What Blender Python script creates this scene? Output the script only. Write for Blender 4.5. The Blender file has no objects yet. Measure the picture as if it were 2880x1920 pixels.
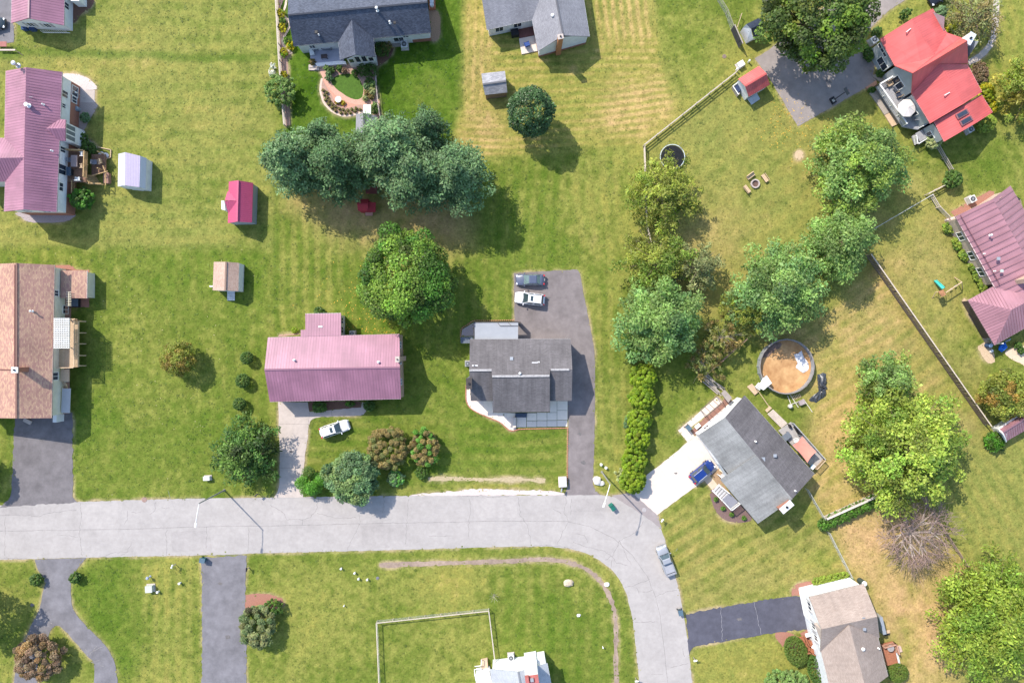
import bpy,bmesh,math,random
import numpy as np
from mathutils import Vector,Matrix
from mathutils.geometry import tessellate_polygon
R = math.radians
random.seed(7)
RNG = np.random.default_rng(11)
scene = bpy.context.scene
C = scene.collection
# ------------------------------------------------------------------ camera, sky, sun, exposure
CAM_H = 110.0                      # drone height in metres
PPM = 17.5                         # photograph pixels per metre on the ground
cam = bpy.data.cameras.new('camera')
cam.sensor_width = 36.0
cam.lens = 36.0 * CAM_H / (2880 / PPM)
cam.clip_start = 1.0
cam.clip_end = 6000.0
cam_ob = bpy.data.objects.new('camera',cam)
cam_ob.location = (0,0,CAM_H)
C.objects.link(cam_ob)
scene.camera = cam_ob
SUN_EL = 45.0
SUN_DIR = Vector((-0.695,0.719,0)) * math.cos(R(SUN_EL)) + Vector((0,0,math.sin(R(SUN_EL))))
world = bpy.data.worlds.new('World')
scene.world = world
world.use_nodes = True
wn = world.node_tree
sky = wn.nodes.new('ShaderNodeTexSky')
sky.sky_type = 'NISHITA'
sky.sun_disc = False
sky.sun_elevation = R(SUN_EL)
sky.sun_rotation = math.atan2(-0.695,0.719)
sky.air_density = 1.0
sky.dust_density = 1.0
wn.links.new(sky.outputs[0],wn.nodes['Background'].inputs[0])
wn.nodes['Background'].inputs[1].default_value = 0.15
sun = bpy.data.lights.new('sun','SUN')
sun.energy = 3.1
sun.angle = R(0.6)
sun.color = (1.0,0.92,0.81)
sun_ob = bpy.data.objects.new('sun',sun)
sun_ob.rotation_euler = SUN_DIR.to_track_quat('Z','Y').to_euler()
sun_ob.location = (-60,60,80)
C.objects.link(sun_ob)
vs = scene.view_settings
vs.view_transform = 'Standard'
vs.look = 'None'
vs.exposure = 1.08
vs.gamma = 1.0
vs.use_curve_mapping = False
try:
    scene.cycles.max_bounces = 5
    scene.cycles.diffuse_bounces = 3
    scene.cycles.use_denoising = True
except Exception:
    pass
# ------------------------------------------------------------------ where things stand
def W(px,py,z=0.0):
    """place in the world (metres) of photograph pixel (px, py) for something at height z"""
    k = (1.0 - z / CAM_H) / PPM
    return Vector(((px - 1440.0) * k,(960.0 - py) * k,z))
def view(x0,y0,s):
    return lambda x,y,z=0.0: W(x0 + x / s,y0 + y / s,z)
S = 2.45
Q = [[view(720 * i,640 * j,S) for i in range(4)] for j in range(3)]
F = view(0,0,2352 / 2880)
# ------------------------------------------------------------------ materials
MATS = {}
def _nodes(name):
    m = bpy.data.materials.new(name)
    m.use_nodes = True
    nt = m.node_tree
    return m,nt,nt.nodes['Principled BSDF']
def mat(name,col,var=0.16,scale=2.0,rough=0.85,spec=0.3,metal=0.0,bump=0.0,bscale=None,col2=None,
        grime=0.0,coat=0.0):
    """plain weathered surface: two scales of noise between two tones, optional bump"""
    if name in MATS:
        return MATS[name]
    m,nt,b = _nodes(name)
    tc = nt.nodes.new('ShaderNodeTexCoord')
    n1 = nt.nodes.new('ShaderNodeTexNoise'); n1.inputs['Scale'].default_value = scale
    n1.inputs['Detail'].default_value = 5; n1.inputs['Roughness'].default_value = 0.65
    nt.links.new(tc.outputs['Object'],n1.inputs['Vector'])
    ramp = nt.nodes.new('ShaderNodeValToRGB')
    ramp.color_ramp.elements[0].position = 0.3; ramp.color_ramp.elements[1].position = 0.7
    lo = [c * (1 - var) for c in col]; hi = [min(1,c * (1 + var)) for c in (col2 or col)]
    ramp.color_ramp.elements[0].color = (*lo,1); ramp.color_ramp.elements[1].color = (*hi,1)
    nt.links.new(n1.outputs['Fac'],ramp.inputs['Fac'])
    out = ramp.outputs['Color']
    if grime:
        n2 = nt.nodes.new('ShaderNodeTexNoise'); n2.inputs['Scale'].default_value = 0.35
        n2.inputs['Detail'].default_value = 7; n2.inputs['Roughness'].default_value = 0.7
        nt.links.new(tc.outputs['Object'],n2.inputs['Vector'])
        mr = nt.nodes.new('ShaderNodeMapRange')
        mr.inputs[1].default_value = 0.35; mr.inputs[2].default_value = 0.7
        mr.inputs[3].default_value = 1 - grime; mr.inputs[4].default_value = 1 + grime * 0.4
        nt.links.new(n2.outputs['Fac'],mr.inputs[0])
        mx = nt.nodes.new('ShaderNodeVectorMath'); mx.operation = 'SCALE'
        nt.links.new(out,mx.inputs[0]); nt.links.new(mr.outputs[0],mx.inputs['Scale'])
        out = mx.outputs[0]
    nt.links.new(out,b.inputs['Base Color'])
    b.inputs['Roughness'].default_value = rough
    b.inputs['Specular IOR Level'].default_value = spec
    b.inputs['Metallic'].default_value = metal
    if coat:
        b.inputs['Coat Weight'].default_value = coat
        b.inputs['Coat Roughness'].default_value = 0.05
    if bump:
        n3 = nt.nodes.new('ShaderNodeTexNoise'); n3.inputs['Scale'].default_value = bscale or scale * 6
        n3.inputs['Detail'].default_value = 4
        nt.links.new(tc.outputs['Object'],n3.inputs['Vector'])
        bp = nt.nodes.new('ShaderNodeBump'); bp.inputs['Strength'].default_value = bump
        bp.inputs['Distance'].default_value = 0.03
        nt.links.new(n3.outputs['Fac'],bp.inputs['Height']); nt.links.new(bp.outputs[0],b.inputs['Normal'])
    MATS[name] = m
    return m
def mat_shingle(name,cols,streak=0.1,fleck=0.5,row=0.14,wid=0.5,grime=0.12,rough=.85,spec=.35,mortar=.55):
    """asphalt shingles: courses in the UV of the slope, random tabs, streaks running downhill"""
    if name in MATS:
        return MATS[name]
    m,nt,b = _nodes(name)
    uv = nt.nodes.new('ShaderNodeUVMap')
    br = nt.nodes.new('ShaderNodeTexBrick')
    br.inputs['Scale'].default_value = 1.0
    br.inputs['Brick Width'].default_value = wid
    br.inputs['Row Height'].default_value = row
    br.inputs['Mortar Size'].default_value = 0.008
    br.inputs['Bias'].default_value = fleck - 0.5
    br.inputs['Color1'].default_value = (*cols[0],1)
    br.inputs['Color2'].default_value = (*cols[1],1)
    br.inputs['Mortar'].default_value = (*[c * mortar for c in cols[0]],1)
    nt.links.new(uv.outputs[0],br.inputs['Vector'])
    mp = nt.nodes.new('ShaderNodeMapping'); mp.inputs['Scale'].default_value = (1.6,0.12,1)
    nt.links.new(uv.outputs[0],mp.inputs[0])
    ns = nt.nodes.new('ShaderNodeTexNoise'); ns.inputs['Scale'].default_value = 1.0; ns.inputs['Detail'].default_value = 6
    ns.inputs['Roughness'].default_value = 0.7
    nt.links.new(mp.outputs[0],ns.inputs['Vector'])
    ng = nt.nodes.new('ShaderNodeTexNoise'); ng.inputs['Scale'].default_value = 0.3; ng.inputs['Detail'].default_value = 6
    nt.links.new(uv.outputs[0],ng.inputs['Vector'])
    m1 = nt.nodes.new('ShaderNodeMapRange'); m1.inputs[1].default_value = .3; m1.inputs[2].default_value = .7
    m1.inputs[3].default_value = 1 - streak; m1.inputs[4].default_value = 1 + streak
    m2 = nt.nodes.new('ShaderNodeMapRange'); m2.inputs[1].default_value = .3; m2.inputs[2].default_value = .7
    m2.inputs[3].default_value = 1 - grime; m2.inputs[4].default_value = 1 + grime
    nt.links.new(ns.outputs['Fac'],m1.inputs[0]); nt.links.new(ng.outputs['Fac'],m2.inputs[0])
    mm = nt.nodes.new('ShaderNodeMath'); mm.operation = 'MULTIPLY'
    nt.links.new(m1.outputs[0],mm.inputs[0]); nt.links.new(m2.outputs[0],mm.inputs[1])
    sc = nt.nodes.new('ShaderNodeVectorMath'); sc.operation = 'SCALE'
    nt.links.new(br.outputs['Color'],sc.inputs[0]); nt.links.new(mm.outputs[0],sc.inputs['Scale'])
    nt.links.new(sc.outputs[0],b.inputs['Base Color'])
    b.inputs['Roughness'].default_value = rough
    b.inputs['Specular IOR Level'].default_value = spec
    bp = nt.nodes.new('ShaderNodeBump'); bp.inputs['Strength'].default_value = 0.5; bp.inputs['Distance'].default_value = 0.02
    nt.links.new(br.outputs['Color'],bp.inputs['Height']); nt.links.new(bp.outputs[0],b.inputs['Normal'])
    MATS[name] = m
    return m
def mat_metal(name,col):
    return mat_shingle(name,(tuple(c * .95 for c in col),tuple(c * 1.05 for c in col)),.15,.5,3.1,.84,.16,.5,.5,.8)
def mat_siding(name,col,pitch=0.18,rough=0.6):
    """lap siding / brick courses: horizontal lines every `pitch` metres up the wall"""
    if name in MATS:
        return MATS[name]
    m,nt,b = _nodes(name)
    tc = nt.nodes.new('ShaderNodeTexCoord')
    sep = nt.nodes.new('ShaderNodeSeparateXYZ'); nt.links.new(tc.outputs['Object'],sep.inputs[0])
    dv = nt.nodes.new('ShaderNodeMath'); dv.operation = 'DIVIDE'; dv.inputs[1].default_value = pitch
    nt.links.new(sep.outputs['Z'],dv.inputs[0])
    fr = nt.nodes.new('ShaderNodeMath'); fr.operation = 'FRACT'; nt.links.new(dv.outputs[0],fr.inputs[0])
    mr = nt.nodes.new('ShaderNodeMapRange'); mr.inputs[1].default_value = 0.0; mr.inputs[2].default_value = 0.12
    mr.inputs[3].default_value = 0.72; mr.inputs[4].default_value = 1.0
    nt.links.new(fr.outputs[0],mr.inputs[0])
    no = nt.nodes.new('ShaderNodeTexNoise'); no.inputs['Scale'].default_value = 1.2; no.inputs['Detail'].default_value = 5
    nt.links.new(tc.outputs['Object'],no.inputs['Vector'])
    m2 = nt.nodes.new('ShaderNodeMapRange'); m2.inputs[1].default_value = .3; m2.inputs[2].default_value = .7
    m2.inputs[3].default_value = .9; m2.inputs[4].default_value = 1.06
    nt.links.new(no.outputs['Fac'],m2.inputs[0])
    mm = nt.nodes.new('ShaderNodeMath'); mm.operation = 'MULTIPLY'
    nt.links.new(mr.outputs[0],mm.inputs[0]); nt.links.new(m2.outputs[0],mm.inputs[1])
    sc = nt.nodes.new('ShaderNodeVectorMath'); sc.operation = 'SCALE'; sc.inputs[0].default_value = col
    nt.links.new(mm.outputs[0],sc.inputs['Scale'])
    nt.links.new(sc.outputs[0],b.inputs['Base Color'])
    b.inputs['Roughness'].default_value = rough
    b.inputs['Specular IOR Level'].default_value = 0.3
    bp = nt.nodes.new('ShaderNodeBump'); bp.inputs['Strength'].default_value = 0.5; bp.inputs['Distance'].default_value = 0.02
    nt.links.new(fr.outputs[0],bp.inputs['Height']); nt.links.new(bp.outputs[0],b.inputs['Normal'])
    MATS[name] = m
    return m
def mat_leaf(name,col,trans=0.35,rough=0.55):
    """leaves: tint attribute of each leaf times the colour of the species, light passes through"""
    if name in MATS:
        return MATS[name]
    m,nt,b = _nodes(name)
    at = nt.nodes.new('ShaderNodeAttribute'); at.attribute_name = 'tint'
    mx = nt.nodes.new('ShaderNodeVectorMath'); mx.operation = 'MULTIPLY'; mx.inputs[1].default_value = col
    nt.links.new(at.outputs['Color'],mx.inputs[0])
    nt.links.new(mx.outputs[0],b.inputs['Base Color'])
    b.inputs['Roughness'].default_value = rough
    b.inputs['Specular IOR Level'].default_value = 0.35
    tr = nt.nodes.new('ShaderNodeBsdfTranslucent')
    sc = nt.nodes.new('ShaderNodeVectorMath'); sc.operation = 'MULTIPLY'; sc.inputs[1].default_value = (1.25,1.3,0.7)
    nt.links.new(mx.outputs[0],sc.inputs[0]); nt.links.new(sc.outputs[0],tr.inputs['Color'])
    ms = nt.nodes.new('ShaderNodeMixShader'); ms.inputs[0].default_value = trans
    nt.links.new(b.outputs[0],ms.inputs[1]); nt.links.new(tr.outputs[0],ms.inputs[2])
    nt.links.new(ms.outputs[0],nt.nodes['Material Output'].inputs['Surface'])
    MATS[name] = m
    return m
# ------------------------------------------------------------------ mesh collecting
class MB:
    def __init__(self):
        self.v = []; self.f = []; self.uv = {}
    def quad(self,*p):
        i = len(self.v); self.v += [Vector(q) for q in p]; self.f.append(tuple(range(i,i + len(p)))); return len(self.f) - 1
    def box(self,c,s,rz=0.0,rx=0.0):
        """box at centre c, full size s, turned rz about z"""
        hx,hy,hz = s[0] / 2,s[1] / 2,s[2] / 2
        m = Matrix.Rotation(rz,3,'Z') @ Matrix.Rotation(rx,3,'X')
        i = len(self.v)
        for z in (-hz,hz):
            for x,y in ((-hx,-hy),(hx,-hy),(hx,hy),(-hx,hy)):
                self.v.append(m @ Vector((x,y,z)) + Vector(c))
        for a in ((3,2,1,0),(4,5,6,7),(0,1,5,4),(1,2,6,5),(2,3,7,6),(3,0,4,7)):
            self.f.append(tuple(i + k for k in a))
    def beam(self,p,q,w,h):
        """rectangular bar from p to q, w across, h high"""
        p,q = Vector(p),Vector(q); d = (q - p)
        if d.length < 1e-6: return
        d.normalize()
        side = d.cross(Vector((0,0,1)))
        side = Vector((1,0,0)) if side.length < 1e-4 else side.normalized()
        up = side.cross(d).normalized()
        i = len(self.v)
        for e in (p,q):
            for a,b in ((-1,-1),(1,-1),(1,1),(-1,1)):
                self.v.append(e + side * (a * w / 2) + up * (b * h / 2))
        for a in ((3,2,1,0),(4,5,6,7),(0,1,5,4),(1,2,6,5),(2,3,7,6),(3,0,4,7)):
            self.f.append(tuple(i + k for k in a))
    def tube(self,p,q,r0,r1=None,n=8,cap=True):
        p,q = Vector(p),Vector(q); r1 = r0 if r1 is None else r1
        d = (q - p)
        if d.length < 1e-6: return
        d.normalize()
        a = d.orthogonal().normalized(); b = d.cross(a)
        i = len(self.v)
        for e,r in ((p,r0),(q,r1)):
            for k in range(n):
                t = 2 * math.pi * k / n
                self.v.append(e + a * (r * math.cos(t)) + b * (r * math.sin(t)))
        for k in range(n):
            self.f.append((i + k,i + (k + 1) % n,i + n + (k + 1) % n,i + n + k))
        if cap:
            self.f.append(tuple(i + k for k in reversed(range(n)))); self.f.append(tuple(i + n + k for k in range(n)))
    def lathe(self,c,prof,n=16):
        """profile [(r, z)...] turned about the vertical through c"""
        c = Vector(c); i = len(self.v)
        for r,z in prof:
            for k in range(n):
                t = 2 * math.pi * k / n
                self.v.append(c + Vector((r * math.cos(t),r * math.sin(t),z)))
        for j in range(len(prof) - 1):
            for k in range(n):
                a = i + j * n
                self.f.append((a + k,a + (k + 1) % n,a + n + (k + 1) % n,a + n + k))
        self.f.append(tuple(i + k for k in reversed(range(n))))
        self.f.append(tuple(i + (len(prof) - 1) * n + k for k in range(n)))
    def prism(self,pts,z0,z1):
        """solid between z0 and z1 over outline pts (any winding)"""
        pts = [Vector((p[0],p[1],0)) for p in pts]
        if area2(pts) < 0: pts.reverse()
        n = len(pts); i = len(self.v)
        for z in (z0,z1):
            self.v += [Vector((p.x,p.y,z)) for p in pts]
        for k in range(n):
            self.f.append((i + k,i + (k + 1) % n,i + n + (k + 1) % n,i + n + k))
        for t in tessellate_polygon([pts]):
            a,b,c = t
            if (pts[b] - pts[a]).cross(pts[c] - pts[a]).z < 0: a,b,c = a,c,b
            self.f.append((i + n + a,i + n + b,i + n + c)); self.f.append((i + c,i + b,i + a))
    def slope(self,pts,thick):
        """thick sloping panel; UV u along the eave, v down the slope, in metres"""
        pts = [Vector(p) for p in pts]
        nrm = Vector((0,0,0))
        for k in range(len(pts)):
            a,b = pts[k],pts[(k + 1) % len(pts)]
            nrm += Vector(((a.y - b.y) * (a.z + b.z),(a.z - b.z) * (a.x + b.x),(a.x - b.x) * (a.y + b.y)))
        nrm.normalize()
        if nrm.z < 0: nrm = -nrm; pts.reverse()
        hor = Vector((-nrm.y,nrm.x,0))
        hor = Vector((1,0,0)) if hor.length < 1e-3 else hor.normalized()
        dn = nrm.cross(hor)
        n = len(pts); i = len(self.v)
        self.v += pts; self.v += [p - Vector((0,0,thick)) for p in pts]
        self.f.append(tuple(range(i,i + n))); self.uv[len(self.f) - 1] = [(p.dot(hor),p.dot(dn)) for p in pts]
        self.f.append(tuple(i + n + k for k in reversed(range(n))))
        for k in range(n):
            self.f.append((i + k,i + n + k,i + n + (k + 1) % n,i + (k + 1) % n))
        return pts,nrm,hor,dn
    def build(self,name,material,parent=None,smooth=False,label=None,kind=None):
        org = Vector(parent['_o']) if parent is not None and '_o' in parent else Vector((0,0,0))
        me = bpy.data.meshes.new(name)
        me.from_pydata([tuple(p - org) for p in self.v],[],self.f)
        if self.uv:
            ul = me.uv_layers.new(name='UVMap')
            for pi,poly in enumerate(me.polygons):
                if pi in self.uv:
                    for li,u in zip(poly.loop_indices,self.uv[pi]): ul.data[li].uv = u
        if smooth:
            me.polygons.foreach_set('use_smooth',[True] * len(me.polygons))
        me.materials.append(material)
        me.validate(); me.update()
        o = bpy.data.objects.new(name,me); C.objects.link(o)
        if parent is not None: o.parent = parent; o['_o'] = tuple(org)
        if label: o['label'] = label
        if kind: o['kind'] = kind
        return o
def area2(p):
    return sum(p[k].x * p[(k + 1) % len(p)].y - p[(k + 1) % len(p)].x * p[k].y for k in range(len(p)))
def tag(o,label,cat,group=None,kind=None):
    if label: o['label'] = label
    if cat: o['category'] = cat
    if group: o['group'] = group
    if kind: o['kind'] = kind
    return o
def thing(name,label,cat,loc,group=None,rz=0.0,local=False):
    """Empty at the base of a thing. Parts are given in world coordinates unless local."""
    o = bpy.data.objects.new(name,None)
    o.empty_display_size = 0.3
    o.location = loc; o.rotation_euler = (0,0,rz)
    C.objects.link(o)
    o['_o'] = (0.0,0.0,0.0) if local else tuple(loc)
    return tag(o,label,cat,group)
def copy_tree(o,parent=None):
    c = o.copy(); C.objects.link(c)
    if parent is not None: c.parent = parent
    for ch in o.children: copy_tree(ch,c)
    return c
def spline(pts,n=6,closed=False):
    """Catmull-Rom through pts"""
    P = [Vector(p) for p in pts]; out = []
    N = len(P)
    for k in range(N if closed else N - 1):
        if closed: a,b,c,d = P[k - 1],P[k],P[(k + 1) % N],P[(k + 2) % N]
        else: a,b,c,d = P[max(k - 1,0)],P[k],P[k + 1],P[min(k + 2,N - 1)]
        for j in range(n):
            t = j / n
            out.append(0.5 * ((2 * b) + (c - a) * t + (2 * a - 5 * b + 4 * c - d) * t * t + (3 * b - a - 3 * c + d) * t ** 3))
    if not closed: out.append(P[-1])
    return out
SHEETS = []       # outlines that the lawn paint reads for its worn edges
def rough_outline(pts,step=0.5,jit=0.05):
    out = []
    n = len(pts)
    for k in range(n):
        a,b = Vector(pts[k]),Vector(pts[(k + 1) % n])
        d = b - a; L = d.length
        m = max(1,int(L / step))
        nr = Vector((-d.y,d.x,0)).normalized() if L > 0 else Vector((0,0,0))
        for j in range(m):
            out.append(a + d * (j / m) + nr * (random.uniform(-jit,jit) if j or True else 0))
    return out
def sheet(name,pts,z,m,jit=0.05,kind='structure',parent=None,edge=True):
    """flat ground sheet over an outline"""
    pts = [Vector((p[0],p[1],0)) for p in pts]
    if area2(pts) < 0: pts.reverse()
    if edge: SHEETS.append(pts)
    P = rough_outline(pts,0.45,jit) if jit else pts
    me = bpy.data.meshes.new(name)
    tris = []
    for t in tessellate_polygon([P]):
        a,b,c = t
        if (P[b] - P[a]).cross(P[c] - P[a]).z < 0: a,b,c = a,c,b
        tris.append((a,b,c))
    me.from_pydata([(p.x,p.y,z) for p in P],[],tris)
    me.materials.append(m); me.update()
    o = bpy.data.objects.new(name,me); C.objects.link(o)
    if kind: o['kind'] = kind
    if parent is not None: o.parent = parent
    return o
def ribbon(pts,w,z,jit=0.0):
    """outline of a band of width w along pts"""
    P = [Vector((p[0],p[1],0)) for p in pts]; L = []; Rr = []
    for k,p in enumerate(P):
        d = (P[min(k + 1,len(P) - 1)] - P[max(k - 1,0)]).normalized()
        s = Vector((-d.y,d.x,0))
        ww = w * (1 + random.uniform(-jit,jit)) / 2
        L.append(p + s * ww); Rr.append(p - s * ww)
    return L + Rr[::-1]
# ------------------------------------------------------------------ roads, drives, walks
ASPHALT_ROAD = mat('worn_pale_asphalt',(0.365,0.34,0.324),var=.07,scale=1.6,rough=0.92,spec=0.2,bump=0.25,bscale=30,grime=0.13)
ASPHALT_GREY = mat('grey_asphalt',(0.165,0.152,0.157),var=0.12,scale=0.9,rough=0.9,spec=0.25,bump=0.3,bscale=30,grime=0.28)
ASPHALT_BLUE = mat('bluish_asphalt',(0.185,0.178,0.192),var=0.12,scale=0.9,rough=0.9,spec=0.25,bump=0.3,bscale=30,grime=0.28)
ASPHALT_DARK = mat('dark_sealed_asphalt',(0.085,0.085,0.11),var=0.14,scale=1.0,rough=0.8,spec=0.3,bump=0.3,bscale=30,grime=0.22)
ASPHALT_BROWN = mat('brownish_asphalt',(0.205,0.18,0.178),var=0.14,scale=0.8,rough=0.9,spec=0.25,bump=0.3,bscale=30,grime=0.25)
CONCRETE = mat('pale_concrete',(0.60,0.52,0.455),var=0.05,scale=1.5,rough=0.9,spec=0.2,bump=0.15,bscale=25,grime=0.07)
CONCRETE_GREY = mat('grey_concrete',(0.46,0.40,0.36),var=0.08,scale=1.5,rough=0.9,spec=0.2,bump=0.15,bscale=25,grime=0.12)
GUTTER = mat('stained_concrete_gutter',(0.31,0.235,0.185),var=0.2,scale=1.6,rough=0.95,bump=0.4,grime=0.3)
CRACK = mat('tar_filled_crack',(0.215,0.20,0.195),var=0.3,scale=3)
JOINT = mat('dark_joint',(0.2,0.18,0.17),var=0.3,scale=3)
MULCH = mat('brown_mulch',(0.15,0.085,0.06),var=0.45,scale=9,rough=1,bump=0.8,bscale=24)
MULCH_PINK = mat('pinkish_mulch',(0.36,0.235,0.19),var=0.35,scale=8,rough=1,bump=0.8,bscale=24)
REDROCK = mat('red_brick_chips',(0.31,0.15,0.11),var=0.25,scale=10,rough=1,bump=0.8,bscale=24)
PALEROCK = mat('pale_stone_chips',(0.52,0.45,0.42),var=0.28,scale=10,rough=1,bump=0.9,bscale=24)
GREYROCK = mat('grey_stone_chips',(0.34,0.29,0.29),var=0.3,scale=9,rough=1,bump=0.9,bscale=24)
SAND = mat('bare_sandy_soil',(0.48,0.36,0.24),var=0.2,scale=5,rough=1,bump=0.5)
EDGING = mat('pale_edging_stone',(0.55,0.44,0.36),var=0.2,scale=4)
BRICKPATH = mat('pink_brick_paving',(0.50,0.30,0.23),var=0.16,scale=5,rough=0.9,bump=0.4)
road_top = [F(0,0)] * 0
road_px = [(-5200,1421),(0,1421),(40,1417),(205,1411),(360,1406),(500,1402),(720,1399),(1060,1394),
           (1300,1393),(1560,1392),(1680,1390),(1722,1395),(1785,1420),(1848,1449),(1858,1484),(1873,1525),
           (1893,1602),(1909,1655),(1922,1725),(1936,1810),(1947,1920),(1975,2200),(2150,7000),
           (1980,7000),(1824,2200),(1798,1920),(1787,1810),(1779,1737),(1762,1668),(1742,1627),(1718,1598),
           (1685,1574),(1644,1553),(1595,1541),(1538,1536),(1440,1536),(1067,1547),(720,1555),(612,1560),
           (286,1566),(0,1573),(-5200,1573)]
road = sheet('road',[W(*p) for p in road_px],0.012,ASPHALT_ROAD,0.05)
def seams(pts_list,w,parent,z,name='road_crack',m=None,wander=0.12,step=0.35):
    """thin filled cracks: ragged ribbons joined into one piece of the surface they run across"""
    mb = MB()
    for pts in pts_list:
        P = [Vector((p[0],p[1],0)) for p in pts]
        line = []
        for a,b in zip(P[:-1],P[1:]):
            L = (b - a).length; n = max(1,int(L / step))
            nr = Vector((-(b - a).y,(b - a).x,0)).normalized()
            for j in range(n):
                line.append(a + (b - a) * (j / n) + nr * random.gauss(0,wander))
        line.append(P[-1])
        for a,b in zip(line[:-1],line[1:]):
            s = Vector((-(b - a).y,(b - a).x,0))
            if s.length < 1e-5: continue
            s = s.normalized() * (w * random.uniform(0.5,1.1) / 2)
            mb.quad((a.x - s.x,a.y - s.y,z),(b.x - s.x,b.y - s.y,z),(b.x + s.x,b.y + s.y,z),(a.x + s.x,a.y + s.y,z))
    o = mb.build(name,m or CRACK,parent)
    o['kind'] = 'stuff'
    return o
q9,q10,q11,q12 = Q[2]
main_seam = [W(-20,1493),q9(330,516),q9(860,508),q9(1400,490),q9(1764,487),q10(730,470),q10(1300,460),q10(1764,449),
             q11(60,452),q11(380,455),q11(540,490),q11(700,570),q11(830,690),q11(930,830),q11(990,980),q11(1020,1100),
             q11(1050,1350),q11(1072,1568),q11(1082,1700)]
seams([main_seam],0.07,road,0.016,wander=0.03,step=0.8)
cracks = [[q9(0,415),q9(110,408),q9(270,420),q9(330,395),q9(530,373)],
          [q9(555,325),q9(560,415),q9(545,540),q9(568,690)],[q9(1070,320),q9(1068,380),q9(1030,408)],
          [q9(885,380),q9(880,440),q9(858,472)],[q9(905,395),q9(970,392)],[q9(1110,362),q9(1170,360)],
          [q9(905,600),q9(880,660),q9(780,672),q9(735,692),q9(680,697)],[q9(890,660),q9(830,690)],
          [q9(290,700),q9(350,720),q9(470,712),q9(590,703)],[q9(0,705),q9(190,712)],[q9(35,420),q9(32,690)],
          [q9(1145,500),q9(1150,690)],[q9(1425,490),q9(1420,640)],[q9(1425,675),q9(1490,690),q9(1700,684)],
          [q9(1715,495),q9(1705,660)],[q9(400,548),q9(540,562)],
          [q10(100,340),q10(140,362),q10(200,405),q10(215,440),q10(320,440),q10(375,425),q10(415,370),q10(432,292)],
          [q10(320,440),q10(318,480)],[q10(345,290),q10(430,300),q10(540,302)],[q10(420,400),q10(560,430),q10(690,430)],
          [q10(708,400),q10(718,470),q10(650,600),q10(632,650)],[q10(880,285),q10(875,400)],
          [q10(1050,300),q10(1040,460),q10(1030,610)],[q10(1465,300),q10(1480,370),q10(1465,450),q10(1465,560)],
          [q10(1420,280),q10(1560,276),q10(1640,290),q10(1764,276)],[q10(1190,555),q10(1350,553)],
          [q11(40,280),q11(60,420),q11(105,480),q11(130,610)],[q11(375,290),q11(360,390),q11(392,458),q11(350,520),q11(315,615)],
          [q11(280,370),q11(340,402)],[q11(410,300),q11(405,410)],[q11(910,450),q11(850,530),q11(740,585),q11(690,700),q11(680,785)],
          [q11(430,540),q11(500,550),q11(520,600)],[q11(420,600),q11(560,640),q11(640,660),q11(690,690),q11(720,740),q11(800,760)],
          [q11(640,720),q11(690,690)],[q11(740,585),q11(790,700),q11(820,750)],[q11(780,910),q11(850,890),q11(930,860),q11(950,850)],
          [q11(990,972),q11(1060,940),q11(1135,928)],[q11(860,910),q11(875,955)],[q11(900,945),q11(965,925)],
          [q11(845,1150),q11(1000,1145)],[q11(1090,1460),q11(1215,1430)],[q11(1170,1330),q11(1190,1385)],[q11(960,1505),q11(1040,1508)],
          [q11(1130,660),q11(1140,640)],[q11(0,640),q11(170,620),q11(330,625),q11(440,645)]]
seams(cracks,0.062,road,0.016,wander=0.07)
hair = []
for k in range(46):
    t = random.random()
    a = W(random.uniform(0,1780),random.uniform(1425,1530))
    L = random.uniform(0.8,4); ang = random.choice([0,math.pi / 2]) + random.gauss(0,.25)
    hair.append([a,a + Vector((L * math.cos(ang),L * math.sin(ang),0))])
seams(hair,0.035,road,0.015,name='hairline_crack',m=mat('hairline',(0.30,0.285,0.29),var=0.1),wander=0.05)
PT = [mat('asphalt_patch_dark',(.345,.32,.306),var=.08,scale=1.5,rough=.95,grime=.15),mat('asphalt_patch_pale',(.38,.353,.336),var=.08,scale=1.5,rough=.95,grime=.12)]
for k,(x0,y0,x1,y1) in enumerate(((-40,1424,90,1452),(225,1418,330,1486),(480,1494,590,1552),(765,1402,905,1462),(1015,1476,1150,1540),(1330,1400,1450,1456),(1605,1404,1700,1440))):
    sheet('asphalt_patch',[W(x0,y0),W(x1,y0 - 3),W(x1 + 6,y1 - 3),W(x0 + 4,y1)],.0142,PT[k % 2],.12,edge=False)
STAIN = mat('oil_stain',(.13,.12,.12),var=.3,scale=4,rough=.7)
for k,(x,y,r_) in enumerate(((120,1235,.5),(150,1300,.3),(620,1640,.35),(640,1790,.5),(1540,840,.5),(1560,1000,.4),(1630,1220,.35),(1640,1300,.5),(2080,1740,.4),(1900,1330,.22),(2330,230,.5),(90,1700,.35),(820,1270,.25))):
    c = W(x,y); sheet('oil_stain',[c + Vector((r_ * (1 + .35 * random.uniform(-1,1)) * math.cos(a * .63),r_ * .7 * (1 + .35 * random.uniform(-1,1)) * math.sin(a * .63),0)) for a in range(10)],.0295,STAIN,.04,edge=False)
q5,q6,q7,q8 = Q[1]
q1,q2,q3,q4 = Q[0]
def pxs(l): return [W(*p) for p in l]
drive1 = sheet('driveway',pxs([(43,1165),(204,1160),(205,1280),(205,1395),(218,1412),(0,1425),(22,1405),(33,1385),(37,1280)]),0.020,ASPHALT_GREY,.13)
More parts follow.
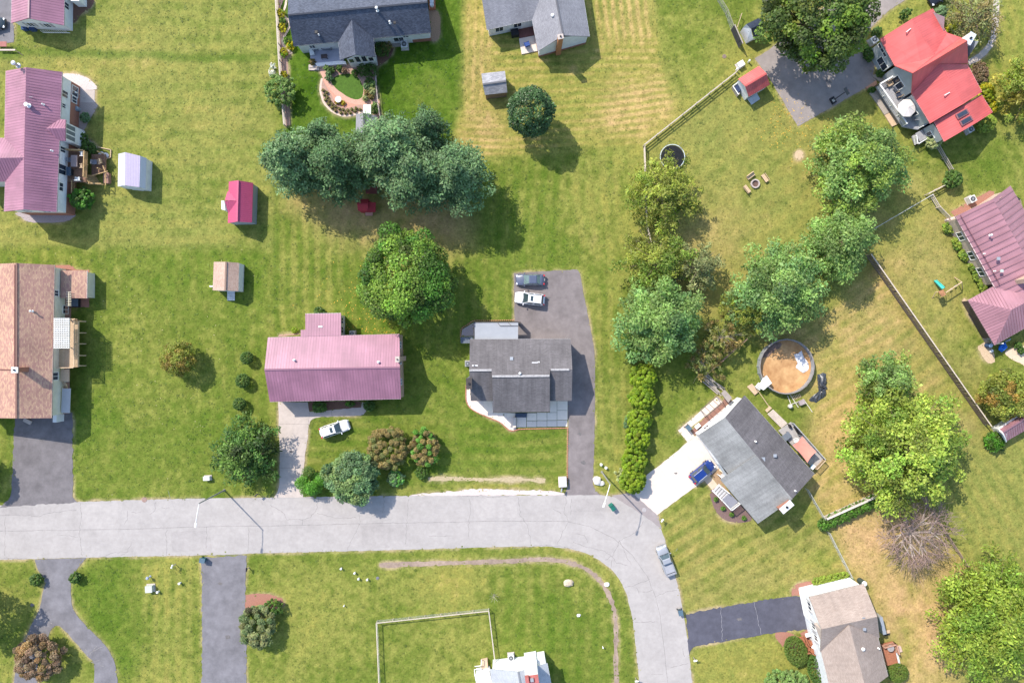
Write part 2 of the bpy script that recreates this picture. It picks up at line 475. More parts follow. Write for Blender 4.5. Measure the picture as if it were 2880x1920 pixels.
drive2 = sheet('driveway',spline([q9(240,716),q9(265,790),q9(310,870),q9(295,950),q9(270,1060),q9(225,1150),q9(160,1290),q9(115,1420),q9(100,1700),
          q9(245,1700),q9(262,1420),q9(335,1240),q9(360,1190),q9(400,1172),q9(440,1200),q9(540,1310),q9(600,1380),q9(650,1450),q9(655,1700),
          q9(810,1700),q9(803,1500),q9(780,1400),q9(720,1300),q9(600,1180),q9(510,1070),q9(490,980),q9(495,850),q9(540,770),q9(595,706)],4),0.020,ASPHALT_BLUE)
seams([[q9(665,1310),q9(640,1350),q9(610,1385)],[q9(720,1310),q9(640,1350)],[q9(630,1425),q9(690,1405)],[q9(690,1450),q9(715,1452)],
       [q9(320,1130),q9(360,1160)],[q9(590,1330),q9(605,1380)]],0.10,drive2,0.024,wander=0.06)
drive3 = sheet('driveway',[q9(1378,702),q9(1702,688),q9(1697,830),q9(1688,950),q9(1685,1110),q9(1695,1205),q9(1700,1750),q9(1390,1750),q9(1392,1205),q9(1392,850)],0.020,ASPHALT_BLUE,.13)
drive4 = sheet('driveway',spline([W(783,1130),W(784,1200),W(787,1280),W(786,1350),W(783,1375),W(771,1399)],4) +
               spline([W(853,1398),W(850,1360),W(853,1330),W(858,1280),W(865,1235),W(870,1192),W(884,1176),W(905,1172)],4) +
               [W(1012,1169),W(1022,1166),W(1030,1156),W(1026,1135),W(1018,1130),W(1016,1145),W(870,1158),W(866,1130)],0.020,CONCRETE_GREY)
seams([[W(784,1192),W(869,1192)],[W(787,1232),W(863,1232)],[W(787,1283),W(857,1283)],[W(785,1315),W(853,1315)],
       [W(870,1160),W(868,1192)],[W(932,1153),W(934,1171)]],0.05,drive4,0.024,name='expansion_joint',m=JOINT,wander=0.01)
drive5 = sheet('driveway',pxs([(1445,768),(1540,762)]) + spline(pxs([(1612,758),(1624,759),(1630,768)]),4) + pxs([(1650,868),(1666,955),(1672,985),(1674,1050),(1673,1160),
          (1671,1280),(1667,1360),(1674,1378),(1690,1391),(1586,1392),(1598,1365),(1599,1210),(1596,1110),(1448,960)]),0.020,ASPHALT_BROWN)
drive6 = sheet('driveway',pxs([(1934,1242),(1889,1281),(1820,1334),(1779,1386),(1848,1447),(1975,1354),(2020,1318),(2030,1300),(1985,1228),(1960,1222)]),0.024,CONCRETE)
seams([[W(1914,1261),W(1990,1342)],[W(1850,1310),W(1918,1396)]],0.04,drive6,0.028,name='expansion_joint',m=mat('pale_joint',(0.42,0.38,0.35)),wander=0.01)
apron = sheet('driveway',pxs([(1720,1393),(1782,1384),(1850,1448),(1861,1487),(1840,1470),(1785,1432)]),0.018,mat('patched_asphalt',(0.29,0.255,0.25),var=0.08,scale=1.2,rough=.92,grime=.15))
drive7 = sheet('driveway',spline(pxs([(1928,1727),(1942,1724),(1975,1716)]),4) + pxs([(2160,1684),(2264,1673),(2284,1766),(2160,1781)]) + spline(pxs([(1987,1811),(1950,1820),(1939,1842)]),4),0.020,ASPHALT_DARK,.13)
seams([[W(2027,1705),W(2032,1800)],[W(2120,1690),W(2140,1782)]],0.05,drive7,0.024,name='expansion_joint',m=mat('chalky_joint',(0.3,0.29,0.3)),wander=0.05)
parking = sheet('parking_area',[q4(205,872),q4(10,540),q3(1672,405),q3(1760,352),q4(120,250),q4(300,120),q4(520,-60),q4(1000,-60),q4(940,5),q4(840,70),q4(760,140),
          q4(690,212),q4(640,280),q4(632,330),q4(660,375),q4(735,450),q4(722,512),q4(748,562)],0.020,mat('pale_grey_asphalt',(0.28,0.245,0.23),var=0.1,scale=0.9,rough=.9,bump=.3,bscale=30,grime=.18))
sheet('driveway',[q1(-400,-300),q1(80,-300),q1(78,150),q1(96,180),q1(96,292),q1(-400,305)],0.020,ASPHALT_BLUE,.13)
path_curve = sheet('garden_path',ribbon(spline([q4(1572,-60),q4(1570,100),q4(1562,210),q4(1540,290),q4(1500,350),q4(1450,395),q4(1380,435)],5),0.95,0,.06),0.020,CONCRETE_GREY)
gut = sheet('drainage_gutter',ribbon(spline([q10(850,756),q10(1300,742),q10(1764,728),q11(120,718),q11(300,722),q11(430,748),q11(520,790),q11(600,855),q11(650,930),q11(695,1030),q11(712,1120),
          q11(718,1250),q11(716,1400),q11(722,1700)],5),0.68,0,.28),0.008,GUTTER,0.08)
sheet('drainage_gutter',ribbon(spline([q10(1190,165),q10(1330,160),q10(1480,165),q10(1764,168),q11(60,165),q11(230,175)],4),0.62,0,.45),0.006,mat('dry_sandy_gutter',(0.38,0.31,0.19),var=.2,scale=3,rough=1),0.1)
sheet('gravel_shoulder',[q10(1060,278),q10(1150,262),q10(1300,250),q10(1500,232),q10(1764,236),q11(150,238),q11(330,250),q11(380,274),q11(0,274),q10(1400,278)],0.008,PALEROCK,0.12)
# ---- beds, yards of stone, small pads
ZB = 0.010
vH2 = view(0,160,3.2667); vH10 = view(0,720,3.2667); vH3 = view(780,0,4.3565); vH5 = view(2400,0,3.7333)
vH7 = view(1900,1080,3.734); vH8 = view(2180,1600,4.9); vH6 = view(2640,500,3.0167); vH12 = view(1280,860,4.126)
vH9 = view(1320,1800,7.35); vSB = view(620,480,8.714); vSF = view(2040,30,5.225); vP = view(2090,920,5.6)
vC = view(1420,750,12.06); vB = view(1820,1220,8.712); vT = view(1820,1500,11.2); vS = view(2600,760,13.07)
sheet('rock_bed',spline([vH2(570,165),vH2(690,155),vH2(790,190),vH2(870,245),vH2(885,300),vH2(720,300),vH2(640,240)],4,True),ZB,PALEROCK,.06)
sheet('patio_slab',[vH2(700,306),vH2(872,308),vH2(870,400),vH2(880,420),vH2(700,420)],ZB + .01,CONCRETE_GREY,0)
sheet('rock_bed',spline([vH2(650,425),vH2(885,428),vH2(870,500),vH2(800,620),vH2(780,720),vH2(900,850),vH2(700,880),vH2(650,850)],4,True),ZB,mat('dull_stone_chips',(0.37,.31,.28),var=.25,scale=10,rough=1,bump=.8),.06)
sheet('rock_bed',spline([vH2(170,1430),vH2(660,1440),vH2(655,1490),vH2(560,1520),vH2(380,1525),vH2(260,1515),vH2(190,1470)],4,True),ZB,GREYROCK,.06)
sheet('soil_bed',spline([q1(500,0),q1(640,-20),q1(630,50),q1(560,100),q1(505,160)],4,True),ZB,MULCH,.06)
sheet('soil_bed',[vH10(495,85),vH10(630,82),vH10(665,90),vH10(700,125),vH10(820,128),vH10(820,470),vH10(490,470)],ZB,REDROCK,.05)
sheet('planting_bed',[vH3(410,830),vH3(600,800),vH3(850,790),vH3(1205,760),vH3(1240,1270),vH3(1280,1480),vH3(1160,1500),vH3(1150,1270),vH3(700,1200),vH3(590,900),vH3(530,850)],ZB,MULCH_PINK,.05)
sheet('planting_bed',spline([vH3(560,980),vH3(530,1060),vH3(535,1150),vH3(580,1270),vH3(680,1370),vH3(800,1415),vH3(920,1410),vH3(1050,1365),vH3(1050,1280),vH3(850,1240),vH3(650,1050)],4,True),ZB + .004,MULCH_PINK,.03)
sheet('brick_patio',spline([vH3(560,960),vH3(660,1160),vH3(720,1260),vH3(790,1310),vH3(880,1320),vH3(980,1290),vH3(1050,1260),vH3(850,1200)],4,True),ZB + .008,mat('red_brick_paving',(0.52,0.26,0.19),var=.18,scale=5,rough=.9,bump=.4),.02)
sheet('garden_path',spline([vH3(515,835),vH3(600,850),vH3(595,930),vH3(640,1010),vH3(720,1090),vH3(820,1160),vH3(930,1205),vH3(1050,1225),vH3(1235,1222),vH3(1235,1278),vH3(1060,1285),vH3(930,1275),
          vH3(780,1220),vH3(660,1110),vH3(580,1000),vH3(545,930)],4,True),ZB + .012,BRICKPATH,.02)
oval = spline([vH3(660,1000),vH3(720,935),vH3(830,905),vH3(930,915),vH3(1000,965),vH3(1045,1050),vH3(1055,1130),vH3(1030,1200),vH3(970,1222),vH3(880,1195),vH3(790,1140),vH3(710,1075)],4,True)
cen = sum(oval,Vector()) / len(oval)
sheet('garden_path',[cen + (p - cen) * 1.06 for p in oval],ZB + .014,BRICKPATH,.02)
sheet('bed_edging',ribbon(spline([vH3(548,960),vH3(530,1060),vH3(535,1150),vH3(580,1270),vH3(680,1370),vH3(800,1418),vH3(920,1412),vH3(1050,1368)],5),.32,0),ZB + .016,EDGING,.02)
LAWN_LUSH = mat('lush_lawn',(0.062,0.125,0.016),var=.25,scale=2.5,rough=.95,bump=.6,bscale=20)
sheet('oval_lawn',oval,ZB + .020,LAWN_LUSH,.03)
sheet('planting_bed',spline([vH3(1190,535),vH3(1400,520),vH3(1425,590),vH3(1390,690),vH3(1310,770),vH3(1205,800)],4,True),ZB,MULCH,.04)
sheet('planting_bed',spline([vH3(1860,140),vH3(1960,140),vH3(1995,230),vH3(1995,420),vH3(1960,490),vH3(1890,500),vH3(1875,330)],4,True),ZB,mat('tan_mulch',(.26,.18,.12),var=.35,scale=8,rough=1,bump=.8),.05)
sheet('planting_bed',[q2(150,-40),q2(200,-40),q2(160,90),q2(215,140),q2(190,250),q2(250,370),q2(215,400),q2(235,860),q2(205,870),q2(175,480)],ZB,MULCH_PINK,.08)
sheet('garden_path',ribbon(spline([vH3(120,-60),vH3(95,90),vH3(60,170),vH3(140,260),vH3(140,350),vH3(70,480),vH3(80,560),vH3(180,660)],4),.35,0),ZB + .01,EDGING,.02)
sheet('white_gravel_bed',spline([vH12(128,930),vH12(180,930),vH12(185,1100),vH12(430,1105),vH12(440,1240),vH12(690,1240),vH12(705,1430)],1) +
      spline([vH12(690,1440),vH12(640,1440),vH12(590,1400),vH12(520,1345),vH12(400,1290),vH12(250,1230),vH12(160,1170),vH12(130,1100)],3),ZB,mat('white_gravel',(.72,.63,.56),var=.12,scale=9,rough=1,bump=.6),.02)
sheet('white_gravel_bed',spline([vH12(215,195),vH12(85,270),vH12(72,350),vH12(215,350)],1),ZB,GREYROCK,.02)
sheet('garden_path',[vH7(25,485),vH7(410,200),vH7(500,150),vH7(470,120),vH7(420,145)] [:0] + [vH7(25,485),vH7(125,605),vH7(205,550),vH7(140,470),vH7(320,330),vH7(495,180),vH7(440,130)],ZB + .004,CONCRETE,.01)
sheet('planting_bed',[vH7(160,490),vH7(200,540),vH7(300,460),vH7(550,250),vH7(600,180),vH7(520,150),vH7(320,335)],ZB,mat('reddish_mulch',(.24,.13,.10),var=.3,scale=8,rough=1,bump=.8),.04)
sheet('garden_path',[vH7(280,985),vH7(385,1110),vH7(445,1060),vH7(340,935)],ZB + .008,mat('cream_concrete',(.55,.44,.33),var=.06,scale=2),.01)
sheet('planting_bed',[vH7(350,920),vH7(450,830),vH7(560,940),vH7(470,1000),vH7(600,1190),vH7(560,1180),vH7(440,1050)],ZB,mat('tan_soil',(.33,.22,.13),var=.25,scale=6,rough=1,bump=.6),.04)
sheet('planting_bed',spline([vH7(360,1130),vH7(400,1290),vH7(470,1390),vH7(570,1440),vH7(700,1450),vH7(800,1400),vH7(620,1200),vH7(450,1080)],4,True),ZB,mat('dark_mulch',(.17,.11,.10),var=.3,scale=8,rough=1,bump=.8),.04)
sheet('planting_bed',spline([vH8(370,260),vH8(300,200),vH8(240,270),vH8(225,350),vH8(370,360)],3,True) [:0] + [vH8(228,365),vH8(222,310),vH8(245,250),vH8(300,205),vH8(380,180),vH8(560,150),vH8(1000,130),vH8(1000,190),vH8(380,260),vH8(385,355)],ZB,REDROCK,.05)
sheet('planting_bed',[vH8(0,870),vH8(130,855),vH8(230,885),vH8(330,930),vH8(300,1100),vH8(100,1060),vH8(0,940)],ZB,REDROCK,.05)
sheet('planting_bed',[vH8(340,880),vH8(490,800),vH8(560,1000),vH8(430,1010)],ZB + .004,REDROCK,.04)
sheet('planting_bed',[vH6(100,290),vH6(430,110),vH6(470,120),vH6(470,180),vH6(140,330)],ZB,REDROCK,.05)
sheet('planting_bed',[vH6(80,360),vH6(140,345),vH6(330,690),vH6(460,920),vH6(420,940),vH6(290,730),vH6(150,500)],ZB,mat('dusty_soil',(.42,.28,.2),var=.2,scale=6,rough=1),.06)
sheet('bare_soil',spline([vH6(200,1040),vH6(250,1040),vH6(330,1200),vH6(440,1420),vH6(480,1560),vH6(400,1560),vH6(330,1430),vH6(390,1390),vH6(260,1180)],2,True),ZB,SAND,.1)
sheet('garden_path',spline([vH6(560,1480),vH6(640,1440),vH6(760,1440),vH6(760,1600),vH6(690,1570),vH6(620,1540)],3,True),ZB + .004,mat('sandy_pavement',(.58,.45,.33),var=.1,scale=3),.03)
sheet('planting_bed',[q9(1690,960),q9(1764,950),q10(100,955),q10(180,985),q10(200,1030),q10(120,1060),q10(0,1080),q9(1690,1085)],ZB,REDROCK,.06)
sheet('planting_bed',[W(868,1128),W(1016,1128),W(1016,1146),W(868,1156)],ZB,MULCH,.05)
sheet('planting_bed',spline([q6(330,730),q6(160,735),q6(150,750),q6(220,745)],1),ZB,MULCH_PINK,.04)
sheet('soil_ring',[W(1731 + 26 * math.cos(t * .52),518 + 0 + 26 * math.sin(t * .52)) for t in range(12)][:0] or [q4(215 + 32 * math.cos(t * .52),1070 + 34 * math.sin(t * .52)) for t in range(12)],ZB,SAND,.05)
# ------------------------------------------------------------------ the lawn (one ground sheet out to the horizon)
def grid_axis(a,b,step,far):
    core = list(np.arange(a,b + 1e-6,step)); hi = []; x = b; d = 2.2
    while x < far:
        x += d; hi.append(x); d *= 1.0 if x < 260 else 1.5
    lo = []; x = a; d = 2.2
    while x > -far:
        x -= d; lo.append(x); d *= 1.0 if x > -260 else 1.5
    return np.array(lo[::-1] + core + hi)
GS = 0.22
gx = grid_axis(-88,88,GS,2500); gy = grid_axis(-60,60,GS,2500)
NX,NY = len(gx),len(gy)
X,Y = np.meshgrid(gx,gy)
def vnoise(x,y,cell,seed):
    r = np.random.default_rng(seed); T = r.random((256,256))
    u,v = x / cell + 1000,y / cell + 1000
    i,j = np.floor(u).astype(int),np.floor(v).astype(int)
    fu,fv = u - i,v - j
    fu = fu * fu * (3 - 2 * fu); fv = fv * fv * (3 - 2 * fv)
    g = lambda a,b: T[b % 256,a % 256]
    return (g(i,j) * (1 - fu) + g(i + 1,j) * fu) * (1 - fv) + (g(i,j + 1) * (1 - fu) + g(i + 1,j + 1) * fu) * fv
def fbm(x,y,cell,seed,octv=4,gain=.55):
    s = 0; a = 1; t = 0
    for k in range(octv):
        s = s + a * vnoise(x,y,cell / 2 ** k,seed + k * 17); t += a; a *= gain
    return s / t - 0.5
WX = X + 3.2 * fbm(X,Y,9,5); WY = Y + 3.2 * fbm(X,Y,9,6)      # wandering borders
SX = X + 1.2 * fbm(X,Y,14,8); SY = Y + 1.2 * fbm(X,Y,14,9)
def inside(poly,x,y):
    m = np.zeros(x.shape,bool); n = len(poly)
    for k in range(n):
        x0,y0 = poly[k][0],poly[k][1]; x1,y1 = poly[(k + 1) % n][0],poly[(k + 1) % n][1]
        if y0 == y1: continue
        c = ((y0 > y) != (y1 > y)) & (x < (x1 - x0) * (y - y0) / (y1 - y0) + x0)
        m ^= c
    return m
def blur(m,r):
    m = m.astype(np.float32)
    if r < 1: return m
    for ax in (0,1):
        for _ in range(2):
            c = np.cumsum(np.pad(m,[(r + 1,r) if a == ax else (0,0) for a in (0,1)],mode='edge'),axis=ax)
            m = (c[2 * r + 1:] - c[:-2 * r - 1] if ax == 0 else c[:,2 * r + 1:] - c[:,:-2 * r - 1]) / (2 * r + 1)
    return m
dry = 0.52 + np.zeros_like(X)          # 0 lush .. 1 straw
bare = np.zeros_like(X)                # 1 tan bare ground
dull = np.zeros_like(X)                # 1 olive-grey
stripe = np.zeros_like(X)
def region(px,d,soft=4,wander=True,str_=None,bare_=None,dull_=None,mixk=1.0):
    """paint a lawn: how dry it is, and its mowing stripes (angle from east, wavelength m, strength)"""
    global dry,stripe,bare,dull
    poly = [W(*p) for p in px]
    m = blur(inside(poly,WX if wander else X,WY if wander else Y),soft) * mixk
    dry = dry * (1 - m) + d * m
    if bare_ is not None: bare = bare * (1 - m) + bare_ * m
    if dull_ is not None: dull = dull * (1 - m) + dull_ * m
    st = 0
    if str_:
        a,lam,amp = str_
        t = SX * -math.sin(R(a)) + SY * math.cos(R(a))
        st = amp * np.tanh(2.2 * np.sin(2 * math.pi * t / lam)) * (0.75 + 1.3 * fbm(X,Y,6,31))
    stripe = stripe * (1 - m) + st * m
region([(-300,-300),(775,-300),(775,705),(-300,690)],.60,2,False,(0,2.6,.035),None,.25)
region([(-300,690),(760,702),(775,1420),(-300,1420)],.40,3,False,(92,2.4,.04))
region([(150,1150),(600,1150),(620,1420),(180,1420)],.36,14)
region([(300,780),(640,900),(660,1130),(380,1160),(230,1000)],.46,16)
region([(-300,130),(770,168),(770,186),(-300,160)],.30,1)
region([(-300,175),(770,196),(770,212),(-300,200)],.70,4)
region([(775,520),(1440,520),(1460,780),(1440,1400),(770,1420),(765,700)],.38,3,False,(91,1.9,.06))
region([(770,640),(900,600),(980,900),(800,1000)],.48,14,True,(91,1.9,.07))
region([(890,520),(1330,560),(1300,700),(1120,715),(900,660)],.66,10,True,(88,1.6,.10),.55,.3)
region([(780,520),(930,540),(920,620),(790,580)],.72,8,True,(88,1.4,.12),.35)
region([(1290,480),(1640,430),(1700,740),(1430,770),(1300,620)],.40,6,True,(85,2.2,.045))
region([(1600,440),(1800,400),(1800,640),(1690,800),(1620,700)],.60,10,True,(95,2.2,.05))
region([(1635,760),(1760,760),(1770,1100),(1740,1380),(1690,1390),(1672,1200)],.55,4,True,(93,1.8,.05))
region([(860,1165),(1590,1190),(1600,1390),(860,1395)],.37,4,True,(0,2.0,.055))
region([(1140,1000),(1330,940),(1330,1200),(1140,1200)],.40,6)
region([(1280,1180),(1590,1205),(1590,1330),(1280,1330)],.34,4,True,(2,2.1,.06))
region([(1060,1372),(1585,1360),(1585,1392),(1060,1396)],.62,4)
region([(780,-200),(1300,-200),(1310,330),(1270,400),(800,400)],.10,2,False,(100,2.6,.02))
region([(1130,200),(1260,190),(1270,330),(1160,340)],.30,12)
region([(850,320),(980,320),(1000,400),(860,400)],.36,8)
region([(1305,-300),(1835,-300),(1845,90),(1862,190),(1885,310),(1875,360),(1830,400),(1600,425),(1300,440),(1270,380),(1306,300)],.72,2,False,(0,1.25,.09))
region([(1300,-100),(1370,-100),(1380,200),(1320,420),(1300,420)],.84,5,True,(88,1.2,.09),.15)
region([(1660,-200),(1835,-200),(1850,110),(1700,130),(1650,60)],.76,6,True,(96,1.3,.16),.12)
region([(1720,230),(1880,230),(1885,330),(1800,390),(1640,380),(1700,300)],.84,8,True,(8,1.1,.16),.22)
region([(1290,300),(1420,320),(1420,430),(1300,430)],.85,6,True,(0,1.15,.16),.2)
region([(1835,-300),(2140,-300),(2130,150),(2060,205),(1880,300),(1855,120)],.43,3,True)
region([(2020,150),(2140,100),(2150,180),(2060,220)],.66,8)
region([(1815,415),(2085,200),(2250,365),(2420,300),(2480,620),(2300,760),(1900,760),(1820,640)],.60,5,True,(40,2.6,.035),None,.35)
region([(1880,560),(2100,560),(2080,800),(1980,900),(1900,800)],.70,12,True,None,.25,.3)
region([(2100,900),(2330,880),(2480,720),(2560,820),(2780,1220),(2500,1400),(2310,1440),(2250,1320),(2330,1200)],.66,4,True,(32,2.0,.12),.22)
region([(2320,900),(2520,870),(2560,1000),(2380,1060)],.72,8,True,(32,1.7,.15),.35)
region([(2260,1160),(2430,1110),(2440,1340),(2330,1400)],.90,9,True,(32,1.7,.10),.45)
region([(1830,900),(2090,1080),(2000,1120),(1830,1260)],.45,6)
region([(2100,1080),(2260,1110),(2330,1290),(2180,1180)],.36,6)
region([(2450,480),(2720,480),(2700,900),(2860,1200),(2790,1210),(2445,700)],.55,5,True,None,.15)
region([(2580,980),(2800,940),(2880,1020),(2880,1130),(2700,1100)],.40,10)
region([(2660,-200),(3100,-200),(3100,560),(2700,560),(2640,440)],.55,5,True,(110,2.2,.04))
region([(2560,400),(2880,370),(2880,520),(2680,540)],.36,10)
region([(2400,-100),(2660,-100),(2600,40),(2440,90)],.45,6)
region([(1850,1455),(1990,1360),(2300,1470),(2390,1640),(2270,1680),(1930,1730),(1880,1560)],.56,4,True,(31,2.0,.09),.12)
region([(1900,1640),(2240,1600),(2260,1680),(1930,1725)],.40,12)
region([(2050,1420),(2300,1480),(2340,1600),(2200,1560)],.40,10,True,(31,2.0,.04))
region([(2320,1440),(2580,1400),(2740,1620),(2700,2000),(2540,1960),(2450,1700),(2395,1640)],.78,6,True,None,.3)
region([(2480,1640),(2680,1620),(2690,1760),(2660,1880),(2560,1860),(2510,1740)],.95,14,True,None,.85)
region([(2380,1460),(2480,1430),(2500,1520),(2400,1620)],.92,8,True,None,.65)
region([(2460,1720),(2540,1740),(2560,1830),(2500,1840)],.44,10)
region([(2560,1640),(2620,1560),(2690,1600),(2610,1680)],.55,10)
region([(2640,1150),(3100,1150),(3100,1640),(2740,1590),(2620,1400)],.56,5,True,(-58,2.0,.05),None,.3)
region([(1950,1840),(2200,1780),(2260,2100),(1960,2100)],.60,6)
region([(690,1560),(1800,1535),(1800,2200),(690,2200)],.52,2,False,(88,2.4,.03))
region([(720,1560),(1560,1540),(1700,1590),(1690,1620),(1500,1570),(1060,1580),(720,1590)],.40,3)
region([(1380,1560),(1560,1585),(1680,1660),(1720,1760),(1720,1960),(1600,1960),(1400,1800)],.38,8,True,(88,2.4,.04))
region([(1540,1570),(1660,1600),(1760,1720),(1790,1960),(1750,1960),(1735,1740),(1690,1640)],.38,2)
region([(1080,1760),(1380,1740),(1390,1920),(1090,1960)],.50,5)
region([(780,1600),(1040,1600),(1040,1860),(800,1900)],.62,18)
region([(1080,1600),(1330,1600),(1330,1690),(1080,1720)],.64,12)
region([(-300,1575),(100,1575),(130,1660),(60,1800),(-300,1900)],.38,3)
region([(-300,1640),(70,1640),(60,1760),(-300,1760)],.60,10)
region([(200,1572),(420,1572),(430,1700),(360,1960),(330,1900),(240,1740),(205,1680)],.30,4)
region([(400,1572),(565,1566),(565,2000),(460,2000),(380,1750)],.58,10,True,(91,1.8,.07))
region([(-300,-300),(300,-300),(300,60),(220,110),(-300,130)],.50,8)
covered = np.zeros(X.shape,bool)
for s in SHEETS: covered |= inside(s,X,Y)
edge = np.clip(blur(covered,2) * 2,0,1)
edge2 = np.clip(blur(covered,1) * 3.2,0,1)
n1 = fbm(X,Y,12,101,5,.6); n2 = fbm(X,Y,3.2,201,4,.65); n3 = fbm(X,Y,.8,301,3,.7)
n4 = fbm(X,Y,5,401,4,.6)
n5 = fbm(X + 3 * n2,Y,1.6,611,4,.75)
d = dry + stripe * 1.45 + n1 * .34 + n2 * .13 + n5 * .24 + n3 * .30 + np.clip((X - 15) / 40,0,1) * .05 - np.clip((12 - X) / 30,0,1) * .03 + edge * .10 * (0.6 + n2 * 2)
blot = np.clip((fbm(X,Y,4.2,501,4,.6) - .10) * 5,0,1) * np.clip((dry - .42) * 4,0,1)       # straw blotches on the drier lawns
d = d + blot * .10
d = np.clip(d,0,1.05)
stops = np.array([0,.22,.42,.58,.72,.86,1.05])
cols = np.array([(.045,.098,.006),(.083,.135,.015),(.125,.158,.026),(.194,.203,.045),(.228,.216,.048),(.298,.246,.074),(.40,.288,.11)])
rgb = np.stack([np.interp(d,stops,cols[:,k]) for k in range(3)],-1)
br_ = np.clip(bare * (1 + 2.2 * n2 + 2.0 * n4) + np.clip((n4 + n2 - .34) * 3,0,1) * np.clip((dry - .5) * 3,0,.8),0,1)[...,None]
rgb = rgb * (1 - br_) + np.array((.42,.275,.135)) * br_
dl = np.clip(dull * (1 + 1.5 * n1),0,1)[...,None]
rgb = rgb * (1 - .5 * dl) + np.array((.19,.195,.075)) * (.5 * dl)
ew = (np.clip(edge2 * (0.35 + 2.2 * n2 + .8 * n3),0,.8))[...,None]
rgb = rgb * (1 - ew) + np.array((.36,.28,.17)) * ew
rgb = rgb * (1 + .36 * n3 + .34 * fbm(X,Y,.45,777,2))[...,None]
rgb = np.clip(rgb,.005,.8)
H = 0.03 * n2 * (1 - np.clip(blur(covered,3) * 6,0,1)) - 0.015
co = np.stack([X,Y,np.where((np.abs(X) < 87) & (np.abs(Y) < 59),H,-0.015)],-1).reshape(-1,3)
gm = bpy.data.meshes.new('lawn')
gm.vertices.add(NX * NY); gm.vertices.foreach_set('co',co.astype(np.float32).ravel())
ii = np.arange(NX * NY).reshape(NY,NX)
qd = np.stack([ii[:-1,:-1],ii[:-1,1:],ii[1:,1:],ii[1:,:-1]],-1).reshape(-1)
nq = (NX - 1) * (NY - 1)
gm.loops.add(nq * 4); gm.loops.foreach_set('vertex_index',qd.astype(np.int32))
gm.polygons.add(nq); gm.polygons.foreach_set('loop_start',np.arange(0,nq * 4,4,dtype=np.int32))
gm.polygons.foreach_set('use_smooth',np.ones(nq,bool))
gm.update(calc_edges=True)
ca = gm.color_attributes.new('grass','FLOAT_COLOR','POINT')
ca.data.foreach_set('color',np.concatenate([rgb.reshape(-1,3),np.ones((NX * NY,1))],1).astype(np.float32).ravel())
lm,nt,bs = _nodes('mown_grass')
at = nt.nodes.new('ShaderNodeAttribute'); at.attribute_name = 'grass'
tc = nt.nodes.new('ShaderNodeTexCoord')
na = nt.nodes.new('ShaderNodeTexNoise'); na.inputs['Scale'].default_value = 3.2; na.inputs['Detail'].default_value = 6; na.inputs['Roughness'].default_value = .75
nt.links.new(tc.outputs['Object'],na.inputs['Vector'])
mr = nt.nodes.new('ShaderNodeMapRange'); mr.inputs[1].default_value = .25; mr.inputs[2].default_value = .75; mr.inputs[3].default_value = .58; mr.inputs[4].default_value = 1.42
nt.links.new(na.outputs['Fac'],mr.inputs[0])
sc_ = nt.nodes.new('ShaderNodeVectorMath'); sc_.operation = 'SCALE'
nt.links.new(at.outputs['Color'],sc_.inputs[0]); nt.links.new(mr.outputs[0],sc_.inputs['Scale'])
nt.links.new(sc_.outputs[0],bs.inputs['Base Color'])
bs.inputs['Roughness'].default_value = .95; bs.inputs['Specular IOR Level'].default_value = .1
bp = nt.nodes.new('ShaderNodeBump'); bp.inputs['Strength'].default_value = .7; bp.inputs['Distance'].default_value = .06
nb = nt.nodes.new('ShaderNodeTexNoise'); nb.inputs['Scale'].default_value = 12; nb.inputs['Detail'].default_value = 3
nt.links.new(tc.outputs['Object'],nb.inputs['Vector']); nt.links.new(nb.outputs['Fac'],bp.inputs['Height']); nt.links.new(bp.outputs[0],bs.inputs['Normal'])
gm.materials.append(lm)
lawn = bpy.data.objects.new('lawn',gm); C.objects.link(lawn); lawn['kind'] = 'structure'
rt = np.random.default_rng(77); NT = 60000
iy = rt.integers(0,NY,NT * 2); ix = rt.integers(0,NX,NT * 2)
ok = (blur(covered,1)[iy,ix] < .8) & (np.abs(gx[ix]) < 84) & (np.abs(gy[iy]) < 57) & (rt.random(NT * 2) < .35 + 1.6 * np.clip(n4[iy,ix] + .2,0,.5))
iy,ix = iy[ok][:NT],ix[ok][:NT]; NT = len(ix)
bp_ = np.stack([gx[ix] + rt.normal(size=NT) * .1,gy[iy] + rt.normal(size=NT) * .1,np.full(NT,.0)],-1)
sz = rt.uniform(.07,.17,NT) * np.exp(rt.normal(size=NT) * .25); an = rt.random(NT) * 6.283; tl = rt.uniform(.015,.07,NT)
ex = np.stack([np.cos(an),np.sin(an),np.zeros(NT)],-1) * sz[:,None]; ey = np.stack([-np.sin(an),np.cos(an),np.zeros(NT)],-1) * sz[:,None] * .8
up = np.array((0,0,1.0)) * tl[:,None]
tv = np.stack([bp_ - ex,bp_ + ey + up * .6,bp_ + ex + up,bp_ - ey + up * .4],1).reshape(-1,3)
tm = bpy.data.meshes.new('grass_tufts'); tm.vertices.add(4 * NT); tm.vertices.foreach_set('co',tv.astype(np.float32).ravel())
tm.loops.add(4 * NT); tm.loops.foreach_set('vertex_index',np.arange(4 * NT,dtype=np.int32)); tm.polygons.add(NT); tm.polygons.foreach_set('loop_start',np.arange(0,4 * NT,4,dtype=np.int32)); tm.update(calc_edges=True)
tcx = np.clip(rgb[iy,ix] * rt.uniform(.74,1.28,NT)[:,None] * np.array((.95,1.03,.9)),.01,.7)
tcol = np.concatenate([np.repeat(tcx,4,0),np.ones((4 * NT,1))],1).astype(np.float32)
tm.color_attributes.new('tint','FLOAT_COLOR','POINT').data.foreach_set('color',tcol.ravel())
tm.materials.append(mat_leaf('grass_blades',(1,1,1),.25,.8)); to = bpy.data.objects.new('grass_tufts',tm); C.objects.link(to); tag(to,'tufts of grass and weeds in the mown lawns','grass',None,'stuff')
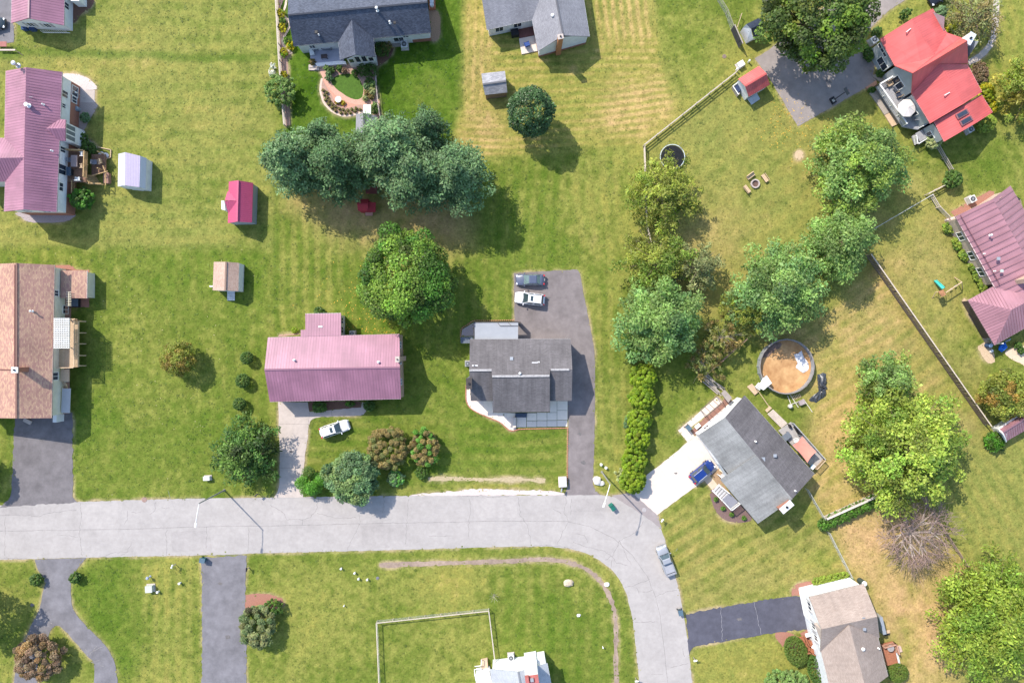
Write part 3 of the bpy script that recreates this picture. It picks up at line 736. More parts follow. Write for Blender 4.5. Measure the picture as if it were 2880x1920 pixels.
# ------------------------------------------------------------------ house kit
WHITE = mat('white_trim_paint',(0.72,0.72,0.70),var=.05,scale=3,rough=.5)
WHITE_SIDING = mat_siding('white_lap_siding',(0.70,0.71,0.72))
CREAM_SIDING = mat_siding('cream_lap_siding',(0.66,0.62,0.50))
GREY_SIDING = mat_siding('pale_grey_siding',(0.40,0.43,0.45))
TAN_BRICK = mat_siding('tan_brick_wall',(0.42,0.30,0.22),.08,.9)
RED_BRICK = mat_siding('red_brick_wall',(0.33,0.15,0.105),.08,.9)
DARK_WOOD = mat('weathered_dark_wood',(0.17,0.13,0.11),var=.3,scale=5,rough=.9)
GREY_WOOD = mat('weathered_grey_wood',(0.33,0.29,0.25),var=.2,scale=5,rough=.9)
YEL_WOOD = mat('golden_treated_wood',(0.46,0.31,0.15),var=.2,scale=5,rough=.85)
TAN_WOOD = mat('tan_treated_wood',(0.52,0.38,0.25),var=.15,scale=5,rough=.85)
RED_WOOD = mat('red_stained_wood',(0.33,0.13,0.07),var=.25,scale=4,rough=.8)
BROWN_WOOD = mat('brown_deck_wood',(0.20,0.115,0.075),var=.25,scale=4,rough=.85)
GLASS = mat('dark_window_glass',(0.03,0.04,0.06),var=.2,scale=1,rough=.08,spec=.8)
GREY_METAL = mat('galvanised_grey',(0.42,0.44,0.46),var=.1,scale=6,rough=.45,metal=.5)
BLACK = mat('black_plastic',(0.02,0.02,0.023),var=.2,scale=6,rough=.5)
DARK_METAL = mat('dark_bronze_metal',(0.07,0.06,0.055),var=.2,scale=5,rough=.5,metal=.3)
GREY_PAINT = mat('mid_grey_paint',(0.33,0.33,0.35),var=.1,scale=4)
def roof(h,slopes,m,thick=.16,name='roof',ribs=None,rib_m=None,label=None,fascia=None):
    """slopes: lists of world points. ribs=(spacing, width, height): standing ribs running downhill."""
    mb = MB(); rb = MB(); fbs = []
    for pts in slopes:
        P,nrm,hor,dn = mb.slope(pts,thick)
        if ribs:
            sp,rw,rh = ribs
            us = [p.dot(hor) for p in P]; o0 = P[0]
            def at(u,v):
                q = o0 + hor * (u - o0.dot(hor)) + dn * (v - o0.dot(dn)); return q
            u = math.ceil(min(us) / sp) * sp + .02
            while u < max(us):
                hit = []
                for k in range(len(P)):
                    a,b = P[k],P[(k + 1) % len(P)]
                    ua,ub = a.dot(hor),b.dot(hor)
                    if (ua - u) * (ub - u) < 0:
                        t = (u - ua) / (ub - ua); hit.append(a + (b - a) * t)
                hit.sort(key=lambda q: q.dot(dn))
                for j in range(0,len(hit) - 1,2):
                    if (hit[j + 1] - hit[j]).length > .25:
                        rb.beam(hit[j] + nrm * (rh / 2 - .01),hit[j + 1] + nrm * (rh / 2 - .01),rw,rh)
                u += sp
        if fascia:
            for k in range(len(P)):
                a,b = P[k],P[(k + 1) % len(P)]
                low = min(p.z for p in P) + .05
                if a.z <= low and b.z <= low:
                    e = (b - a).normalized(); out = Vector((e.y,-e.x,0))
                    if out.dot(Vector((dn.x,dn.y,0))) < 0: out = -out
                    fb = MB(); fb.beam(a + out * .06 - Vector((0,0,.06)),b + out * .06 - Vector((0,0,.06)),.12,.13); fbs.append(fb)
    r = mb.build(name,m,h,label=label)
    if ribs and rb.f:
        q = rb.build('standing_seams',rib_m or m,r); q['kind'] = 'stuff'
    for fb in fbs: fb.build('gutter',fascia,r)
    return r
def walls(h,pts,tops,m,z0=-.02,name='wall',label=None):
    """outline pts (xy, in order) with the height of the wall at each point"""
    mb = MB(); n = len(pts)
    P = [Vector((p[0],p[1],0)) for p in pts]
    T = list(tops)
    if area2(P) < 0: P.reverse(); T.reverse()
    for k in range(n):
        a,b = P[k],P[(k + 1) % n]; ta,tb = T[k],T[(k + 1) % n]
        mb.quad((a.x,a.y,z0),(b.x,b.y,z0),(b.x,b.y,tb),(a.x,a.y,ta))
    return mb.build(name,m,h,label=label)
def window(h,a,b,t,z,w,ht,fm=None,panes=2,out=None,name='window',shut=None,glass=None,horiz=False):
    """window on the wall from a to b (xy) at fraction t, sill height z; its glass (and shutters) are sub-parts"""
    fm = fm or WHITE
    a = Vector((a[0],a[1],0)); b = Vector((b[0],b[1],0)); e = (b - a).normalized()
    n = Vector((e.y,-e.x,0))
    if out is not None and n.dot(Vector((out[0],out[1],0))) < 0: n = -n
    c = a + (b - a) * t + Vector((0,0,z))
    def P(u,v,d): return c + e * u + Vector((0,0,v)) + n * d
    mb = MB(); f = .09
    mb.beam(P(-w / 2 - f,-f / 2,.02),P(w / 2 + f,-f / 2,.02),.09,f); mb.beam(P(-w / 2 - f,ht + f / 2,.02),P(w / 2 + f,ht + f / 2,.02),.09,f)
    for u in (-w / 2 - f / 2,w / 2 + f / 2): mb.beam(P(u,0,.02),P(u,ht,.02),f,.09)
    for k in range(1,panes):
        u = -w / 2 + w * k / panes
        mb.beam(P(u,0,.018),P(u,ht,.018),.06,.07)
    if horiz: mb.beam(P(-w / 2,ht / 2,.016),P(w / 2,ht / 2,.016),.06,.06)
    o = mb.build(name,fm,h)
    g = MB(); g.quad(P(-w / 2,0,.014),P(w / 2,0,.014),P(w / 2,ht,.014),P(-w / 2,ht,.014)); g.build('pane',glass or GLASS,o)
    if shut:
        for s in (-1,1):
            k = MB(); u = s * (w / 2 + f + .24); k.beam(P(u,.0,.025),P(u,ht,.025),.42,.05); k.build('shutter',shut,o)
    return o
def inset(e4,d):
    """inset a quad of world points by d on every side (xy)"""
    c = sum(e4,Vector()) / 4
    out = []
    for k in range(4):
        p = e4[k]; a = (e4[k - 1] - p); b = (e4[(k + 1) % 4] - p)
        a.z = b.z = 0
        out.append(p + a.normalized() * d + b.normalized() * d)
    return out
def gable(h,e4,zr,m_roof,m_wall,over=.35,r=None,ribs=None,thick=.16,fascia=None,wall_name='wall',label=None,hip=False,pw=True):
    """gable roofed block. e4: eave corners A0 A1 B1 B0 in world (A eave 0->1, B eave 0->1); ridge midway unless r=(r0, r1)"""
    A0,A1,B1,B0 = [Vector(p) for p in e4]
    r0 = Vector(r[0]) if r else (A0 + B0) / 2 + Vector((0,0,zr - (A0.z + B0.z) / 2))
    r1 = Vector(r[1]) if r else (A1 + B1) / 2 + Vector((0,0,zr - (A1.z + B1.z) / 2))
    ro = roof(h,[[A0,A1,r1,r0],[r0,r1,B1,B0]],m_roof,thick,ribs=ribs,fascia=fascia)
    if pw:
        a0,a1,b1,b0 = inset([A0,A1,B1,B0],over)
        zw = lambda q: q.z - thick + .12
        m0 = (a0 + b0) / 2; m1 = (a1 + b1) / 2
        rise = ((r0.z + r1.z) / 2 - A0.z)
        zt = min(r0.z,r1.z) - thick - .06
        f = (r0 - A0).length / max(.01,(r0 - A0).length + (r0 - B0).length)
        m0 = a0 + (b0 - a0) * f; m1 = a1 + (b1 - a1) * f
        w = walls(h,[a0,a1,m1,b1,b0,m0],[zw(a0),zw(a1),zt,zw(b1),zw(b0),zt],m_wall,name=wall_name)
    else: a0,a1,b1,b0 = A0,A1,B1,B0
    cp = MB(); cp.beam(r0 + Vector((0,0,.02)),r1 + Vector((0,0,.02)),.26,.07); cp.build('ridge_cap',m_roof,ro)
    return dict(roof=ro,c=(a0,a1,b1,b0),r=(r0,r1))
def vent(h,p,r=.09,ht=.5,m=None,cap=True,name='roof_vent'):
    mb = MB(); p = Vector(p)
    mb.lathe(p - Vector((0,0,.25)),[(r * 1.9,.2),(r * 1.5,.28),(r,.3),(r,ht + .2)] + ([(r * 1.6,ht + .2),(r * 1.6,ht + .28),(r * .5,ht + .38)] if cap else [(r * .8,ht + .22)]),10)
    return mb.build(name,m or WHITE,h,smooth=False)
def flat_vent(h,p,w=.45,m=None):
    mb = MB(); mb.box(Vector(p) + Vector((0,0,.06)),(w,w,.22)); mb.box(Vector(p) + Vector((0,0,.19)),(w * 1.2,w * 1.2,.05))
    return mb.build('roof_vent',m or GREY_METAL,h)
def chimney(h,p,w,d,z0,z1,m,capm=None,rz=0.0,name='chimney',label=None):
    mb = MB(); p = Vector((p[0],p[1],0))
    mb.box(p + Vector((0,0,(z0 + z1) / 2)),(w,d,z1 - z0),rz)
    o = mb.build(name,m,h,label=label)
    c = MB(); c.box(p + Vector((0,0,z1 + .05)),(w + .14,d + .14,.12),rz); c.build('chimney_cap',capm or CONCRETE_GREY,o)
    f = MB(); f.tube(p + Vector((0,0,z1 + .1)),p + Vector((0,0,z1 + .32)),min(w,d) * .22,n=8); f.build('flue',BLACK,o)
    return o
def ac_unit(p,rz,label,m=None,pad=True,s=.85,grp='air conditioner units beside the houses'):
    t = thing('air_conditioner',label,'air conditioner',(p[0],p[1],0),grp,rz,True)
    b = MB()
    if pad:
        b.box((0,0,.04),(s * 1.25,s * 1.25,.09)); b.build('base_pad',CONCRETE_GREY,t)
    b = MB(); b.box((0,0,.1 + s * .45),(s,s,s * .86)); b.box((0,0,.12 + s * .89),(s * 1.04,s * 1.04,.05))
    b.build('casing',m or mat('pale_grey_casing',(.55,.56,.55),var=.06,scale=4,rough=.5),t)
    zt = .15 + s * .89
    b = MB(); b.tube((0,0,zt),(0,0,zt + .01),s * .4,n=20); b.build('fan_opening',BLACK,t)
    g = MB()
    for k in range(8):
        a = math.pi * k / 8; g.beam((s * .4 * math.cos(a),s * .4 * math.sin(a),zt + .025),(-s * .4 * math.cos(a),-s * .4 * math.sin(a),zt + .025),.02,.02)
    g.lathe((0,0,zt),[(.001,.02),(s * .13,.02),(s * .13,.05),(.001,.05)],10)
    g.build('fan_grille',GREY_METAL,t)
    return t
def deck_floor(t,pts,z,m,ang,board=.15,thick=.05,name='deck_boards',gap=.018,skirt=None):
    """boards laid at angle ang over outline pts: real boards, joined into one piece"""
    P = [Vector((p[0],p[1],0)) for p in pts]
    e = Vector((math.cos(ang),math.sin(ang),0)); n = Vector((-e.y,e.x,0))
    vs_ = [p.dot(n) for p in P]
    mb = MB(); v = min(vs_) + board / 2
    while v < max(vs_):
        hits = []
        for k in range(len(P)):
            a,b = P[k],P[(k + 1) % len(P)]; va,vb = a.dot(n),b.dot(n)
            if (va - v) * (vb - v) < 0: hits.append((a + (b - a) * ((v - va) / (vb - va))).dot(e))
        hits.sort()
        for j in range(0,len(hits) - 1,2):
            if hits[j + 1] - hits[j] > .1:
                p = e * hits[j] + n * v; q = e * hits[j + 1] + n * v
                mb.beam((p.x,p.y,z - thick / 2),(q.x,q.y,z - thick / 2),board - gap,thick)
        v += board
    o = mb.build(name,m,t); o['kind'] = 'stuff'
    if z > .4:
        f = MB()
        for k in range(len(P)):
            a,b = P[k],P[(k + 1) % len(P)]
            f.beam((a.x,a.y,z - .17),(b.x,b.y,z - .17),.05,.22)
        f.build('deck_frame',skirt or m,t)
    return o
def railing(t,pts,z,ht,m,every=.14,post_every=1.8,bal=.045,rail_w=.12,cap_m=None,balusters=True):
    """railing along pts at deck height z"""
    for a,b in zip(pts[:-1],pts[1:]):
        a = Vector((a[0],a[1],z)); b = Vector((b[0],b[1],z)); d = b - a; L = d.length
        r = MB(); r.beam(a + Vector((0,0,ht)),b + Vector((0,0,ht)),rail_w,.06); r.build('top_rail',cap_m or m,t)
        r = MB(); r.beam(a + Vector((0,0,.12)),b + Vector((0,0,.12)),.06,.05); r.build('bottom_rail',m,t)
        n = max(1,round(L / post_every))
        for k in range(n + 1):
            p = MB(); q = a + d * (k / n); p.beam(q + Vector((0,0,-.1)),q + Vector((0,0,ht + .08)),.11,.11); p.build('rail_post',m,t)
        if balusters:
            bb = MB(); k = every
            while k < L - .05:
                q = a + d * (k / L); bb.beam(q + Vector((0,0,.12)),q + Vector((0,0,ht)),bal,bal); k += every
            if bb.f:
                o = bb.build('balusters',m,t); o['kind'] = 'stuff'
def deck_posts(t,pts,z,m,w=.14,z0=0):
    for p in pts:
        b = MB(); b.beam((p[0],p[1],z0),(p[0],p[1],z - .05),w,w); b.build('deck_post',m,t)
def steps(t,a,b,w,z0,z1,n,m,thick=.05):
    """flight from a (low) to b (high), each tread its own part"""
    a = Vector((a[0],a[1],0)); b = Vector((b[0],b[1],0)); d = b - a; e = d.normalized(); s = Vector((-e.y,e.x,0))
    dep = d.length / n
    for k in range(n):
        c = a + e * (dep * (k + .5)); z = z0 + (z1 - z0) * (k + 1) / (n + 1)
        o = MB(); o.beam(c - s * (w / 2) + Vector((0,0,z)),c + s * (w / 2) + Vector((0,0,z)),dep * 1.02 if dep < .36 else dep - .04,thick); o.build('step',m,t)
    for sg in (-1,1):
        o = MB(); o.beam(a + s * (sg * w / 2) + Vector((0,0,z0 + .02)),b + s * (sg * w / 2) + Vector((0,0,z1 - .12)),.05,.2); o.build('stringer',m,t)
# ------------------------------------------------------------------ HOUSES
SEAM = (.42,.04,.03)
ROSE_METAL = mat_metal('rose_metal_roofing',(.285,.13,.185))
RED_METAL = mat_metal('coral_red_metal_roofing',(.54,.105,.10))
PLUM_METAL = mat_metal('plum_metal_roofing',(.30,.15,.178))
SLATE_SH = mat_shingle('slate_blue_shingles',((.058,.068,.095),(.105,.12,.16)),.12,.45,.14,.3)
GREY_SH = mat_shingle('mid_grey_shingles',((.19,.19,.21),(.25,.25,.27)),.08,.5,.14,.3)
TAN_SH = mat_shingle('mottled_tan_rose_shingles',((.335,.185,.15),(.50,.325,.215)),.07,.36,.18,.42)
CHAR_SH = mat_shingle('weathered_charcoal_shingles',((.11,.102,.106),(.142,.132,.137)),.22,.5,.14,.4,.18)
WEATH_SH = mat_shingle('faded_grey_green_shingles',((.205,.207,.204),(.245,.248,.244)),.22,.5,.14,.4,.22)
TAUPE_SH = mat_shingle('taupe_shingles',((.285,.225,.19),(.345,.28,.24)),.10,.5,.14,.4,.12)
h = thing('house','white sided house with tan and rose metal roof cut by the top left corner','house',W(110,-60))
g = gable(h,[W(180,72,2.6),W(184,-170,2.6),W(36,-170,2.6),W(31,65,2.6)],4.6,ROSE_METAL,WHITE_SIDING,.3,ribs=SEAM,fascia=WHITE)
a0,a1,b1,b0 = g['c']
for t in (.28,.62): window(h,b0,a0,t,1.1,.9,1.2,out=(0,-1),shut=GREY_PAINT)
window(h,a0,a1,.25,1.1,.9,1.0,out=(1,0));
bay = MB(); bay.box(W(222,-8,1.0),(1.3,2.2,2.0)); bay.build('bay_window',WHITE,h)
pr = MB()
for k in range(12): pr.beam(q1(300 + 15 * k,226) ,q1(300 + 15 * k,226) + Vector((0,0,.75)),.07,.05)
pr.beam(q1(298,226,.7),q1(482,228,.7),.06,.08)
fe = thing('picket_fence','low white picket fence under the gable end of the corner house','fence',q1(390,226)); pr.build('pickets',WHITE,fe)['kind'] = 'stuff'
h = thing('house','long two-level house at the left edge with rose metal roof, white siding and brick basement','house',W(90,400))
ZE,ZR = 5.0,7.2
NE,SE,NW,SW = vH2(572,140,ZE),vH2(520,1425,ZE),vH2(52,130,ZE),vH2(36,1420,ZE)
RN,RS = vH2(240,97,ZR),vH2(215,1402,ZR)
rm = roof(h,[[SE,NE,RN,RS],[NW,vH2(40,745,ZE),vH2(222,925,ZR),RN],[vH2(222,925,ZR),vH2(46,1150,ZE),SW,RS]],ROSE_METAL,ribs=SEAM,fascia=WHITE)
wa,wb,wc,wd = inset([SE,NE,NW,SW],.38)
f = (RN - NE).length / ((RN - NE).length + (RN - NW).length)
mn = wb + (wc - wb) * f; ms = wa + (wd - wa) * f
walls(h,[wa,wb,mn,wc,wd,ms],[5.0,5.0,6.95,5.0,5.0,6.95],WHITE_SIDING,z0=2.25)
o = .04
walls(h,[wa,wb,wc,wd],[2.25] * 4,RED_BRICK,name='brick_base')
roof(h,[[vH2(222,925,ZR),vH2(40,745,ZE),vH2(-420,745,ZE),vH2(-420,938,ZR)],[vH2(222,925,ZR),vH2(-420,938,ZR),vH2(-420,1148,ZE),vH2(46,1148,ZE)]],ROSE_METAL,name='wing_roof',ribs=SEAM,fascia=WHITE)
wp = [vH2(60,770,ZE),vH2(-400,770,ZE),vH2(-400,1125,ZE),vH2(60,1125,ZE)]
walls(h,wp,[5.0] * 4,WHITE_SIDING,name='wing_wall')
AP = vH2(425,658,6.15); G0 = vH2(600,658,6.15)
e0 = vH2(603,578,ZE - .02); e1 = vH2(600,772,ZE - .02); v0 = vH2(550,572,ZE - .02); v1 = vH2(540,772,ZE - .02)
roof(h,[[e0,v0,AP,G0],[G0,AP,v1,e1]],ROSE_METAL,name='bay_roof',ribs=SEAM)
bx0 = Vector((e0.x - .12,e0.y - .25,0)); bx1 = Vector((e1.x - .12,e1.y + .25,0))
bm_ = (bx0 + bx1) / 2
walls(h,[Vector((wb.x - .2,bx0.y,0)),bx0,bm_,bx1,Vector((wb.x - .2,bx1.y,0))],[5.0,5.0,5.95,5.0,5.0],WHITE_SIDING,z0=0,name='bay_wall')
for t in (.22,.5,.78): window(h,bx0,bx1,t,2.5,.75,2.2,out=(1,0),panes=1,glass=mat('grey_reflecting_glass',(.16,.18,.2),rough=.1,spec=.8))
def te(y): return (y - NE.y) / (SE.y - NE.y)
for y,z,w_,ht in ((345,3.0,.95,1.3),(455,3.4,.6,.8),(853,3.0,.8,1.2),(1035,2.7,1.5,1.9),(1195,3.2,1.2,.9)):
    q = vH2(560,y,3.6); window(h,wb,wa,(wb.y - q.y) / (wb.y - wa.y),z,w_,ht,out=(1,0))
for y,z,w_,ht in ((320,.6,1.5,1.4),(398,.8,.9,1.1)):
    q = vH2(680,y,1.2); window(h,wb,wa,(wb.y - q.y) / (wb.y - wa.y),z,w_,ht,out=(1,0))
for t in (.3,.7): window(h,wd,wa,t,3.0,1.1,1.2,out=(0,-1))
vent(h,vH2(262,448,7.05),.2,.55,mat('silver_cap',(.75,.76,.78),rough=.3)); vent(h,vH2(402,440,6.2),.08,.35); vent(h,vH2(482,865,5.75),.08,.35)
vent(h,vH2(165,80,7.2),.22,1.0,GREY_METAL,name='chimney_pipe')
wn_ = MB(); wn_.box(vH2(272,370,6.95),(.9,.06,.06)); wn_.build('lightning_cable',GREY_PAINT,h)
h = thing('house','large house with dark slate shingle roof, white siding and a glazed sunroom wing','house',W(1010,30))
ZE,ZR = 3.6,6.6
e4 = [vH3(200,568,ZE),vH3(1885,405,ZE),q2(1164,-208,ZE),q2(225,-130,ZE)]
g = gable(h,e4,ZR,SLATE_SH,WHITE_SIDING,.4,r=(vH3(128,188,ZR),vH3(1840,30,ZR)),fascia=WHITE)
a0,a1,b1,b0 = g['c']
SA,SB = vH3(748,512,ZE),vH3(1182,470,ZE); SC,SD = vH3(768,735,ZE),vH3(1200,700,ZE)
RA,RB = vH3(912,245,6.05),vH3(958,672,5.0 + .1)
RB = vH3(958,672,6.05 - .35)
roof(h,[[SC,SA,RA,RB],[RB,RA,SB,SD]],SLATE_SH,name='sunroom_roof',fascia=WHITE)
f0 = Vector((SC.x + 1.0,SC.y + .18,0)); f1 = Vector((SD.x - .3,SD.y + .12,0)); fm_ = (f0 + f1) / 2
walls(h,[f0,Vector((f0.x - .25,a0.y,0)),Vector((f1.x - .25,a0.y + .3,0)),f1,fm_],[3.45,3.45,3.45,3.45,5.0],WHITE_SIDING,name='sunroom_wall')
for t in (.14,.39,.63,.87):
    zt = 4.9 - abs(t - .5) * 2.6
    window(h,f0,f1,t,2.0,.72,zt - 2.55,out=(0,-1),panes=1)
for t,z in ((.1,1.5),): window(h,a0,a1,t,z,.8,1.0,out=(0,-1))
window(h,a0,a1,.82,2.1,.8,.5,out=(0,-1)); window(h,a0,a1,.76,.9,1.5,1.4,out=(0,-1))
bs_ = MB()
x0 = a0 + (a1 - a0) * .86; bs_.prism([x0 + Vector((0,-.02,0)),a1 + Vector((.02,-.02,0)),a1 + Vector((.02,.2,0)),x0 + Vector((0,.2,0))],0,1.0); bs_.build('brick_base',RED_BRICK,h)
vent(h,vH3(1228,130,6.3),.14,.9); vent(h,vH3(1383,285,5.4),.1,.55); vent(h,vH3(512,432,4.7),.07,.3); flat_vent(h,vH3(480,400,4.8),.35,BLACK); flat_vent(h,vH3(1440,285,5.1),.3,BLACK)
po = thing('porch','white edged concrete porch with garden chairs on the slate roofed house','porch',vH3(580,680))
b = MB(); b.prism([vH3(395,600,.45),vH3(755,570,.45),vH3(830,780,.45),vH3(480,800,.45),vH3(410,760,.45)],0,.45); b.build('slab',mat('bluish_concrete',(.36,.36,.42),var=.06,scale=2),po)
b = MB(); b.prism([vH3(458,765,.9),vH3(760,738,.9),vH3(830,745,.9),vH3(835,775,.9),vH3(480,805,.9)],0,.62); b.build('low_wall',WHITE,po)
b = MB(); b.box(vH3(450,815,.15),(1.5,.5,.3)); b.box(vH3(450,830,.1),(1.7,.9,.18)); b.build('step',CONCRETE_GREY,po)
sd = MB(); sd.prism([vH3(1395,535),vH3(1500,522),vH3(1512,575),vH3(1405,585)],0,.3)
st_ = thing('doorstep','small grey wooden doorstep beside the air conditioner of the slate roofed house','step',vH3(1450,555)); sd.build('landing',GREY_WOOD,st_)
ac_unit(vH3(1565,575),.05,'square white air conditioner behind the slate roofed house',s=1.0)
h = thing('house','white house with pale grey shingle roof and a brick chimney at the top edge','house',W(1520,20))
ZE,ZR = 3.1,5.2
q3b = q3
e4 = [W(1369,85,ZE),W(1530,50,ZE),W(1500,-170,ZE),W(1330,-150,ZE)]
g1 = gable(h,e4,ZR,GREY_SH,WHITE_SIDING,.35,fascia=WHITE)
e4 = [W(1513,145,ZE),W(1470,-80,ZE),W(1622,-130,ZE),W(1659,103,ZE)]
g2 = gable(h,e4,ZR + .05,GREY_SH,WHITE_SIDING,.3,r=(W(1584,100,ZR),W(1543,-110,ZR)),fascia=WHITE)
a0,a1,b1,b0 = g2['c']
walls(h,[a0 + Vector((-.02,-.02,0)),a1 + Vector((-.02,0,0)),b1,b0 + Vector((.02,-.02,0))],[.55] * 4,RED_BRICK,name='brick_base')
window(h,b0,b1,.05,1.2,.6,1.1,out=(1,0)); window(h,g1['c'][0],g1['c'][1],.55,1.1,1.2,1.3,out=(0,-1)); window(h,g1['c'][0],g1['c'][1],.2,1.0,1.2,1.3,out=(0,-1))
chimney(h,W(1572,132,2.5),.75,.6,0,6.0,mat_siding('orange_brick',(.42,.19,.09),.08,.9),rz=.2)
vent(h,q3(278,118,4.3),.16,.6); flat_vent(h,q3(236,165,3.8),.25,BLACK)
po = thing('patio','pale concrete patio with a blue chair behind the grey roofed house','patio',q3(115,310))
b = MB(); b.prism([q3(48,270),q3(160,248),q3(188,352),q3(66,378)],0,.16); b.build('slab',CONCRETE,po)
b = MB(); b.prism([q3(45,200),q3(140,180),q3(156,246),q3(50,268)],0,.2); b.build('red_landing',mat('red_brown_paving',(.16,.07,.06),var=.2),po)
h = thing('house','long house at the left edge with mottled tan shingle roof and cream siding','house',W(70,960))
ZE,ZR = 4.6,7.0
A0,A1 = vH10(475,1488,ZE),vH10(503,82,ZE)
R0,R1 = vH10(150,1490,ZR),vH10(152,64,ZR)
B0,B1 = vH10(-330,1482,ZE),vH10(-300,82,ZE)
g = gable(h,[A0,A1,B1,B0],ZR,TAN_SH,CREAM_SIDING,.32,r=(R0,R1),fascia=WHITE)
a0,a1,b1,b0 = g['c']
walls(h,[a0 + Vector((.02,-.02,0)),a1 + Vector((.02,.02,0)),b1,b0],[1.5] * 4,mat_siding('rose_brick_wall',(.36,.20,.16),.08,.9),name='brick_base')
rs = MB(); rs.beam(vH10(137,80,7.02),vH10(135,1045,7.02),.12,.12); rs.beam(vH10(135,1045,7.0),vH10(-20,1042,6.2),.12,.1); rs.build('roof_step',mat('dark_rust_edge',(.15,.06,.05)),h)
chimney(h,vH10(230,1040,6.4),.85,.7,5.0,8.5,RED_BRICK,WHITE)
vent(h,vH10(298,506,6.1),.1,.5)
for y,z,w_,ht in ((342,3.2,.8,1.0),(1103,2.9,1.1,1.3)):
    q = vH10(510,y,3.5); window(h,a1,a0,(a1.y - q.y) / (a1.y - a0.y),z,w_,ht,out=(1,0))
for y,z,w_,ht in ((492,.8,1.2,1.2),(1122,.3,1.0,1.6)):
    q = vH10(595,y,1.2); window(h,a1,a0,(a1.y - q.y) / (a1.y - a0.y),z,w_,ht,out=(1,0),fm=WHITE)
W0,W1,W2,W3 = vH10(558,130,2.9),vH10(803,135,2.3),vH10(800,388,2.3),vH10(556,385,2.9)
roof(h,[[W0,W1,W2,W3]],TAN_SH,name='wing_roof',fascia=WHITE)
walls(h,[W0 + Vector((0,-.2,0)),W1 + Vector((-.2,-.2,0)),W2 + Vector((-.2,.2,0)),W3 + Vector((0,.2,0))],[2.6,2.15,2.15,2.6],CREAM_SIDING,name='wing_wall')
gd = MB(); gd.beam(vH10(540,1450,.9),vH10(538,1520,.9),.6,1.9); gd.build('downspout_box',WHITE,h)
bd = thing('concrete_block','pale concrete block lying on the asphalt drive of the tan roofed house','block',q5(195,1332)); b = MB(); b.box(q5(195,1332) + Vector((0,0,.15)),(1.25,.6,.3),-.45); b.build('block',CONCRETE_GREY,bd)
dk = thing('deck','raised wooden deck with a white lattice pergola beside the tan roofed house','deck',vH10(640,800))
ZD = 2.7
dp = [vH10(545,575,ZD),vH10(690,578,ZD),vH10(718,590,ZD),vH10(715,1020,ZD),vH10(535,1022,ZD)]
deck_floor(dk,dp,ZD,TAN_WOOD,0)
railing(dk,[vH10(640,578,ZD),vH10(718,588,ZD),vH10(716,1022,ZD),vH10(560,1024,ZD)],ZD,1.0,TAN_WOOD)
deck_posts(dk,[vH10(790,y) for y in (600,705,805,912,1005)],ZD,TAN_WOOD)
for y in (600,705,805,912,1005):
    b = MB(); b.beam(vH10(722,y,ZD - .25),vH10(786,y + 2,.5),.12,.12); b.build('brace',TAN_WOOD,dk)
pg = thing('pergola','white lattice pergola roof over the deck of the tan roofed house','pergola',vH10(570,710))
ZP = 5.0
for k in range(9):
    x = 502 + k * 16.5; b = MB(); b.beam(vH10(x,570,ZP),vH10(x - 2,848,ZP),.09,.14); b.build('lattice_slat',WHITE,pg)
for k in range(17):
    y = 574 + k * 16.8; b = MB(); b.beam(vH10(494,y,ZP + .14),vH10(640,y,ZP + .14),.09,.12); b.build('lattice_slat',WHITE,pg)
for x,y in ((636,580),(634,840)):
    b = MB(); b.beam(vH10(x + 18,y,ZD),vH10(x,y,ZP),.12,.12); b.build('pergola_post',WHITE,pg)
lt = thing('trellis','small cream wooden trellis against the wing of the tan roofed house','trellis',vH10(632,390))
b = MB(); b.beam(vH10(632,328,2.95),vH10(632,455,2.95),.07,.07); b.build('trellis_rail',CREAM_SIDING,lt)
for k in range(9):
    y = 330 + k * 15.5; b = MB(); b.beam(vH10(608,y,3.0),vH10(655,y,3.0),.07,.07); b.build('trellis_slat',mat('cream_paint',(.66,.6,.45)),lt)
for y in (335,450):
    b = MB(); b.beam(vH10(655,y,0),vH10(632,y,2.95),.09,.09); b.build('trellis_post',mat('cream_paint',(.66,.6,.45)),lt)
bt = thing('hot_tub','dark square hot tub under the trellis of the tan roofed house','hot tub',vH10(690,430)); b = MB(); b.box(vH10(690,428,.4),(1.3,1.4,.8)); b.build('tub',BLACK,bt); b = MB(); b.box(vH10(685,428,.83),(1.1,1.2,.06)); b.build('cover',mat('slate_cover',(.10,.13,.17)),bt)
cp = thing('carport','low flat grey side porch on the tan roofed house','porch',vH10(605,1320))
b = MB(); b.prism([vH10(570,1215,2.2),vH10(648,1215,2.2),vH10(640,1440,2.2),vH10(560,1440,2.2)],2.1,2.2); b.build('flat_roof',mat('pale_grey_membrane',(.42,.42,.43),var=.05),cp)
for x,y in ((650,1220),(645,1435)):
    b = MB(); b.beam(vH10(x,y,0),vH10(x - 6,y,2.1),.1,.1); b.build('porch_post',WHITE,cp)
for k in range(7):
    pass
st_ = thing('steps','tan wooden steps down from the deck to the flat grey porch','steps',vH10(600,1140))
b = MB(); b.prism([vH10(555,1040,2.6),vH10(635,1040,2.6),vH10(635,1150,2.6),vH10(555,1150,2.6)],2.5,2.6); b.build('landing',TAN_WOOD,st_)
steps(st_,vH10(600,1240,0),vH10(595,1155,2.0),1.1,.0,2.4,7,TAN_WOOD)
h = thing('house','ranch house with pink metal roof, dusty rose on one slope, and tan brick gable','house',W(925,1030))
ZE,ZR = 3.9,6.0
q6b = q6
e4 = [q6(95,1200,ZE),q6(998,1180,ZE),q6(988,732,ZE),q6(82,756,ZE)]
g = gable(h,e4,ZR,ROSE_METAL,TAN_BRICK,.12,r=(q6(58,978,ZR),q6(992,962,ZR)),ribs=SEAM,fascia=WHITE)
a0,a1,b1,b0 = g['c']
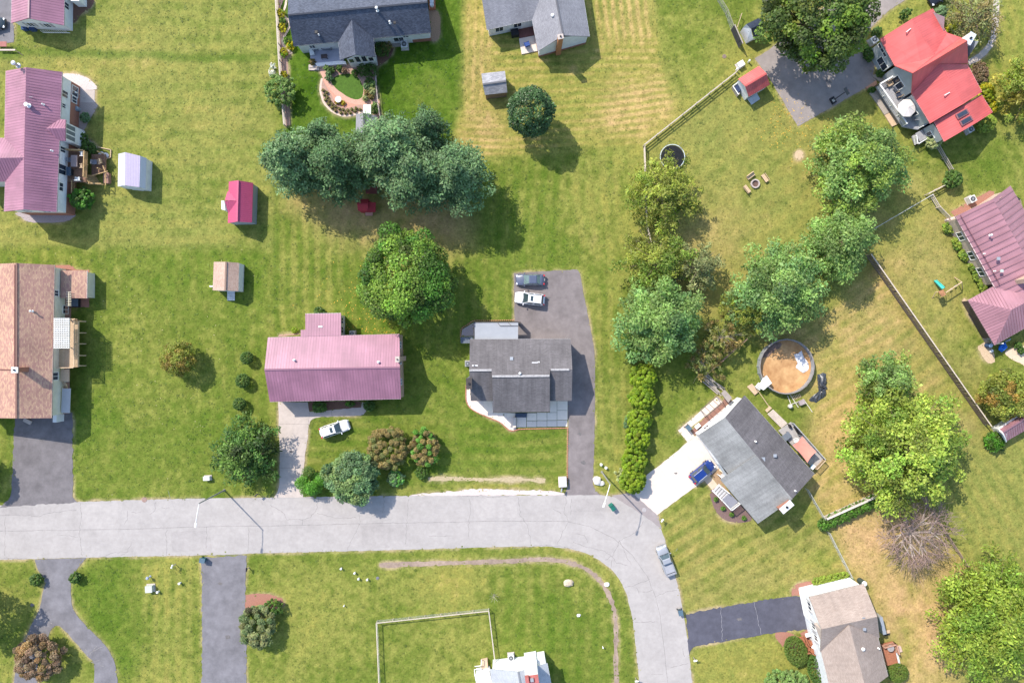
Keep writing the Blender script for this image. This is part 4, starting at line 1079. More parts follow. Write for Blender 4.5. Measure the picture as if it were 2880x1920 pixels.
roof(h,[[q6(340,592,3.4),q6(585,588,3.4),q6(585,742,3.95),q6(308,750,3.95),q6(308,705,3.8),q6(340,703,3.79)]],ROSE_METAL,name='wing_roof',ribs=SEAM,fascia=WHITE)
walls(h,[q6(352,606,3.2),q6(578,602,3.2),q6(578,745,3.2),q6(352,748,3.2)],[3.3,3.3,3.75,3.75],WHITE_SIDING,name='wing_wall')
wq = [q6(578,602,3.2),q6(578,745,3.2)]
for t in (.25,.7): window(h,wq[0],wq[1],t,1.2,.9,1.3,out=(1,0))
b = MB(); b.box(q6(445,682,3.75),(.6,.25,.16)); b.build('roof_vent',WHITE,h)
vent(h,q6(265,912,5.6),.1,.35); vent(h,q6(845,925,5.7),.12,.35)
chimney(h,q6(974,907,6.9),.5,.75,0,6.9,TAN_BRICK)
for t,z in ((.16,2.1),(.42,2.1),(.75,2.1)): window(h,b1,a1,t,z,.9,1.1,out=(1,0),fm=WHITE)
window(h,a0,a1,.35,1.6,1.4,1.2,out=(0,-1)); window(h,a0,a1,.7,1.6,1.4,1.2,out=(0,-1))
ac_unit(q6(670,730),0,'small air conditioner in the corner behind the pink roofed house',s=.8)
h = thing('house','house with stepped charcoal shingle roof beside the long brownish drive','house',W(1485,1030))
ZE,ZR = 3.7,5.9
RL,RR = 745,738
roof(h,[[vH12(172,385,ZE),vH12(1342,380,ZE),vH12(1360,738,ZR),vH12(165,745,ZR)]],CHAR_SH,name='rear_roof',fascia=WHITE)
roof(h,[[vH12(165,748,ZR),vH12(430,745,ZR),vH12(432,1103,ZE),vH12(180,1103,ZE)]],CHAR_SH,name='side_roof',fascia=DARK_METAL)
roof(h,[[vH12(1098,742,ZR),vH12(1360,740,ZR),vH12(1354,1100,ZE),vH12(1095,1102,ZE)]],CHAR_SH,name='side_roof',fascia=DARK_METAL)
roof(h,[[vH12(424,742,ZR - .02),vH12(1102,740,ZR - .02),vH12(1100,812,ZR + .42),vH12(428,818,ZR + .42)],[vH12(428,818,ZR + .42),vH12(1100,812,ZR + .42),vH12(1098,1230,ZE + .3),vH12(438,1234,ZE + .3)]],CHAR_SH,name='front_roof',fascia=DARK_METAL)
for p,q,z in (((165,746),(424,744),ZR),((1110,740),(1325,738),ZR),((430,816),(1095,810),ZR + .44)):
    b = MB(); b.beam(vH12(*p,z + .03),vH12(*q,z + .03),.32,.09); b.build('ridge_cap',mat('worn_ridge_shingles',(.34,.33,.33),var=.3,scale=4),h)
cs = [vH12(195,405,ZE),vH12(1325,400,ZE),vH12(1335,738,ZE),vH12(1335,1080,ZE),vH12(200,1085,ZE),vH12(188,745,ZE)]
walls(h,cs,[3.65,3.65,5.6,3.65,3.65,5.6],mat_siding('pale_beige_siding',(.5,.47,.42)))
cs2 = [vH12(455,1000,ZE),vH12(1082,1000,ZE),vH12(1082,1205,ZE),vH12(455,1205,ZE)]
walls(h,cs2,[4.6,4.6,3.9,3.9],mat_siding('pale_beige_siding',(.5,.47,.42)),name='front_wall')
window(h,cs2[3],cs2[2],.25,1.4,1.8,1.3,out=(0,-1)); window(h,cs2[3],cs2[2],.8,1.4,1.4,1.3,out=(0,-1))
for (x,y,w_,d_) in ((925,660,.9,.22),(970,655,.3,.3),(840,755,.9,.12),(230,692,.9,.2)):
    z = ZR - .05 - abs(y - 745) / 360 * 2.1 + .04
    pp = MB(); pp.box(vH12(x,y,z + .02),(w_,d_,.03)); pp.build('roof_patch',mat('white_sealant',(.62,.62,.62),var=.1),h)
flat_vent(h,vH12(655,610,5.1),.42); vent(h,vH12(752,780,5.9),.13,.7,mat('galvanised_pipe',(.6,.62,.64),rough=.35))
vent(h,vH12(222,690,5.5),.07,.4,BLACK,cap=False)
chimney(h,vH12(172,890,4.4),.75,1.55,0,6.6,mat_siding('slate_grey_block',(.20,.23,.27),.2),DARK_METAL)
ac_unit(vH12(150,668),0,'small dark air conditioner at the corner of the charcoal roofed house',m=mat('slate_casing',(.2,.23,.25)),s=.8)
dk = thing('deck','grey metal roofed back porch behind the charcoal roofed house','porch',vH12(470,280))
b = MB(); P,nrm,hor,dn = b.slope([vH12(218,188,2.9),vH12(732,186,2.9),vH12(730,384,3.3),vH12(220,384,3.3)],.1); b.build('porch_roof',mat('blue_grey_roofing',(.27,.285,.31),var=.06,scale=1,rough=.6),dk)
b = MB(); b.beam(vH12(218,190,2.93),vH12(732,186,2.93),.14,.1); b.beam(vH12(220,190,2.93),vH12(222,384,3.33),.1,.1); b.beam(vH12(490,188,3.0),vH12(520,232,3.15),.06,.06); b.beam(vH12(610,188,3.0),vH12(655,232,3.15),.06,.06); b.beam(vH12(520,232,3.12),vH12(730,230,3.12),.06,.06); b.build('roof_trim',DARK_METAL,dk)
for x,y in ((222,195),(480,192),(728,190)):
    b = MB(); b.beam(vH12(x,y + 14,0),vH12(x,y + 4,2.85),.12,.12); b.build('porch_post',WHITE,dk)
b = MB(); b.box(vH12(745,205,1.2),(.4,.5,2.4)); b.build('corner_cabinet',DARK_METAL,dk)
lt = thing('lean_to','small dark lean-to roof at the corner of the charcoal roofed house','lean-to',vH12(120,395)); b = MB(); b.slope([vH12(62,362,1.7),vH12(215,358,2.0),vH12(180,432,2.0),vH12(65,434,1.7)],.1); b.build('lean_to_roof',mat('dark_slate_metal',(.07,.09,.12),rough=.5),lt)
for x,y in ((72,372),(74,428)):
    b = MB(); b.beam(vH12(x,y,0),vH12(x,y,1.62),.1,.1); b.build('lean_to_post',GREY_WOOD,lt)
te_ = thing('terrace','terrace of pale concrete slabs in front of the charcoal roofed house','terrace',vH12(1000,1310))
def slabs(cells,z=.1,m=None):
    for (x0,y0,x1,y1) in cells:
        b = MB(); p = [vH12(x0 + 2,y0 + 2),vH12(x1 - 2,y0 + 2),vH12(x1 - 2,y1 - 2),vH12(x0 + 2,y1 - 2)]; b.prism(p,0,z + random.uniform(-.006,.006)); b.build('slab',m or mat('white_concrete',(.80,.69,.57),var=.05,scale=2),te_)
slabs([(330,1100,440,1240),(600,1240,700,1290),(830,1240,948,1330),(948,1235,1066,1328),(1066,1235,1182,1326),(1182,1100,1306,1210),(1182,1210,1306,1322),(1098,1100,1182,1235)])
slabs([(710,1290,828,1408),(830,1332,948,1406),(948,1330,1066,1404),(1066,1328,1182,1402),(1182,1324,1304,1400)],.06,mat('greyish_slab',(.68,.60,.52),var=.05))
b = MB(); b.prism([vH12(698,1242),vH12(834,1240),vH12(832,1288),vH12(700,1290)],0,.35); b.build('step',mat('dark_blue_step',(.06,.08,.12)),te_)
b = MB(); b.prism([vH12(670,1292),vH12(708,1292),vH12(706,1400),vH12(668,1420)],0,.5); b.build('side_wall',CONCRETE,te_)
ed = thing('brick_edging','scalloped red brick edging round the beds of the charcoal roofed house','edging',vH12(700,1430))
EB = mat('salmon_brick',(.47,.20,.14),var=.2,scale=6)
def edging(pts,step=.26,mm=EB,th=ed,size=(.22,.13,.14),cap=260):
    L = spline(pts,5); acc = 0; cnt = 0; me = None
    for a,b_ in zip(L[:-1],L[1:]):
        d = b_ - a; ln = d.length
        if ln < 1e-6: continue
        while acc < ln:
            p = a + d * (acc / ln)
            if me is None:
                bb = MB(); bb.box((0,0,.06),size); me = bb.build('brick',mm,None); me.parent = th; o_ = me
            else:
                o_ = me.copy(); C.objects.link(o_)
            o_.location = Vector((p.x,p.y,0)) - Vector(th['_o']) + Vector((0,0,random.uniform(-.02,.02)))
            o_.rotation_euler = (0,0,math.atan2(d.y,d.x) + random.gauss(0,.06)); acc += step; cnt += 1
        acc -= ln
    return cnt
edging([vH12(128,930),vH12(124,1020),vH12(130,1100),vH12(165,1172),vH12(250,1232),vH12(400,1300),vH12(520,1350),vH12(590,1415),vH12(640,1446),vH12(700,1442),vH12(760,1428),vH12(1000,1422),vH12(1305,1416)])
edging([vH12(1305,1420),vH12(1304,1560),q11(380,100),q11(381,170),q11(365,205),q11(345,225)],.34)
edging([vH12(64,350),vH12(75,265),vH12(150,215),vH12(225,172),vH12(400,170),vH12(680,165)],.34)
h = thing('house','rambling house with bright coral red metal roofs and pale grey siding','house',W(2640,190))
ZE,ZR = 4.4,6.8
RIBS = (.34,.04,.03)
v5 = vH5
roof(h,[[v5(278,410,ZE),v5(615,200,ZR - .2),v5(852,575,ZR - .2),v5(700,640,6.0),v5(432,688,ZE)],
         [v5(615,200,ZR - .2),v5(835,90,ZE),v5(985,348,ZE),v5(852,575,ZR - .2)]],RED_METAL,ribs=RIBS,fascia=WHITE)
ZX = 8.3
roof(h,[[v5(432,688,ZE + .05),v5(700,640,6.0),v5(852,575,ZR - .15),v5(985,345,ZE + .05),v5(1130,395,ZE + .3),v5(1198,428,ZX),v5(625,768,ZX)],
         [v5(625,768,ZX),v5(1198,428,ZX),v5(1205,668,ZE),v5(905,668,6.35),v5(612,985,ZE)]],RED_METAL,name='cross_roof')
roof(h,[[v5(615,985,ZE),v5(905,668,6.2),v5(1160,1090,6.2),v5(805,1298,ZE)],
         [v5(905,668,6.2),v5(1200,675,ZE),v5(1352,965,ZE),v5(1160,1090,6.2)]],RED_METAL,name='wing_roof',ribs=RIBS,fascia=WHITE)
roof(h,[[v5(845,1280,ZE - .5),v5(1170,1098,5.6),v5(1280,1298,5.6),v5(952,1488,ZE - .5)],
         [v5(1170,1098,5.6),v5(1345,990,ZE - .5),v5(1465,1180,ZE - .5),v5(1280,1298,5.6)]],RED_METAL,name='lower_roof',ribs=RIBS,fascia=WHITE)
wl = [v5(185,525,0),v5(330,810,0),v5(540,960,0),v5(612,1015,1.5)]
def off(px,z): return v5(px[0],px[1],z)
A = [v5(305,425,ZE),v5(440,665,ZE),v5(950,360,ZE),v5(815,115,ZE)]
walls(h,[A[0],A[1],A[2],(A[2] + A[3]) / 2,A[3],(A[3] + A[0]) / 2],[4.3,4.3,4.3,6.2,4.3,6.2],GREY_SIDING)
B = [v5(455,690,ZE),v5(625,960,ZE),v5(1185,640,ZE),v5(1150,420,ZE)]
bm2 = v5(640,770,5.8)
walls(h,[B[0],(B[0] + B[1]) / 2,B[1],B[2],(B[2] + B[3]) / 2,B[3]],[4.3,7.7,4.3,4.3,7.6,4.3],GREY_SIDING,name='gable_wall')
Cc = [v5(635,985,ZE),v5(815,1270,ZE),v5(1325,960,ZE),v5(1185,700,ZE)]
walls(h,Cc,[4.3] * 4,GREY_SIDING,name='wing_wall')
D = [v5(865,1285,ZE),v5(965,1455,ZE),v5(1435,1175,ZE),v5(1330,1010,ZE)]
walls(h,[D[0],D[1],(D[1] + D[2]) / 2,D[2],D[3]],[3.8,3.8,5.3,3.8,3.8],GREY_SIDING,name='lower_wall')
o5 = (-.8,-.5)
window(h,A[0],A[1],.72,1.0,2.0,1.5,out=o5); window(h,A[0],A[1],.3,3.0,2.2,.6,out=o5,panes=3)
window(h,B[0],B[1],.5,1.35,2.0,2.1,out=o5,name='patio_door',fm=WHITE)
window(h,Cc[0],Cc[1],.45,1.4,1.6,1.4,out=o5); window(h,D[0],D[1],.5,1.2,1.2,1.2,out=o5)
for x,y,z in ((1138,1200,5.32),(1180,1270,5.32)):
    e = (v5(1170,1098,5.6) - v5(845,1280,ZE - .5)); e.z = 0; e.normalize(); nn = Vector((-e.y,e.x,0))
    c = v5(x,y,z); sl = math.atan2(1.7,(v5(1170,1098,5.6) - v5(845,1280,ZE - .5)).length)
    b = MB(); b.beam(c - e * .8 + Vector((0,0,-.8 * .36 + .12)),c + e * .8 + Vector((0,0,.8 * .36 + .12)),.85,.12); o = b.build('skylight',mat('plum_skylight_frame',(.2,.09,.1)),h)
    b = MB(); b.beam(c - e * .62 + Vector((0,0,-.62 * .36 + .16)),c + e * .62 + Vector((0,0,.62 * .36 + .16)),.62,.09); b.build('pane',GLASS,o)
def bar(p,q,z):
    b = MB(); b.beam(v5(*p,z),v5(*q,z),.1,.1); b.beam(v5(*p,z - .4),v5(*p,z),.08,.08); b.beam(v5(*q,z - .4),v5(*q,z),.08,.08); return b
bar((555,338),(602,302),6.4).build('vent_pipe',WHITE,h); bar((957,1002),(1012,972),6.0).build('vent_pipe',WHITE,h)
chimney(h,v5(1226,408,7.4),.85,1.75,0,7.4,WHITE_SIDING,mat('bright_metal_cap',(.7,.72,.74),rough=.3,metal=.3),rz=R(-30) )
dk = thing('deck','grey raised deck with long white railing on the coral roofed house','deck',v5(500,1000))
ZD = 1.35
dp = [v5(240,905,ZD),v5(440,785,ZD),v5(640,1010,ZD),v5(800,1290,ZD),v5(680,1360,ZD),v5(520,1330,ZD)]
deck_floor(dk,dp,ZD,mat('grey_painted_deck',(.33,.33,.35),var=.1,scale=4),R(30))
railing(dk,[v5(470,775,ZD),v5(240,910,ZD),v5(525,1320,ZD)],ZD,1.05,WHITE,rail_w=.22)
railing(dk,[v5(800,1285,ZD),v5(690,1345,ZD)],ZD,1.05,WHITE)
b = MB()
for k in range(9):
    p = v5(240 + 285 * k / 8,910 + 410 * k / 8,0); b.beam((p.x,p.y,0),(p.x,p.y,ZD - .1),.14,.14)
b.build('deck_posts',WHITE,dk)
lo = thing('lower_walk','strip of grey wooden boards beside the white deck railing of the coral roofed house','boardwalk',v5(300,1150));
for (a_,b_) in (((165,985),(240,1085)),((240,1088),(320,1210)),((322,1214),(400,1335))):
    m_ = MB(); m_.prism([v5(*a_),v5(a_[0] + 95,a_[1] - 45),v5(b_[0] + 95,b_[1] - 45),v5(*b_)],0,.2); m_.build('board_panel',GREY_WOOD if b_[0] < 350 else TAN_WOOD,lo)
bl = thing('brick_landing','small brick landing between the grey parking area and the lawn','landing',v5(190,905)); b = MB(); b.prism([v5(125,920),v5(235,850),v5(245,890),v5(150,960)],0,.18); b.build('landing',mat('orange_brick_paving',(.48,.26,.17),var=.2,scale=6),bl)
bl = thing('plank_walk','grey planks leading up to the white deck of the coral roofed house','walk',v5(255,820)); b = MB(); b.prism([v5(195,800),v5(240,775),v5(330,840),v5(280,870)],0,.25); b.build('planks',GREY_WOOD,bl)
lt = thing('sun_deck','small grey sun deck with low white sides beside the round pale shrub','deck',v5(690,1430))
deck_floor(lt,[v5(620,1430,.5),v5(720,1375,.5),v5(775,1445,.5),v5(655,1530,.5)],.5,mat('grey_painted_deck',(.33,.33,.35)),R(30))
railing(lt,[v5(630,1440,.5),v5(645,1530,.5),v5(775,1450,.5)],.5,.9,WHITE)
ht_ = thing('hot_tub','black covered hot tub beside the grey siding of the coral roofed house','hot tub',v5(755,1375),None,R(-30),True)
b = MB(); b.box((0,0,.42),(1.3,1.9,.84)); b.build('tub',BLACK,ht_); b = MB(); b.box((0,0,.88),(1.35,1.95,.1)); b.build('cover',mat('charcoal_cover',(.05,.055,.065),rough=.6),ht_)
ac_unit(v5(190,445),R(30),'white air conditioner at the corner of the coral roofed house by the parking area',s=1.0)
ac_unit(v5(1195,1375),R(30),'pale air conditioner beneath the lower eave of the coral roofed house',s=.9)
h = thing('house','house at the right edge with ribbed plum metal roofs and a hipped porch','house',W(2790,720))
v6 = vH6
ZE,ZR = 3.2,5.4
RIB6 = (1.0,.12,.06)
Rn,En = v6(460,180,ZR),v6(610,68,ZE)
dvec = (v6(720,640,ZR) - Rn)
roof(h,[[v6(140,328,ZE),Rn,Rn + dvec * 1.6,v6(620,1160,ZE),v6(460,912,ZE)],[Rn,En,En + dvec * 1.6,Rn + dvec * 1.6]],PLUM_METAL,ribs=(1.0,.15,.07),fascia=mat('pale_rose_trim',(.55,.45,.43)))
HA = v6(620,1118,5.0)
roof(h,[[v6(248,1038,3.0),v6(475,915,3.0),v6(900,1010,3.0),v6(900,975,5.0),HA],[v6(248,1038,3.0),HA,v6(475,1420,3.0)],[v6(475,1420,3.0),HA,v6(900,975,5.0),v6(900,1180,3.0)]],PLUM_METAL,name='hip_roof',ribs=(.45,.06,.05),fascia=mat('pale_rose_trim',(.55,.45,.43)))
walls(h,[v6(165,345,ZE),v6(480,900,ZE),v6(900,900,ZE),v6(700,180,ZE),v6(590,105,ZE),v6(455,195,ZE)],[3.1,3.1,3.1,3.1,3.1,5.0],mat_siding('buff_siding',(.5,.40,.33)))
pw_ = [v6(300,1040,3),v6(485,1360,3),v6(900,1150,3),v6(900,960,3)]
walls(h,pw_,[2.9] * 4,mat_siding('dark_screen_wall',(.09,.07,.07)),name='porch_wall')
for k in range(9):
    a_ = v6(262 + 205 * k / 8,1068 + 345 * k / 8,0); a_ = v6(252 + 205 * k / 8,1070 + 335 * k / 8,.6)
    b = MB(); b.beam((a_.x,a_.y,0),(a_.x + .12,a_.y + .03,2.8),.16,.16); b.build('porch_post',WHITE,h)
b = MB(); b.beam(v6(245,1055,1.0),v6(465,1420,1.0),.1,.1); b.build('porch_rail',mat('grey_rail',(.3,.3,.3)),h)
for t in (.25,.55,.8): window(h,v6(165,345,ZE),v6(480,900,ZE),t,1.0,1.3,1.2,out=(-.8,-.3))
chimney(h,v6(690,865,4.3),1.5,.7,3.2,6.4,mat_siding('cream_brown_chimney',(.5,.38,.28),.1),mat('cream_cap',(.6,.52,.42)),rz=R(30))
vent(h,v6(436,488,4.8),.1,.4); flat_vent(h,v6(502,686,4.6),.4,GREY_METAL); flat_vent(h,v6(531,790,4.5),.35,mat('verdigris',(.4,.46,.42))); vent(h,v6(382,645,4.0),.06,.3); vent(h,v6(470,792,4.2),.06,.3)
b = MB(); b.beam(v6(185,318,ZE + .55),v6(520,905,ZE + .62),.06,.07); b.build('snow_guard',mat('dark_plum_bar',(.13,.05,.06)),h)
ac_unit(v6(255,190),R(28),'round-topped grey air conditioner on a pad beside the brick red bed',s=1.0)
ww = thing('garden_wall','low pale wall at the corner of the plum roofed house','wall',v6(110,350)); b = MB(); b.beam(v6(60,358,.3),v6(140,335,.3),.3,.6); b.build('wall',mat('pale_rose_trim',(.55,.45,.43)),ww)
h = thing('house','white walled house set at an angle with faded grey shingle roof and pale concrete drive','house',W(2125,1300))
v7 = vH7
ZE,ZR = 3.6,5.9
N_,E_,S_,Wc = v7(727,118,ZE),v7(1460,942,ZE),v7(862,1462,ZE),v7(232,540,ZE)
R0,R1 = v7(520,350,ZR),v7(1225,1205,ZR)
Bk = v7(820,755,ZR); Be0 = v7(555,940,ZE); Be1 = v7(468,1000,ZE - .1)
Bm = R0 + (R1 - R0) * .46
roof(h,[[N_,E_,R1,R0]],CHAR_SH,name='roof',fascia=WHITE)
roof(h,[[R0,Bm,Be0,Wc]],WEATH_SH,name='garage_roof',fascia=WHITE)
zz = Vector((0,0,.10))
roof(h,[[Bm + zz,R1 + zz,S_ + zz,Be1 + zz]],WEATH_SH,name='front_roof',fascia=WHITE,thick=.2)
wi = inset([N_,E_,S_,Wc],.4); wn0,we0,ws0,ww0 = wi
walls(h,[wn0,we0,(we0 + ws0) / 2,ws0,ww0,(ww0 + wn0) / 2],[3.5,3.5,5.6,3.5,3.5,5.6],WHITE_SIDING)
window(h,wn0,ww0,.8,1.2,.9,1.0,out=(-.7,.7)); window(h,wn0,we0,.7,.3,1.8,2.0,out=(.7,.7),name='patio_door')
window(h,ww0,ws0,.7,1.2,1.5,1.2,out=(-.7,-.7)); window(h,ww0,ws0,.9,1.2,1.2,1.2,out=(-.7,-.7))
gd = window(h,ww0,ws0,.2,.02,4.6,2.2,out=(-.7,-.7),name='garage_door',panes=1,glass=WHITE)
chimney(h,v7(1165,1288,6.4),.85,2.0,3.0,6.4,RED_BRICK,mat('white_slab_cap',(.62,.62,.62)),rz=R(-50))
flat_vent(h,v7(915,785,5.5),.5); flat_vent(h,v7(1040,748,5.2),.4); vent(h,v7(838,600,5.4),.08,.35); vent(h,v7(1255,1118,5.5),.07,.3)
b = MB(); b.prism([v7(210,520,0),v7(700,190,0),v7(640,150,0),v7(600,165,0)],0,.25); b.build('foundation_strip',CONCRETE,h)
dk = thing('stoop','front stoop with grey floor, white railings and steps on the faded grey house','stoop',v7(560,1200))
ZD = 1.1
dp = [v7(495,1210,ZD),v7(570,1145,ZD),v7(655,1235,ZD),v7(575,1310,ZD)]
deck_floor(dk,dp,ZD,mat('bluish_grey_deck',(.24,.25,.30),var=.1),R(-45))
railing(dk,[v7(485,1220,ZD),v7(570,1312,ZD),v7(660,1240,ZD)],ZD,.95,WHITE)
steps(dk,v7(415,1080,0),v7(530,1185,.8),1.6,0,1.1,5,mat('pale_grey_tread',(.45,.45,.46)))
for (p_,q_) in (((385,1110),(490,1222)),((445,1055),(570,1150))):
    b = MB(); b.beam(v7(*p_,.9),v7(*q_,2.0),.08,.08); b.build('hand_rail',WHITE,dk)
dk = thing('entry_steps','short white railed side steps near the blue car','steps',v7(500,950))
b = MB(); b.prism([v7(460,960),v7(530,900),v7(560,935),v7(490,990)],0,.5); b.build('landing',mat('pale_grey_tread',(.45,.45,.46)),dk)
railing(dk,[v7(440,945,.3),v7(480,985,.3),v7(555,925,.3)],.3,.9,WHITE)
bx_ = thing('storage_box','cream storage box against the wall between the blue car and the white railed steps','box',v7(490,900)); b = MB(); b.box(v7(490,900,.3),(.7,.6,.6),R(-40)); b.build('box',mat('cream_plastic',(.6,.55,.42)),bx_); b = MB(); b.box(v7(490,900,.63),(.76,.66,.06),R(-40)); b.build('lid',mat('cream_plastic',(.6,.55,.42)),bx_)
dk = thing('deck','narrow grey back deck crowded with furniture behind the faded grey house','deck',v7(1300,640))
ZD = .8
dp = [v7(1085,490,ZD),v7(1215,400,ZD),v7(1555,780,ZD),v7(1455,890,ZD)]
deck_floor(dk,dp,ZD,mat('silvery_deck',(.36,.34,.33),var=.15),R(40))
railing(dk,[v7(1215,405,ZD),v7(1550,785,ZD)],ZD,1.0,mat('silvery_rail',(.36,.36,.37)))
railing(dk,[v7(1550,785,ZD),v7(1460,880,ZD)],ZD,1.0,TAN_WOOD)
bw = thing('boardwalk','ladder-like plank boardwalk running from the back deck of the faded grey house','boardwalk',v7(1050,350))
for k in range(13):
    t = k / 12; p = v7(968 + (1105 - 968) * t,318 + (455 - 318) * t,.25); q = v7(1030 + (1170 - 1030) * t,270 + (405 - 270) * t,.25)
    b = MB(); b.beam(p,q,.21,.06); b.build('plank',mat('pale_plank',(.50,.43,.37),var=.15),bw)
bw2 = thing('boardwalk','square plank landing with white steps at the rim of the empty pool','landing',v7(810,55))
for k in range(7):
    t = k / 6; p = v7(755 + 70 * t,32 + 76 * t,.3); q = v7(808 + 62 * t,0 + 72 * t,.3)
    b = MB(); b.beam(p,q,.26,.06); b.build('plank',TAN_WOOD,bw2)
bw3 = thing('plank','lone plank lying on the grass above the ladder-like boardwalk','plank',v7(975,262)); b = MB(); b.beam(v7(950,285,.1),v7(1000,240,.1),.5,.12); b.build('board',TAN_WOOD,bw3)
b = MB(); b.tube(v7(868,72,.08),v7(985,240,.08),.06,n=6); pi_ = thing('pipe','thin tan pipe on the grass running from the pool landing to the boardwalk','pipe',v7(925,160)); b.build('pipe',TAN_WOOD,pi_)
h = thing('house','white house with taupe shingle roof and two red stained decks at the bottom right','house',W(2400,1800))
v8 = vH8
ZE,ZR = 4.8,7.2
NW8,NE8 = v8(468,383,ZE),v8(1225,200,ZE)
RW,RE = v8(640,825,ZR),v8(1408,652,ZR)
SW8,SE8 = v8(622,1140,ZE),v8(1440,940,ZE)
RX = v8(1020,768,ZR - .02); RS8 = v8(1262,1690,ZR - .02)
roof(h,[[NW8,NE8,RE,RW],[RW,RE,SE8,SW8]],TAUPE_SH,name='roof',fascia=WHITE)
roof(h,[[v8(630,1130,ZE + .05),RX,RS8,v8(800,1830,ZE)],[RX,v8(1420,930,ZE + .05),v8(1560,1470,ZE),RS8]],TAUPE_SH,name='cross_roof',fascia=WHITE)
w8 = inset([NW8,NE8,SE8,SW8],.35)
walls(h,[w8[0],w8[1],(w8[1] + w8[2]) / 2,w8[2],w8[3],(w8[3] + w8[0]) / 2],[4.65,4.65,6.95,4.65,4.65,6.95],WHITE_SIDING)
c8 = [v8(655,1120,ZE),v8(1410,940,ZE),v8(1535,1440,ZE),v8(800,1790,ZE)]
walls(h,c8[:3] + [(c8[2] + c8[3]) / 2,c8[3]],[4.65,4.65,4.65,6.9,4.65],WHITE_SIDING,name='wing_wall')
for t in (.22,): window(h,w8[0],w8[3],t,2.6,1.2,1.3,out=(-1,0),shut=GREY_PAINT)
window(h,w8[0],w8[3],.62,2.6,.9,1.3,out=(-1,0),shut=GREY_PAINT); window(h,w8[0],w8[3],.86,2.6,.9,1.3,out=(-1,0),shut=GREY_PAINT)
window(h,w8[0],w8[3],.30,.05,4.2,2.1,out=(-1,0),name='garage_door',panes=1,glass=WHITE)
b = MB(); b.slope([v8(535,745,5.4),v8(575,740,5.4),v8(640,840,6.8),v8(628,975,5.2)],.1); b.build('gable_return',mat('taupe_trim',(.4,.33,.29)),h)
flat_vent(h,v8(1225,820,6.5),.35); vent(h,v8(1190,1080,6.3),.17,.55); vent(h,v8(1422,1085,5.3),.07,.3)
b = MB(); b.beam(v8(1200,672,ZR + .06),v8(1240,664,ZR + .06),.12,.08); b.build('ridge_vent',GREY_METAL,h)
b = MB(); b.box(v8(1430,735,1.2),(.5,2.8,2.4),R(13)); b.build('lean_to',GREY_METAL,h)
dk = thing('deck','red stained front deck with steps beside the clipped oval shrub','deck',v8(440,1030))
ZD = .9
deck_floor(dk,[v8(470,1010,ZD),v8(560,985,ZD),v8(610,1150,ZD),v8(530,1160,ZD)],ZD,RED_WOOD,R(13))
deck_floor(dk,[v8(320,950,.5),v8(395,930,.5),v8(445,1095,.5),v8(365,1110,.5)],.5,RED_WOOD,R(13),name='lower_boards')
steps(dk,v8(420,1050,.4),v8(520,1070,.9),1.9,.4,.95,3,RED_WOOD)
railing(dk,[v8(390,915,.5),v8(440,1030,.5),v8(520,1015,.7)],.5,.9,RED_WOOD); railing(dk,[v8(370,1135,.5),v8(460,1120,.5),v8(540,1165,.8),v8(610,1150,.8)],.5,.9,RED_WOOD)
b = MB(); b.box(v8(555,1040,1.5),(.6,1.4,.06),R(-35)); b.build('door_canopy',WHITE,dk)
dk = thing('deck','red stained back deck with railing on the right side of the taupe roofed house','deck',v8(1570,1150))
deck_floor(dk,[v8(1465,1040,.9),v8(1625,1000,.9),v8(1690,1290,.9),v8(1545,1330,.9)],.9,RED_WOOD,R(-77))
railing(dk,[v8(1465,1045,.9),v8(1630,1000,.9),v8(1668,1135,.9)],.9,1.0,mat('salmon_rail',(.5,.28,.2)))
b = MB(); b.prism([v8(1660,1060),v8(1715,1045),v8(1740,1120),v8(1685,1135)],0,.35); b.build('step',mat('pale_pink_step',(.5,.36,.3)),dk)
tb = thing('patio_table','round grey table on the red back deck of the taupe roofed house','table',v8(1560,1060,.9)); b = MB(); b.lathe(v8(1560,1060,.9),[(.05,0),(.05,.7),(.55,.7),(.55,.75),(.02,.76)],14); b.build('table',mat('grey_stone_top',(.3,.28,.27)),tb)
bt_ = thing('boat','small white upturned dinghy leaning by the red back deck','boat',v8(1675,1225)); b = MB()
prof = [(-1.5,.02),(-1.1,.3),(-.4,.42),(.4,.42),(1.0,.34),(1.5,.06)]
pts = []
for y_,w_ in prof:
    for k in range(7):
        a_ = math.pi * k / 6; pts.append((y_,w_ * math.cos(a_),w_ * math.sin(a_) * .8))
base = v8(1675,1230); rot = Matrix.Rotation(R(-75),3,'Z')
i0 = len(b.v)
for p in pts: b.v.append(rot @ Vector(p) + base)
for j in range(5):
    for k in range(6): b.f.append((j * 7 + k,j * 7 + k + 1,(j + 1) * 7 + k + 1,(j + 1) * 7 + k))
b.build('hull',WHITE,bt_,smooth=True)
gr_ = thing('barbecue','white topped barbecue on the red front deck of the taupe roofed house','barbecue',v8(450,910,.5)); b = MB(); b.box(v8(450,905,1.2),(.75,.5,.3),R(13)); b.build('hood',WHITE,gr_)
b = MB(); [b.beam(v8(450,905,.5) + Vector((sx * .3,sy * .2,0)),v8(450,905,.5) + Vector((sx * .3,sy * .2,.6)),.05,.05) for sx in (-1,1) for sy in (-1,1)]; b.box(v8(450,905,1.0),(.85,.5,.08),R(13)); b.build('stand',BLACK,gr_)
gt = thing('propane_tank','upright white topped dark tank beside the corner of the taupe roofed house','tank',v8(1155,130)); b = MB(); b.lathe(v8(1160,150),[(.42,0),(.45,.1),(.45,1.5),(.40,1.6)],16); b.build('tank',mat('dark_green_tank',(.05,.07,.06)),gt); b = MB(); b.lathe(v8(1160,150) + Vector((0,0,1.6)),[(.42,0),(.38,.12),(.2,.2),(.02,.22)],16); b.build('dome_lid',WHITE,gt)
